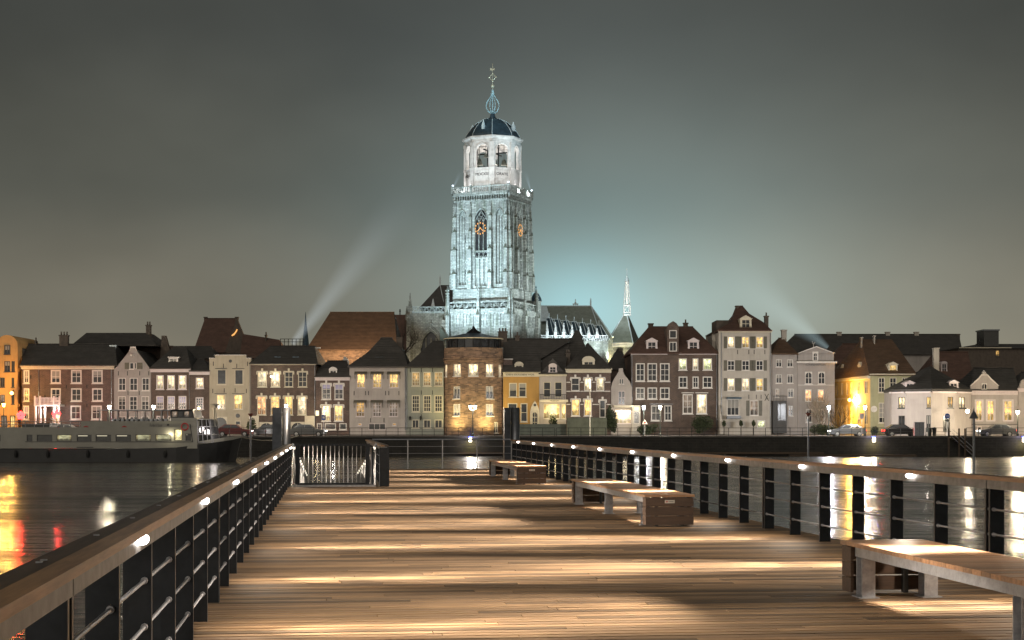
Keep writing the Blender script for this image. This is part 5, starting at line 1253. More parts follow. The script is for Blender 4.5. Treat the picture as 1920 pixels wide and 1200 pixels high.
def pinnacle(x, y0, y1, w_, d, mat='stone2', par=None, n=5):
    xx, a, b = LX(x, d), LZ(y1, d), LZ(y0, d); q = MB(); h1 = a+(b-a)*.35
    q.box(xx-w_, xx+w_, d-w_, d+w_, a, h1).frus(xx-w_*1.25, xx+w_*1.25, d-w_*1.25, d+w_*1.25, h1+.001, xx-w_*1.2, xx+w_*1.2, d-w_*1.2, d+w_*1.2, h1+.15)
    q.frus(xx-w_*.8, xx+w_*.8, d-w_*.8, d+w_*.8, h1+.151, xx-.02, xx+.02, d-.02, d+.02, b)
    for i in range(n):
        f_ = (i+.5)/n; z = h1+.2+(b-h1-.2)*f_; rr_ = w_*.85*(1-f_)+.10; q.box(xx-rr_, xx+rr_, d-.06, d+.06, z, z+.10).box(xx-.06, xx+.06, d-rr_, d+rr_, z+.001, z+.101)
    return q.build('pinnacle', m[mat], par or ch.e)
pinnacle(769, 549, 590, .38, d0-.2); pinnacle(763, 574, 600, .3, d0); bx('buttress', 'stone2', 762, 770, 590, 700, d0-1.2, d0-.01)
b_ = bx('buttress', 'stone2', 828, 842, 600, 700, d0-2.0, d0-.01); pinnacle(835, 596, 612, .35, d0-1.6)
MB().prism([(LX(826, d0), LZ(614, d0)), (LX(848, d0), LZ(640, d0)), (LX(826, d0), LZ(640, d0))], d0-2.6, d0-2.05).build('buttress_slope', m['stonedark'], ch.e)
q = MB(); q.frus(LX(786, 9), LX(850, 9), 9, 25, LZ(577, 9), LX(825, 16), LX(850, 16), 16.5, 17.5, LZ(534, 16)); q.build('aisle_roof', m['lead'] if 0 else m['rooftile'], ch.e)
pinnacle(825, 517, 534, .16, 16.5, 'leadwhite', n=4); q = MB().frus(LX(808, 10), LX(816, 10), 9.4, 11, LZ(577, 10), LX(811.5, 10), LX(812.5, 10), 10.1, 10.2, LZ(560, 10)).build('roof_spirelet', m['leadwhite'], ch.e)
MB().tube((LX(825, 16), 16.4, LZ(534, 16)), (LX(834, 9), 9.2, LZ(577, 9)), .08).build('roof_hip', m['leadwhite'], ch.e)
# old hall between barn roof and church (dark)
bx('vestry', 'roofred', 738, 766, 590, 660, 8, 18); pinnacle(750, 580, 592, .1, 9, 'iron')
# stair turret
dt = 13.0
MB().lathe(LX(1005, dt), dt, [(.95, 0), (.95, LZ(567, dt)), (1.1, LZ(566, dt)), (1.1, LZ(565, dt))], 8).build('stair_turret', m['stone'], ch.e)
MB().lathe(LX(1005, dt), dt, [(1.15, LZ(565, dt)), (1.0, LZ(559, dt)), (.6, LZ(552, dt)), (.15, LZ(547, dt)), (.05, LZ(540, dt)), (.16, LZ(539, dt)), (.02, LZ(536, dt))], 8).build('turret_dome', m['lead'], ch.e)
# nave
dn = 30.0
q = MB(); zE = LZ(632, dn); A, B = LX(1012, dn), LX(1149, dn)
q.frus(A, B, dn, dn+22, zE, A, LX(1108, dn+11), dn+10.6, dn+11.4, LZ(574, dn+11)); q.build('nave_roof', m['slate'], ch.e)
q = MB(); r1 = (LX(1108, dn+11), dn+10.5, LZ(574, dn+11))
q.tube((A, dn+10.5, LZ(574, dn+11)), r1, .12).tube(r1, (B, dn-.05, zE), .12).tube(r1, (LX(1128, dn), dn-.1, zE), .10); q.build('ridge_lead', m['leadwhite'], ch.e)
MB().add([(LX(1014, dn-1), dn+9, LZ(574, dn+9)), (LX(1027, dn), dn+9, LZ(574, dn+9)), (LX(1033, dn), dn+3.4, LZ(602, dn+3)), (LX(1014, dn-1), dn+3.4, LZ(602, dn+3))], [(0,1,2,3)]).build('lead_sheet', m['leadwhite'], ch.e)
pinnacle(1107.5, 559, 574, .16, dn+10.5, 'leadwhite', n=4)
q = MB(); z = LZ(573, dn+10.5); xx = LX(1079, dn+10.5); q.tube((xx, dn+10.5, z), (xx, dn+10.5, LZ(561, dn+10.5)), .10).tube((LX(1073.5, dn+10.5), dn+10.5, LZ(570, dn+10.5)), (LX(1084.5, dn+10.5), dn+10.5, LZ(570, dn+10.5)), .12)
q.tube((LX(1075, dn+10.5), dn+10.5, z), (xx, dn+10.5, LZ(566, dn+10.5)), .1).tube((LX(1083, dn+10.5), dn+10.5, z), (xx, dn+10.5, LZ(566, dn+10.5)), .1).build('ridge_cross', m['leadwhite'], ch.e)
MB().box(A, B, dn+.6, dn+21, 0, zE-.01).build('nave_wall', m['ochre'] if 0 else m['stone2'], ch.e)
# row of transverse chapel roofs with pale hips, pinnacles between
da = 20.0
for i in range(7):
    x = 1030+i*15.6; yt = 595+i*2.3
    xa, xb = LX(x-2, da), LX(x+19, da); zt_, zb_ = LZ(yt, da+4), LZ(629+i*1.2, da)
    xr = LX(x, da+5)
    ro = MB().add([(xa-.3, da, zb_), (xb, da, zb_), (xr-.6, da+6, zt_), (xr+.4, da+6, zt_), (xa-.3, da+10, zb_), (xb, da+10, zb_)], [(0,1,3,2), (2,3,5,4), (0,2,4), (1,5,3)]).build('chapel_roof', m['lead'], ch.e)
    q = MB().tube((xr+.4, da+5.9, zt_+.05), (xb, da-.05, zb_), .09).tube((xr-.6, da+5.9, zt_+.05), (xa-.3, da-.05, zb_), .07).tube((xr+.1, da+5.9, zt_+.05), ((xa+xb)/2, da-.05, zb_), .08).tube((xr-1.2, da+6, zt_), (xr+.4, da+6, zt_), .08)
    q.tube((xr, da+6, zt_), (xr, da+6, zt_+1.0), .08); q.build('hip_lead', m['leadwhite'], ro)
    pinnacle(x-4, 601+i*2.5, 634, .28, da-1.0, 'stonewhite', n=6)
q = MB(); A2, B2 = LX(1012, da), LX(1140, da); q.box(A2, B2, da-.9, da+10, 0, LZ(632, da)-.8)
q.build('aisle_wall', m['stone2'], ch.e)
q = MB(); zz0, zz1 = LZ(640, da), LZ(629, da); q.box(A2, B2, da-1.0, da-.91, zz1-.15, zz1)
for i in range(40): xx = A2+(B2-A2)*i/40; q.tube((xx, da-.95, zz0), (xx+(B2-A2)/80, da-.95, zz1-.15), .05).tube((xx+(B2-A2)/40, da-.95, zz0), (xx+(B2-A2)/80, da-.95, zz1-.15), .05)
q.build('aisle_balustrade', m['stonewhite'], ch.e)
# choir chapel with pyramid roof and needle spire
dc = 34.0
a0, a1, a2 = LX(1139, dc), LX(1187, dc), LX(1203, dc+14)
zb_, zt_ = LZ(643, dc), LZ(590, dc+5)
ax, ay = LX(1173, dc+6), dc+6
q = MB().add([(a0, dc, zb_), (a1, dc, zb_), (a2, dc+14, zb_), (a0, dc+14, zb_), (ax-.5, ay, zt_), (ax+.5, ay, zt_)], [(0,1,5,4), (1,2,5), (2,3,4,5), (3,0,4), (3,2,1,0)])
q.build('choir_roof', m['slate'], ch.e)
q = MB().tube((a0, dc-.05, zb_), (ax-.5, ay, zt_), .10).tube((a1, dc-.05, zb_), (ax+.3, ay, zt_), .10).tube((a2, dc+14, zb_), (ax+.5, ay, zt_), .10).build('choir_hips', m['leadwhite'], ch.e)
q = MB().add([(a0, dc+.1, 0), (a1, dc+.1, 0), (a2, dc+14, 0), (a0, dc+14, 0), (a0, dc+.1, zb_-.02), (a1, dc+.1, zb_-.02), (a2, dc+14, zb_-.02), (a0, dc+14, zb_-.02)], [(0,1,5,4), (1,2,6,5), (2,3,7,6), (3,0,4,7)])
for x in (1124, 1142, 1160, 1178): q.box(LX(x, dc)-.35, LX(x, dc)+.35, dc-.8, dc-.01, 0, LZ(655, dc))
q.box(LX(1110, dc), a0-.01, dc+.5, dc+12, 0, LZ(640, dc))
q.build('choir_wall', m['ochre'] if 0 else m['stone2'], ch.e)
q = MB(); q.box(a0-.3, a1+.2, dc-.3, dc-.01, zb_-.75, zb_-.6).box(a0-.3, a1+.2, dc-.3, dc-.01, zb_-.1, zb_+.05)
for i in range(24): xx = a0+(a1-a0)*i/24; q.box(xx, xx+.1, dc-.25, dc-.05, zb_-.6, zb_-.1)
q.build('choir_balustrade', m['stonewhite'], ch.e)
sx, sy = LX(1175.5, dc+6), dc+6
def SZ(y): return LZ(y, dc+6)
def SW(p): return p*.1133/2
q = MB()
for s1 in (-1, 1):
    for s2 in (-1, 1):
        w0, w1, w2, w3 = SW(12.5), SW(11), SW(8), SW(5.5)
        q.tube((sx+s1*w0, sy+s2*w0, SZ(592)), (sx+s1*w1, sy+s2*w1, SZ(573)), .11).tube((sx+s1*w1, sy+s2*w1, SZ(573)), (sx+s1*w3, sy+s2*w3, SZ(533)), .10)
    w0 = SW(12.5)
for z, w_ in ((591, 6.6), (586, 6.2), (573.5, 5.8), (533, 3.2)): q.box(sx-w_*.1133, sx+w_*.1133, sy-w_*.1133, sy+w_*.1133, SZ(z)-.12, SZ(z)+.12)
for s1 in (-1, 1): q.tube((sx+s1*.68, sy-.68, SZ(586)), (sx-s1*.0, sy-.68, SZ(574)), .06)
q.frus(sx-.28, sx+.28, sy-.28, sy+.28, SZ(573), sx-.16, sx+.16, sy-.16, sy+.16, SZ(533))
q.build('needle_spire', m['stonewhite'], ch.e)
MB().lathe(sx, sy, [(.25, SZ(533)), (.44, SZ(531)), (.46, SZ(528)), (.3, SZ(527))], 10).build('spire_gallery', m['stonewhite'], ch.e)
MB().lathe(sx, sy, [(.5, SZ(527)), (.22, SZ(521)), (.08, SZ(517)), (.05, SZ(503))], 8).build('spire_tip', m['leadwhite'], ch.e)

# ---- floodlights of the church
def flood(x, y, z, tx, ty, tz, power, col, size=80, soft=.5):
    l = light('SPOT', (x, y, z), power, col, None, soft, spot_size=R(size), spot_blend=.8); aim(l, (tx, ty, tz)); return l
CB = (.80, .97, 1.0)
CB = (.72, .92, 1.0)
for off, pw in ((-5.5, 11000), (0, 14000), (5.5, 11000)):
    flood(-10.6+off*.92, 291.6-off*.39, 14, -6.3+off*.92, 302.2-off*.39, 33, pw, CB, 85)
flood(-17, 279, 20, -5.5, 302, 37, 38000, CB, 44)
flood(-24, 288, 17, -9, 303, 35, 12000, (.60, .88, 1.0), 50)
for off, pw in ((-4, 8000), (4, 9500)): flood(11.2+off*.39, 301.2+off*.92, 15, 1.6+off*.39, 305.4+off*.92, 33, pw, (.86, .95, .92), 85)
flood(22, 292, 20, 1.5, 305, 36, 15000, (.84, .95, .95), 46)
flood(-18.5, 302, 9, -17, 306, 17, 1500, (1, .84, .55), 110)
for a in range(8):
    an = math.radians(a*45+22.5-23.1+22.5); rx_ = 6.4 if a % 2 else 7.0
    p = TM @ Vector((5.55*math.cos(an), 5.55*math.sin(an), 46.2)); light('POINT', (ch.rx+p.x*1.12, 300+p.y*1.12, ch.zb+p.z+.3), 520, (.97, .97, 1), None, .05)
light('POINT', (cxw, cyw, 49.0), 2200, (1, .92, .85), None, .3)
flood(-16, 283, 44, cxw, cyw-4, 51.5, 11000, (.95, .98, 1), 32)
flood(9, 285, 44, cxw+1, cyw-4, 51.5, 9000, (.95, .98, 1), 32)
flood(8, 296, 55, -2, 306, 59, 2600, (.55, .85, 1.0), 90)
flood(-5, 285, 58, cxw, cyw, 64, 9000, (.65, .93, 1.0), 40)
for x, d, z, pw in ((1030, 14, 17, 900), (1060, 14, 17, 900), (1090, 14, 17, 900), (1120, 16, 17, 700)):
    l = flood(wx(x, 300+d), 300+d, z, wx(x+5, 300+d+12), 300+d+12, 22, pw*1.7, (.72, .92, 1.0), 110)
flood(wx(1060, 296), 296, 40, wx(1080, 330), 335, 23, 8000, (.75, .9, .85), 70)
flood(wx(1150, 318), 318, 15, wx(1160, 336), 337, 22, 7000, (.8, 1.0, .9), 110)
flood(wx(1160, 322), 322, 17, sx+ch.rx, 340, 29, 22000, (.85, .97, 1.0), 38)
for x in (1125, 1150, 1172): light('POINT', (wx(x, 330), 329.5, 13.5), 1500, (1, .78, .35), None, .3)
# barn roof glow from the lane below it
for x, d in ((655, 246), (690, 245), (722, 246)): light('POINT', (wx(x, d), d-5, 13.0), 2300, (1, .68, .40), None, .4)
light('POINT', (wx(620, 246), 247, 11), 120, (1, .8, .4), None, .4)

# ================================================================ QUAY FURNITURE
def quay_rail(x0, x1, label):
    Y = YQ+.25; e = empty('quay_railing', (wx(x0, Y), Y, ZS+.02), 0, label, 'railing', 'dark railings on the quay edge')
    L = wx(x1, Y)-wx(x0, Y); n = round(L/1.38)
    for i in range(n+1):
        x = L*i/n; MB().box(x-.03, x+.03, -.03, .03, 0, .92).build('post', m['iron'], e)
    for z in (.92, .50, .18): MB().tube((0, 0, z), (L, 0, z), .028 if z > .9 else .018).build('rail', m['iron'], e)
    return e
quay_rail(-90, 380, 'dark quay edge railing behind the moored ship')
quay_rail(385, 1040, 'dark quay edge railing between the ship and the ochre house')
quay_rail(1043, 1712, 'dark quay edge railing from the ochre house to the steel cabinet')
quay_rail(1812, 2040, 'dark quay edge railing right of the quay steps')
quay_rail(1736, 1772, 'short piece of quay railing between the cabinet and the steps')

m['lampmetal'] = plain('dark_green_lamp_iron', (.03, .035, .03), .4, .5)
def lamp_post(hz, twin=False, mat='bulb'):
    e = empty('street_lamp', (0, 0, 0))
    MB().lathe(0, 0, [(.16, 0), (.16, .25), (.09, .35), (.08, 1.0), (.055, 1.1), (.045, hz-.45), (.07, hz-.4), (.05, hz-.33)], 10).build('pole', m['lampmetal'], e)
    for sx in ((-.28, .28) if twin else (0,)):
        if sx: MB().tube((0, 0, hz-.5), (sx, 0, hz-.36), .03).build('bracket', m['lampmetal'], e)
        hd = MB().frus(sx-.10, sx+.10, -.10, .10, hz-.31, sx-.17, sx+.17, -.17, .17, hz+.10).build('lamp_glass', m[mat], e)
        MB().frus(sx-.21, sx+.21, -.21, .21, hz+.101, sx-.04, sx+.04, -.04, .04, hz+.30).box(sx-.12, sx+.12, -.12, .12, hz-.335, hz-.311).build('lamp_cap', m['lampmetal'], e)
    return e
LG = 'lit lantern street lamps along the quay'
def street_lamp(x, y, Y, label, power=1500, col=(1, .84, .62), mat='bulb', twin=False):
    hz = wz(y, Y)-ZS; e = lamp_post(hz, twin, mat); e.location = (wx(x, Y), Y, ZS); tag(e, label, 'street lamp', LG)
    light('POINT', (0, -.25, hz-.1), power*1.0, col, e, .22); light('POINT', (0, .6, hz), power*.8, col, e, .05) if mat != 'bulbo' else None; return e
street_lamp(205, 762, 186, 'street lamp in front of the right end of the brick hotel', 2600)
street_lamp(288, 762, 186, 'street lamp between the grey gabled house and the brown brick house', 2600, (1, .93, .85))
street_lamp(7, 758, 188, 'bright yellow street lamp before the far left orange building', 1100, (1, .52, .12), 'bulbo')
street_lamp(1207, 763, 187, 'street lamp beside the lit shop entrance', 1500, (.9, .95, 1), 'bulbw')
street_lamp(1238, 763, 185, 'street lamp before the doors of the big brown brick house', 2400)
street_lamp(1554, 763, 187, 'cold white street lamp beside the bare tree', 2600, (.92, .95, 1), 'bulbw')
street_lamp(1622, 763, 186, 'street lamp before the orange lit side wing', 2200, (1, .86, .66))
street_lamp(1908, 772, 187, 'street lamp at the far right edge', 2600, (1, .82, .55))
street_lamp(886.5, 762, 183, 'twin headed street lamp in front of the round brick tower', 1100, (1, .93, .85), 'bulb', True)
street_lamp(536.5, 760, 187, 'street lamp seen just above the left mooring pile', 1800, (1, .86, .66))
def wall_lamp(x, y, Y, power, col, mat, label, rad=.22):
    e = empty('wall_lamp', (wx(x, Y), Y, wz(y, Y)), 0, label, 'wall lamp')
    MB().tube((0, 0, .25), (0, .7, .35), .03).box(-.05, .05, .7, .74, .1, .45).build('bracket', m['lampmetal'], e)
    MB().ball((0, 0, 0), rad, 10).build('lamp_glass', m[mat], e)
    light('POINT', (0, -rad-.1, 0), power, col, e, .2)
wall_lamp(1593, 750, 207, 2600, (1, .50, .07), 'bulbo', 'left of two orange sodium lamps on the side wing')
wall_lamp(1601, 751, 205.9, 4200, (1, .52, .09), 'bulbo', 'right of two orange sodium lamps on the side wing', .28)
wall_lamp(22, 737, 202.6, 1500, (1, .50, .10), 'bulbo', 'small sodium lamp high on the far left orange building')
wall_lamp(1814, 771, 190.4, 800, (1, .84, .60), 'bulb', 'very bright wall lamp on the corner of the white pavilion', .24)
wall_lamp(508.5, 706, 204, 70, (1, .9, .6), 'bulb', 'bright small lamp on the upper window of the brown brick house', .12)
# lights under the quay coping: blue lamp above, warm spill below
for x, lb in ((882, 'blue and warm quay wall light below the round tower'), (1638, 'blue and warm quay wall light left of the steel cabinet'), (1919, 'blue and warm quay wall light at the far right edge')):
    Y = YQ-.30; e = empty('quay_light', (wx(x, Y), Y, wz(820, Y)), 0, lb, 'wall light', 'blue lights on the quay wall')
    MB().box(-.14, .14, -.03, .12, -.02, .10).build('housing', m['lampmetal'], e)
    MB().box(-.17, .17, -.10, -.032, .0, .10).build('lamp_glass', m['bulbb'], e)
    MB().box(-.15, .15, -.28, -.101, -.5, -.06).build('warm_glow', m['bulb'], e)  # glowing box stands in for the warm light on the wall
    light('POINT', (0, -.45, .05), 60, (.05, .1, 1), e, .1); light('POINT', (0, -.5, -.5), 130, (1, .85, .42), e, .2)

# steel cabinet, bins, signs
e = empty('control_cabinet', (wx(1723, YQ+.8), YQ+.8, ZS), 0, 'large dark steel cabinet standing on the quay edge', 'cabinet')
MB().box(-.55, .55, -.25, .25, .05, 1.55).box(-.58, .58, -.28, .28, 1.551, 1.6).build('body', m['steelgrey'], e); MB().box(-.01, .01, -.262, -.251, .1, 1.5).box(-.3, -.26, -.28, -.251, .7, .9).build('door_seam', m['iron'], e)
for k, x in enumerate((1743, 1752)):
    e = empty('litter_bin', (wx(x, 185), 185, ZS), 0, ('left' if k == 0 else 'right')+' of two dark litter bins right of the steel cabinet', 'litter bin', 'litter bins by the cabinet')
    MB().lathe(0, 0, [(.2, 0), (.26, .8), (.28, .82), (.26, .95), (.05, 1.0)], 12).build('body', m['lampmetal'], e); MB().box(-.15, .15, -.28, -.2, .62, .72).build('opening', m['iron'], e)
def sign(x, Y, y, shape, label, col, yb=None):
    e = empty('road_sign', (wx(x, Y), Y, ZS), 0, label, 'road sign'); z = wz(y, Y)-ZS
    MB().tube((0, 0, 0), (0, 0, z), .035, n=8).build('pole', m['galv'], e)
    if shape == 'round':
        MB().tube((0, -.06, z), (0, -.03, z), .30, n=20).build('plate', col, e); MB().box(-.2, .2, -.075, -.061, z-.04, z+.04).build('symbol', m['trim'], e); MB().box(-.25, .25, -.06, -.03, z-.62, z-.40).build('lower_plate', m['framedark'], e)
    elif shape == 'tri':
        MB().prism([(-.30, z-.25), (.30, z-.25), (0, z+.3)], -.06, -.03).build('plate', m['trim'], e); MB().prism([(-.18, z-.17), (.18, z-.17), (0, z+.16)], -.075, -.061).build('symbol', col, e)
    else:
        MB().box(-.22, .22, -.06, -.03, z-.3, z+.3).build('plate', col, e); MB().box(-.12, .12, -.075, -.061, z-.1, z+.12).build('symbol', m['trim'], e)
m['bluesign'] = plain('blue_sign_enamel', (.03, .08, .35), .4); m['redsign'] = plain('red_sign_enamel', (.45, .04, .04), .4)
sign(1776, 187, 780, 'round', 'round blue road sign with small plate under it, before the pavilion', m['bluesign'])
sign(607, 187, 783, 'rect', 'small blue parking sign before the small brick house', m['bluesign'])
sign(1209, 186, 791, 'tri', 'white and red triangular road sign under the street lamp by the shop', m['redsign'])
sign(1616, 185, 780, 'rect', 'narrow white sign post before the orange side wing', m['trim'])
e = empty('flag_pole', (wx(1106, 188), 188, ZS), 0, 'tall thin lit pole in front of the striped brick house', 'pole')
MB().tube((0, 0, 0), (0, 0, wz(728, 188)-ZS), .05, n=8).build('pole', m['trimcream'], e); MB().tube((0, 0, wz(728, 188)-ZS), (0, 0, wz(711, 188)-ZS), .09, n=8).build('lamp_tube', emit('warm_tube', (1, .8, .45), 4), e)

# bollards / mooring markers standing in the river
def marker(x, ytop, ybase, kind, label, r=.09):
    Y = (EYE-ZW)*F/(ybase-798); e = empty('river_marker', (wx(x, Y), Y, ZW-.6), 0, label, 'river marker'); zt = wz(ytop, Y)-ZW+.6
    k = Y/F
    MB().tube((0, 0, 0), (0, 0, zt), r, n=10).build('pole', m['steelgrey'], e)
    if kind == 'cone': MB().lathe(0, 0, [(8.5*k, zt-2*k), (8.5*k, zt-1*k), (.03, zt+14*k), (.02, zt+18*k)], 4, math.pi/4*0).build('topmark', m['steelgrey'], e)
    else: MB().lathe(0, 0, [(.03, zt-7*k), (5*k, zt), (5*k, zt+.05)], 12).build('topmark', plain('rusty_red_topmark', (.18, .05, .035), .6), e)
marker(1826, 783, 905, 'cone', 'river marker pole with upright grey cone near the right railing', .075)
marker(1515.5, 775, 857, 'down', 'river marker with downward cone before the bare tree', .10)
marker(470, 776, 858, 'down', 'river marker with downward cone right of the ship bow', .10)
marker(1785, 806, 866, 'none', 'bent grey mooring post by the quay steps', .09) if 0 else None

# timber steps down the quay wall
e = empty('quay_steps', (wx(1790, YQ), YQ-.05, ZW), 0, 'dark timber steps and posts going down the quay wall at right', 'steps')
A = wx(1774, YQ)-wx(1790, YQ); B = wx(1822, YQ)-wx(1790, YQ)
for i, x in enumerate((A, A*.2+B*.2, B*.45, B*.95)): MB().box(x-.08, x+.08, -1.1, -.94, -.8, 3.1-.0*i).build('post', m['timber'], e)
q = MB()
for i in range(10): q.box(A+.3+i*.28, A+1.0+i*.28, -.92, -.12, 2.05-i*.22, 2.12-i*.22)
q.build('tread_flight', m['timber'], e)
for z in (0, .45, .9): MB().tube((A+.4, -1.0, 3.05-z), (B-.2, -1.0, 1.0-z), .04).build('hand_rail', m['galv'], e)

# red illuminated ornaments before the hotel
for x, y, lb in ((39, 779, 'red glowing flower ornament at the left corner of the brick hotel'), (106, 777, 'red glowing balloon ornament before the hotel door')):
    Y = 199; e = empty('light_ornament', (wx(x, Y), Y, ZS), 0, lb, 'light ornament', 'red glowing ornaments before the brick hotel'); z = wz(y, Y)-ZS
    MB().tube((0, 0, 0), (0, 0, z), .04).build('stem', m['lampmetal'], e)
    for i in range(5):
        a = i*2*math.pi/5+.3; MB().ball((.30*math.cos(a), -.05, z+.30*math.sin(a)), .26, 10).build('petal', m['bulbr'] if not (x == 106 and i == 4) else emit('yellow_lamp', (1, .75, .3), 3), e)
    light('POINT', (0, -.9, z), 300, (1, .03, .03), e, .3); aim(light('SPOT', (0, -.6, z), 26000, (1, .03, .02), e, .35, spot_size=R(6.5), spot_blend=.5), (-wx(x, Y)*.61, -122, z-10.6))  # added spot throws a red streak on the water, sparing the wall

# cars parked on the quay road, at rest, lamps lit
m['carwin'] = plain('car_window_glass', (.015, .017, .02), .08, 0, 0); m['tyre'] = plain('tyre_rubber', (.015,)*3, .8)
m['tail'] = emit('car_tail_lamp', (1, .03, .02), 5); m['head'] = emit('car_head_lamp', (1, .97, .9), 9); m['rimm'] = plain('wheel_rim', (.35,)*3, .3, .8)
def car(paint, van=False):
    e = empty('parked_car', (0, 0, 0)); w = .86
    lo = [(-2.1, .30), (2.05, .30), (2.12, .55), (2.05, .78), (1.1, .92), (.55, .96) if not van else (1.3, 1.0), (-1.75, .98), (-2.08, .86), (-2.15, .55)]
    q = MB(); n = len(lo)
    q.prism(lo, -w, w); q.build('body', paint, e)
    up = [(.95, .955), (.30, 1.42), (-1.05, 1.45), (-1.75, 1.0)] if not van else [(1.25, 1.0), (.85, 1.75), (-1.95, 1.8), (-1.98, .99)]
    v = [(x, -w*.93 if z < 1.1 else -w*.76, z) for x, z in up] + [(x, w*.93 if z < 1.1 else w*.76, z) for x, z in up]
    MB().add(v, [(0,1,2,3), (7,6,5,4), (0,4,5,1), (1,5,6,2), (2,6,7,3)]).build('cabin', paint, e)
    if not van:
        for sy in (-1, 1):
            for a, b, c, d in (((.72, 1.03), (.26, 1.36), (-.30, 1.38), (-.30, 1.03)), ((-.38, 1.03), (-.38, 1.38), (-.98, 1.38), (-1.40, 1.05))):
                MB().add([(x, sy*(w*.93-(z-.97)*.33*1.0+.012), z) for x, z in (a, b, c, d)], [(0,1,2,3)]).build('side_window', m['carwin'], e)
    for x in (-1.3, 1.3):
        for sy in (-1, 1):
            t_ = MB().tube((x, sy*.70, .32), (x, sy*.885, .32), .32, n=20).build('wheel', m['tyre'], e); MB().tube((x, sy*.886, .32), (x, sy*.90, .32), .19, n=12).build('rim', m['rimm'], t_)
    for sy in (-.62, .62):
        MB().box(2.0, 2.125, sy-.16, sy+.16, .60, .74).build('headlight', m['head'], e); MB().box(-2.16, -2.04, sy-.16, sy+.16, .62, .80).build('taillight', m['tail'], e)
    return e
CP = [plain('silver_car_paint', (.08, .083, .086), .3, .6, .05), plain('dark_red_car_paint', (.08, .015, .015), .3, .3, .05), plain('black_car_paint', (.02, .02, .022), .25, .3, .05), plain('white_car_paint', (.2, .2, .195), .3, 0, .05), plain('blue_car_paint', (.03, .06, .14), .3, .3, .05)]
cars = [(440, 188, 1, 0, 'dark red car parked before the cream stepped house'), (500, 192, 2, 1, 'black car parked before the left arch of the brown brick house'), (578, 188, 0, 0, 'grey car on the quay road behind the left mooring pile'),
        
        (1588, 189, 0, 1, 'grey car before the orange side wing'), (1690, 188, 2, 0, 'black car left of the steel cabinet'),
        (1868, 188, 0, 1, 'grey car before the three tall ornate windows'), (128, 192, 3, 0, 'pale car parked before the brick hotel'), (66, 192, 2, 0, 'black car parked left of the hotel porch'), (236, 191, 2, 1, 'black car before the grey gabled house')]
for x, Y, p, fl_, lb in cars:
    e = car(CP[p]); e.location = (wx(x, Y), Y, ZS-.10); e.rotation_euler = (0, 0, math.pi if fl_ else 0); tag(e, lb, 'car', 'cars on the quay road')
    s_ = -1 if fl_ else 1
    if x > 380: light('POINT', (-2.6, -.3, .65), 45, (1, .05, .04), e, .15); light('POINT', (3.0, -.3, .6), 90, (1, .95, .88), e, .15)

# hedges, shrubs, trees
m['leaf'] = None
t = MT('night_foliage'); oi = t.n('ShaderNodeNewGeometry'); t.base(t.ramp(oi.outputs['Random Per Island'], [(0, (.018, .026, .012)), (1, (.06, .075, .032))])); m['leaf'] = t.p(.7)
t = MT('pale_winter_twigs'); m['twig'] = plain('pale_winter_bark', (.20, .17, .13), .8); m['bark'] = plain('dark_bark', (.06, .05, .04), .85)
def leaves(q, c, rx_, ry_, rz_, n, s, rnd):
    for _ in range(n):
        while True:
            p = Vector((rnd.uniform(-1, 1), rnd.uniform(-1, 1), rnd.uniform(-1, 1)))
            if p.length <= 1: break
        p = Vector((c[0]+p.x*rx_, c[1]+p.y*ry_, c[2]+p.z*rz_)); a = Vector((rnd.gauss(0, 1), rnd.gauss(0, 1), rnd.gauss(0, 1))).normalized(); b = a.orthogonal().normalized(); k = s*rnd.uniform(.6, 1.4)
        q.add([p-a*k, p+b*k*.6, p+a*k, p-b*k*.6], [(0,1,2,3)])
def shrub(name, x, Y, y0, w, label, n=500, stem=False, cat='shrub', tw=None):
    rnd = random.Random(int(x)); h_ = wz(y0, Y)-ZS; e = empty(name, (wx(x, Y), Y, ZS), 0, label, cat)
    hw_ = w*Y/F/2
    if stem:
        MB().tube((0, 0, 0), (0, 0, h_*.6), .05).build('trunk', m['bark'], e); q = MB(); leaves(q, (0, 0, h_*.8), hw_, hw_, h_*.22, n, .10, rnd)
    else:
        q = MB()
        for _ in range(6): leaves(q, (rnd.uniform(-.5, .5)*hw_, 0, h_*rnd.uniform(.3, .65)), hw_*.6, .6, h_*.38, n//6, .12, rnd)
    q.build('foliage', m['leaf'], e); return e
shrub('clipped_tree', 1357.5, 203, 789, 7, 'left of three small clipped trees before the tall white house', 220, True, 'small tree')
shrub('clipped_tree', 1389.5, 203, 788, 7, 'middle of three small clipped trees before the tall white house', 220, True, 'small tree')
shrub('clipped_tree', 1413, 203, 788, 7, 'right of three small clipped trees before the tall white house', 220, True, 'small tree')
shrub('shrub', 468, 200, 784, 24, 'dark spiky bush before the corner of the cream and brown houses', 500)
shrub('evergreen_shrub', 1147, 201, 760, 22, 'tall dark evergreen between the striped brick house and the little gable house', 1600)
shrub('shrub', 1312, 203, 778, 50, 'dark broad shrub under the lit window of the big brown brick house', 1500)
shrub('shrub', 1036, 203, 776, 24, 'bushy plant in front of the bright shop window', 500)
shrub('shrub', 1545, 200, 795, 60, 'low pale hedge at the foot of the bare tree', 1500)
shrub('shrub', 1215, 200, 794, 50, 'low hedge before the lit shop front', 900)
shrub('shrub', 1640, 198, 796, 14, 'small dark shrub at the corner of the yellow house', 260)
e = empty('garden_wall', (wx(1100, 199), 199, ZS), 0, 'mossy stone garden wall in front of the striped brick house', 'wall')
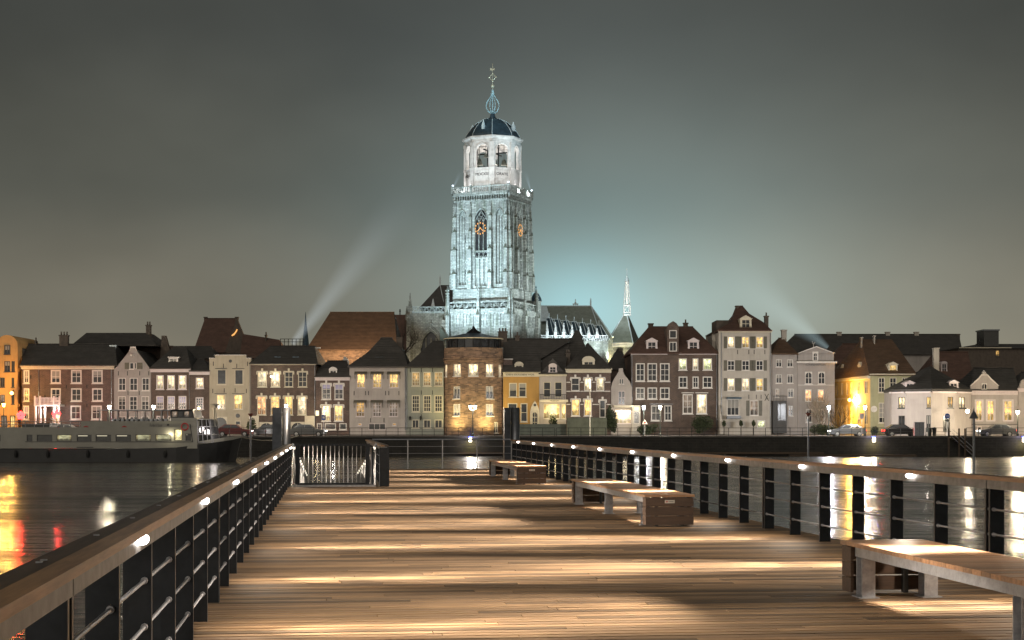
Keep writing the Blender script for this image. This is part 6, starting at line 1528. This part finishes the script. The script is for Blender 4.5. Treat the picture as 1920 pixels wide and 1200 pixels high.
MB().box(wx(1063, 199)-wx(1100, 199), wx(1138, 199)-wx(1100, 199), 0, .35, 0, wz(784, 199)-ZS).build('masonry', plaster('mossy_stone', (.10, .105, .07), .4, 1), e); MB().box(wx(1062.5, 199)-wx(1100, 199), wx(1138.5, 199)-wx(1100, 199), -.05, .40, wz(784, 199)-ZS+.001, wz(783, 199)-ZS).build('coping', m['stonedark'], e)
e = empty('garden_wall', (wx(1040, 200), 200, ZS), 0, 'low dark garden wall before the ochre house and shop', 'wall')
MB().box(wx(943, 200)-wx(1040, 200), wx(1062, 200)-wx(1040, 200), 0, .3, 0, wz(795, 200)-ZS).build('masonry', m['stonedark'], e)

def branch(q, p, d, L, r, depth, rnd, spread=.55, up=.12):
    n = 3; pts = [Vector(p)]; d = Vector(d).normalized()
    for i in range(n):
        d = (d + Vector((rnd.gauss(0, .12), rnd.gauss(0, .12), rnd.gauss(0, .08)+up*.3))).normalized(); pts.append(pts[-1]+d*L/n)
        q.tube(pts[-2], pts[-1], r*(1-.25*i/n), r*(1-.25*(i+1)/n), n=5 if depth > 2 else 3, cap=False)
    if depth <= 0: return
    for _ in range(rnd.choice((3, 3, 4)) if depth > 1 else 4):
        k = rnd.choice((1, 2, 3, 3)); a = Vector((rnd.gauss(0, 1), rnd.gauss(0, 1), rnd.gauss(0, .7))).normalized()
        branch(q, pts[k], d + a*spread*1.3 + Vector((0, 0, up)), L*rnd.uniform(.55, .8), r*.55, depth-1, rnd, spread, up)
def bare_tree(x, Y, y0, label, seed, z0=None, depth=5, mat='twig', k=.30, name='bare_tree'):
    rnd = random.Random(seed); zb = ZS if z0 is None else z0; H = wz(y0, Y)-zb; e = empty(name, (wx(x, Y), Y, zb), 0, label, 'tree')
    q = MB(); q.tube((0, 0, 0), (0, 0, H*.16), H*.026, H*.02, 8).build('trunk', m[mat], e)
    c = MB()
    for i in range(6):
        a = i*math.pi/3+rnd.uniform(-.3, .3); branch(c, (0, 0, H*(.12+.006*i)), (math.cos(a)*.55, math.sin(a)*.55, .8), H*k, H*.012, depth-1, rnd)
    c.build('crown', m[mat], e); return e
bare_tree(1540, 200.5, 722, 'pale bare branched tree in front of the pedimented building', 5)
bare_tree(1572, 204, 740, 'thin bare tree in front of the orange side wing', 9, None, 4, 'bark')
bare_tree(735, 262, 578, 'bare tree top showing above the barn roof left of the church', 3, 8.0, 5, 'bark')
bare_tree(60, 232, 655, 'bare tree behind the roofs at far left', 4, 6.0, 4, 'bark') if 0 else None

# bicycles and terrace at the far left
def bicycle():
    e = empty('bicycle', (0, 0, 0))
    for x in (-.52, .52):
        q = MB(); q.path([(x+.33*math.cos(a*math.pi/9), 0, .34+.33*math.sin(a*math.pi/9)) for a in range(19)], .018, 5)
        for a in range(6): q.tube((x, 0, .34), (x+.33*math.cos(a*math.pi/3), 0, .34+.33*math.sin(a*math.pi/3)), .004, n=3)
        q.build('wheel', m['tyre'], e)
    MB().path([(-.52, 0, .34), (-.2, 0, .82), (.38, 0, .85), (-.05, 0, .32), (-.52, 0, .34)], .02).tube((-.05, 0, .32), (-.2, 0, .82), .02).tube((.38, 0, .95), (.52, 0, .34), .02).build('frame', m['iron'], e)
    MB().box(-.32, -.08, -.06, .06, .90, .95).tube((-.2, 0, .8), (-.2, 0, .9), .015).build('saddle', m['tyre'], e); MB().tube((.36, -.25, 1.0), (.36, .25, 1.0), .015).tube((.36, 0, .9), (.36, 0, 1.0), .015).build('handlebar', m['galv'], e)
    return e
bk = bicycle()
for i, (x, lb) in enumerate(((3, 'bicycle under the bright yellow lamp at far left'), (17, 'bicycle just right of the bright yellow lamp'), (-12, 'bicycle left of the bright yellow lamp'))):
    e = bk if i == 0 else copy_tree(bk); e.location = (wx(x, 186), 186+i*.4, ZS+.005); tag(e, lb, 'bicycle', 'bicycles at the far left of the quay')

# ================================================================ PASSENGER SHIP
SY = 150.0; sk = SY/F; ZR = ZW
sh = empty('passenger_ship', (wx(200, SY), SY, ZW), 0, 'long white and black passenger ship moored at the left', 'ship')
def sx_(x): return wx(x, SY)-sh.location.x
def sz_(y): return wz(y, SY)-ZW
BM = 5.2
m['hull'] = plain('black_hull_paint', (.012, .012, .013), .45, 0, .4, 1.0, .1)
m['shipwhite'] = plain('off_white_ship_paint', (.26, .25, .215), .45, 0, .12, .6, .08)
m['shipglass'] = darkpane('ship_window_glass', (.03, .032, .03))
m['shiplit'] = litpane('lit_saloon', (.95, .85, .45), (.5, .5, .3), .55, .2)
m['door'] = litpane('lit_ship_door', (1.0, .85, .38), (.9, .8, .4), 1.3, .7)
# hull sections: (x px, deck px y, half beam)
secs = [(-150, 842, 2.2), (-120, 842, 2.5), (200, 842.5, 2.6), (330, 839, 2.6), (372, 834, 2.3), (405, 829, 1.7), (430, 825, .9), (444, 821, .10)]
v = []; f = []
for x, y, b in secs:
    zt_ = sz_(y); xb = sx_(x) - (0 if x < 380 else (x-380)*.012)
    v += [(sx_(x), BM/2-b, zt_), (sx_(x), BM/2+b, zt_), (xb, BM/2+b*.96, -.9), (xb, BM/2-b*.96, -.9)]
for i in range(len(secs)-1):
    a = i*4; b = a+4; f += [(a, a+1, b+1, b), (a+1, a+2, b+2, b+1), (a+2, a+3, b+3, b+2), (a+3, a, b, b+3)]
f += [(0, 3, 2, 1), (len(v)-4, len(v)-3, len(v)-2, len(v)-1)]
MB().add(v, f).build('hull', m['hull'], sh)
q = MB()      # bow bulwark
for sd in (-1, 1):
    pts = [(360, 2.4, 834, 829.5), (388, 2.0, 831, 825), (415, 1.35, 827.5, 820.5), (443.5, .12, 822, 817)]
    for (xa, ba, y1, y0), (xb, bb, y3, y2) in zip(pts, pts[1:]):
        ya, yb = BM/2+sd*ba, BM/2+sd*bb
        q.add([(sx_(xa), ya, sz_(y1)), (sx_(xb), yb, sz_(y3)), (sx_(xb), yb, sz_(y2)), (sx_(xa), ya, sz_(y0)), (sx_(xa), ya-sd*.06, sz_(y1)), (sx_(xb), yb-sd*.06, sz_(y3)), (sx_(xb), yb-sd*.06, sz_(y2)), (sx_(xa), ya-sd*.06, sz_(y0))], [(0,1,2,3), (7,6,5,4), (3,2,6,7), (0,4,5,1)])
q.build('bulwark', m['shipwhite'], sh)
# superstructure with window openings
wins = [(-108, 815, -78, 827.5, 'shipglass'), (-70, 815, -40, 827.5, 'shipglass'), (-32, 815, 0, 827.5, 'shipglass'), (0.5, 815, 15, 827.5, 'shipglass') if 0 else None, (68, 815, 97, 827.5, 'shipglass'), (105.5, 815, 133.5, 827.5, 'shiplit'), (143, 815, 171, 827.5, 'shipglass'), (178.5, 815, 207.6, 827.5, 'shipglass'), (216, 815, 245, 827.5, 'shipglass'),
        (253.5, 814.5, 282.6, 827.5, 'shiplit'), (290.7, 814.5, 321, 827.5, 'shiplit'), (326, 805, 341, 826, 'door'), (347, 813, 358, 826.7, 'shipglass'), (49, 815, 60, 827.5, 'shipglass')]
wins = [w_ for w_ in wins if w_]
q = MB(); y0_, th = BM/2-2.45, .12
ops = [(sx_(w_[0]), sx_(w_[2]), sz_(w_[3]), sz_(w_[1])) for w_ in wins]
A, B, z0, z1 = sx_(-130), sx_(369), sz_(841), sz_(801)
xs = sorted({A, B} | {x for o in ops for x in o[:2]}); zs = sorted({z0, z1} | {z for o in ops for z in o[2:]})
for c0, c1 in zip(zs, zs[1:]):
    run = None
    for a, b in zip(xs, xs[1:]):
        hole = any(o[0] < (a+b)/2 < o[1] and o[2] < (c0+c1)/2 < o[3] for o in ops)
        if hole:
            if run: q.box(run[0], run[1], y0_, y0_+th, c0, c1); run = None
        else: run = (run[0], b) if run else (a, b)
    if run: q.box(run[0], run[1], y0_, y0_+th, c0, c1)
q.box(A, B, BM/2+2.33, BM/2+2.45, z0, z1).box(A, B, y0_+th, BM/2+2.33, z1-.12, z1).box(A, A+.1, y0_+th, BM/2+2.33, z0, z1-.12).box(B-.1, B, y0_+th, BM/2+2.33, z0, z1-.12)
sup = q.build('superstructure', m['shipwhite'], sh)
for w_ in wins:
    a, b, c, d = sx_(w_[0]), sx_(w_[2]), sz_(w_[3]), sz_(w_[1])
    q = MB().box(a, a+.05, y0_+.03, y0_+.1, c, d).box(b-.05, b, y0_+.03, y0_+.1, c, d).box(a+.05, b-.05, y0_+.03, y0_+.1, d-.05, d).box(a+.05, b-.05, y0_+.03, y0_+.1, c, c+.05)
    f_ = q.build('door' if w_[4] == 'door' else 'window', m['framedark'], sup); 
    MB().box(a+.03, b-.03, y0_+.09, y0_+.105, c+.03, d-.03).build('pane', m[w_[4]], f_)
    if w_[4] == 'shipglass' and w_[0] > 100: MB().box(a+.1, b-.4, y0_+.075, y0_+.088, d-.14, d-.08).build('ceiling_light', emit('saloon_strip', (.95, .85, .6), .8), f_)
q = MB().box(sx_(46), sx_(356), y0_-.03, y0_-.002, sz_(828.8), sz_(827.8)).box(sx_(381), sx_(355.5), y0_-.03, y0_-.002, sz_(795.5), sz_(794.3)) if 0 else MB().box(sx_(46), sx_(361), y0_-.03, y0_-.002, sz_(828.9), sz_(827.9))
q.prism([(sx_(360), sz_(828.8)), (sx_(361.4), sz_(828.8)), (sx_(356.6), sz_(795)), (sx_(355), sz_(795))], y0_-.03, y0_-.002); q.build('black_stripe', m['hull'], sup)
MB().box(sx_(143), sx_(174), y0_-.025, y0_-.002, sz_(839.5), sz_(838)).build('fender_strip', m['hull'], sup)
q = MB().box(sx_(150), sx_(372), BM/2-2.3, BM/2+2.3, sz_(800.9), sz_(789.5)); q.frus(sx_(318), sx_(372), BM/2-2.2, BM/2+2.2, sz_(789.4), sx_(318), sx_(366), BM/2-2.1, BM/2+2.1, sz_(783.5)); uc = q.build('upper_cabin', m['shipwhite'], sh)
o, w_ = text_mesh('EUREKA TOURS', .42, m['framedark'], .004) if 0 else text_mesh('Rederij IJssel', .42, m['framedark'], .004)
o.parent = uc; o.location = (sx_(291), BM/2-2.31, sz_(797.5)); o.rotation_euler = (R(90), 0, 0); o.scale = (23*sk/w_, 1, 1)
MB().box(sx_(312), sx_(316), BM/2-2.33, BM/2-2.302, sz_(798), sz_(795)).build('vent', m['hull'], uc)
q = MB().frus(sx_(318), sx_(362), BM/2-2.1, BM/2+2.1, sz_(783.4), sx_(317), sx_(359), BM/2-1.9, BM/2+1.9, sz_(769)); q.box(sx_(315), sx_(361), BM/2-2.1, BM/2+2.1, sz_(768.9), sz_(767.8)); wh = q.build('wheelhouse', m['hull'], sh)
for a0, a1, kd in ((321, 330, 'P'), (333, 341, 'D'), (344, 352, 'P'), (353.5, 357.5, 'D')): MB().box(sx_(a0), sx_(a1), BM/2-2.12, BM/2-2.05, sz_(781.5), sz_(771.5)).build('window', m[kd], wh)
# raked glass front
q = MB()
for i in range(6):
    t0 = i/6; yy = BM/2-2.2+4.4*i/5
    q.tube((sx_(373), yy, sz_(832)) if 0 else (sx_(397), yy*.8+BM*.1, sz_(830)), (sx_(388), yy*.8+BM*.1, sz_(786)), .06)
for y in (830, 815, 800, 786): q.tube((sx_(371), BM/2-2.3, sz_(y)), (sx_(397-(830-y)*.2), BM/2-1.75, sz_(y)), .045).tube((sx_(397-(830-y)*.2), BM/2-1.75, sz_(y)), (sx_(397-(830-y)*.2), BM/2+1.75, sz_(y)), .045)
for x in (371, 379, 387, 394): q.tube((sx_(x), BM/2-2.3+(x-371)*.02, sz_(831)), (sx_(x-3), BM/2-2.3+(x-371)*.02, sz_(786)), .04)
fr = q.build('front_frame', m['galv'], sh)
MB().add([(sx_(370), BM/2-2.25, sz_(831)), (sx_(396), BM/2-1.7, sz_(830)), (sx_(387), BM/2-1.7, sz_(787)), (sx_(369), BM/2-2.25, sz_(787)), (sx_(396), BM/2+1.7, sz_(830)), (sx_(387), BM/2+1.7, sz_(787))], [(0,1,2,3), (1,4,5,2)]).build('front_glazing', plain('ship_front_glazing', (.12, .12, .12), .08, .9, .6, .8), fr)
MB().box(sx_(365), sx_(390), BM/2-2.1, BM/2+2.1, sz_(787), sz_(785.8)).build('front_roof', m['shipwhite'], sh)
q = MB().tube((sx_(393), BM/2, sz_(800)), (sx_(391), BM/2, sz_(757)), .11, n=8).tube((sx_(384), BM/2, sz_(757.5)), (sx_(402), BM/2, sz_(757.5)), .05).tube((sx_(398), BM/2, sz_(796)), (sx_(394), BM/2, sz_(765)), .05).lathe(sx_(392), BM/2, [(.3, sz_(764)), (.36, sz_(761)), (.3, sz_(758.5))], 10)
q.build('mast', m['shipwhite'], sh)
lm = MB().ball((sx_(362.5), BM/2, sz_(765)), .13, 10).build('mast_light', emit('orange_mast_light', (1, .65, .25), 14), sh)
light('POINT', (sx_(366), BM/2-1.6, sz_(768)), 130, (1, .75, .45), sh, .12); light('POINT', (sx_(402), BM/2-3.0, sz_(806)), 60, (1, .9, .85), sh, .3)
light('POINT', (sx_(319), BM/2-2.75, sz_(815)), 30, (1, .9, .6), sh, .08)
# canopy over the open upper deck
q = MB().box(sx_(180), sx_(318), BM/2-2.1, BM/2+2.1, sz_(769.4), sz_(768)); cn = q.build('canopy', m['steelgrey'], sh)
for x in (184, 200, 218, 236, 252, 268, 284, 300, 312):
    MB().tube((sx_(x-(4 if x == 184 else 0)*0-1), BM/2-2.0, sz_(789.4)), (sx_(x), BM/2-2.0, sz_(769.5)), .05).build('canopy_post', m['galv'], cn); MB().tube((sx_(x), BM/2+2.0, sz_(789.4)), (sx_(x), BM/2+2.0, sz_(769.5)), .05).build('canopy_post', m['galv'], cn)
q = MB()
for x in range(204, 312, 9): q.box(sx_(x), sx_(x+5), BM/2-1.6, BM/2+1.6, sz_(789.3), sz_(785))
q.build('deck_seats', m['steelgrey'], sh)
# sun deck rail
rl = MB()
for y in (790, 795.5): rl.tube((sx_(-125), BM/2-2.35, sz_(y)), (sx_(150), BM/2-2.35, sz_(y)), .03)
rl = rl.build('deck_rail', m['galv'], sh)
for x in range(-124, 152, 17): MB().tube((sx_(x), BM/2-2.35, sz_(801)), (sx_(x), BM/2-2.35, sz_(790)), .035).build('post', m['galv'], rl)
q = MB().box(sx_(60), sx_(84), BM/2-1, BM/2+1.5, sz_(801), sz_(793)).box(sx_(30), sx_(58), BM/2-.8, BM/2+1.2, sz_(801), sz_(796)).box(sx_(40), sx_(86), BM/2-1.2, BM/2+1.6, sz_(786), sz_(785)); q.build('deck_gear', m['framedark'], sh)
for x in (30, 90, 165, 240, 310):
    MB().lathe(sx_(x), BM/2-2.78, [(.02, sz_(858)), (.13, sz_(856.5)), (.15, sz_(850)), (.10, sz_(846)), (.02, sz_(843.5))], 10).build('fender', m['tyre'], sh)
for x in (160, 232, 346):
    q = MB(); q.path([(sx_(x)+.32*math.cos(a*math.pi/6), BM/2-2.50 if x > 300 else BM/2-2.36, sz_(806 if x < 300 else 800)+.32*math.sin(a*math.pi/6)) for a in range(13)], .06, 6); q.build('lifebuoy', m['redsign'], sh)
q = MB(); q.path([(sx_(438), BM/2+.3, sz_(820)), (sx_(455), BM/2+9, sz_(828)), (sx_(470), BM/2+18, sz_(829)), (sx_(480), BM/2+27.3, ZS-ZW+.05)], .05, 5)
q.build('mooring_rope', plain('pale_rope', (.3, .27, .2), .9), sh)
tag(MB().box(-7, 7, -.6, .6, .0, .3).build('floating_boom', m['timber']), 'low floating timber boom at the foot of the quay wall, right', 'boom').location = (wx(1598, YQ-2), YQ-2, ZW-.1)

# ================================================================ light beams, shaped as self-glowing cones
def beam(p, q_, r0, r1, col, k, name='beam_cone', fade=1.6):
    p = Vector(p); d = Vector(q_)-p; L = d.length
    t = MT('beam_glow'); t.t.nodes.remove(t.b)
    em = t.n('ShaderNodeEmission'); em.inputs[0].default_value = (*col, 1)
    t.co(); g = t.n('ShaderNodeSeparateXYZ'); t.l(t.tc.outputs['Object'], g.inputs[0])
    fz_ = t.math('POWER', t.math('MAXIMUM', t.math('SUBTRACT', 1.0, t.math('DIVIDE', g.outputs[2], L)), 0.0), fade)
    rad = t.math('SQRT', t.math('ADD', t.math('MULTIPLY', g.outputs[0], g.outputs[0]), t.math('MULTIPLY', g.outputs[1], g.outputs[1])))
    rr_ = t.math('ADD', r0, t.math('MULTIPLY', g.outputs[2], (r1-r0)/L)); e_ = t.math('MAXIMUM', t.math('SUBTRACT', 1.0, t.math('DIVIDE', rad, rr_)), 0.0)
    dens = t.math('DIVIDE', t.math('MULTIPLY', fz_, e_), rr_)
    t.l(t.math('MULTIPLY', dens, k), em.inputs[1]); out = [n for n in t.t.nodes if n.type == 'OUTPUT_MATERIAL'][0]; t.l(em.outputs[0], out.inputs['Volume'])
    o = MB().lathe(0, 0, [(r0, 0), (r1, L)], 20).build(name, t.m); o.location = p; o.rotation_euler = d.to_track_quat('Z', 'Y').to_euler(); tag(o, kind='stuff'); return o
def PP(x, y, Y): return (wx(x, Y), Y, wz(y, Y))
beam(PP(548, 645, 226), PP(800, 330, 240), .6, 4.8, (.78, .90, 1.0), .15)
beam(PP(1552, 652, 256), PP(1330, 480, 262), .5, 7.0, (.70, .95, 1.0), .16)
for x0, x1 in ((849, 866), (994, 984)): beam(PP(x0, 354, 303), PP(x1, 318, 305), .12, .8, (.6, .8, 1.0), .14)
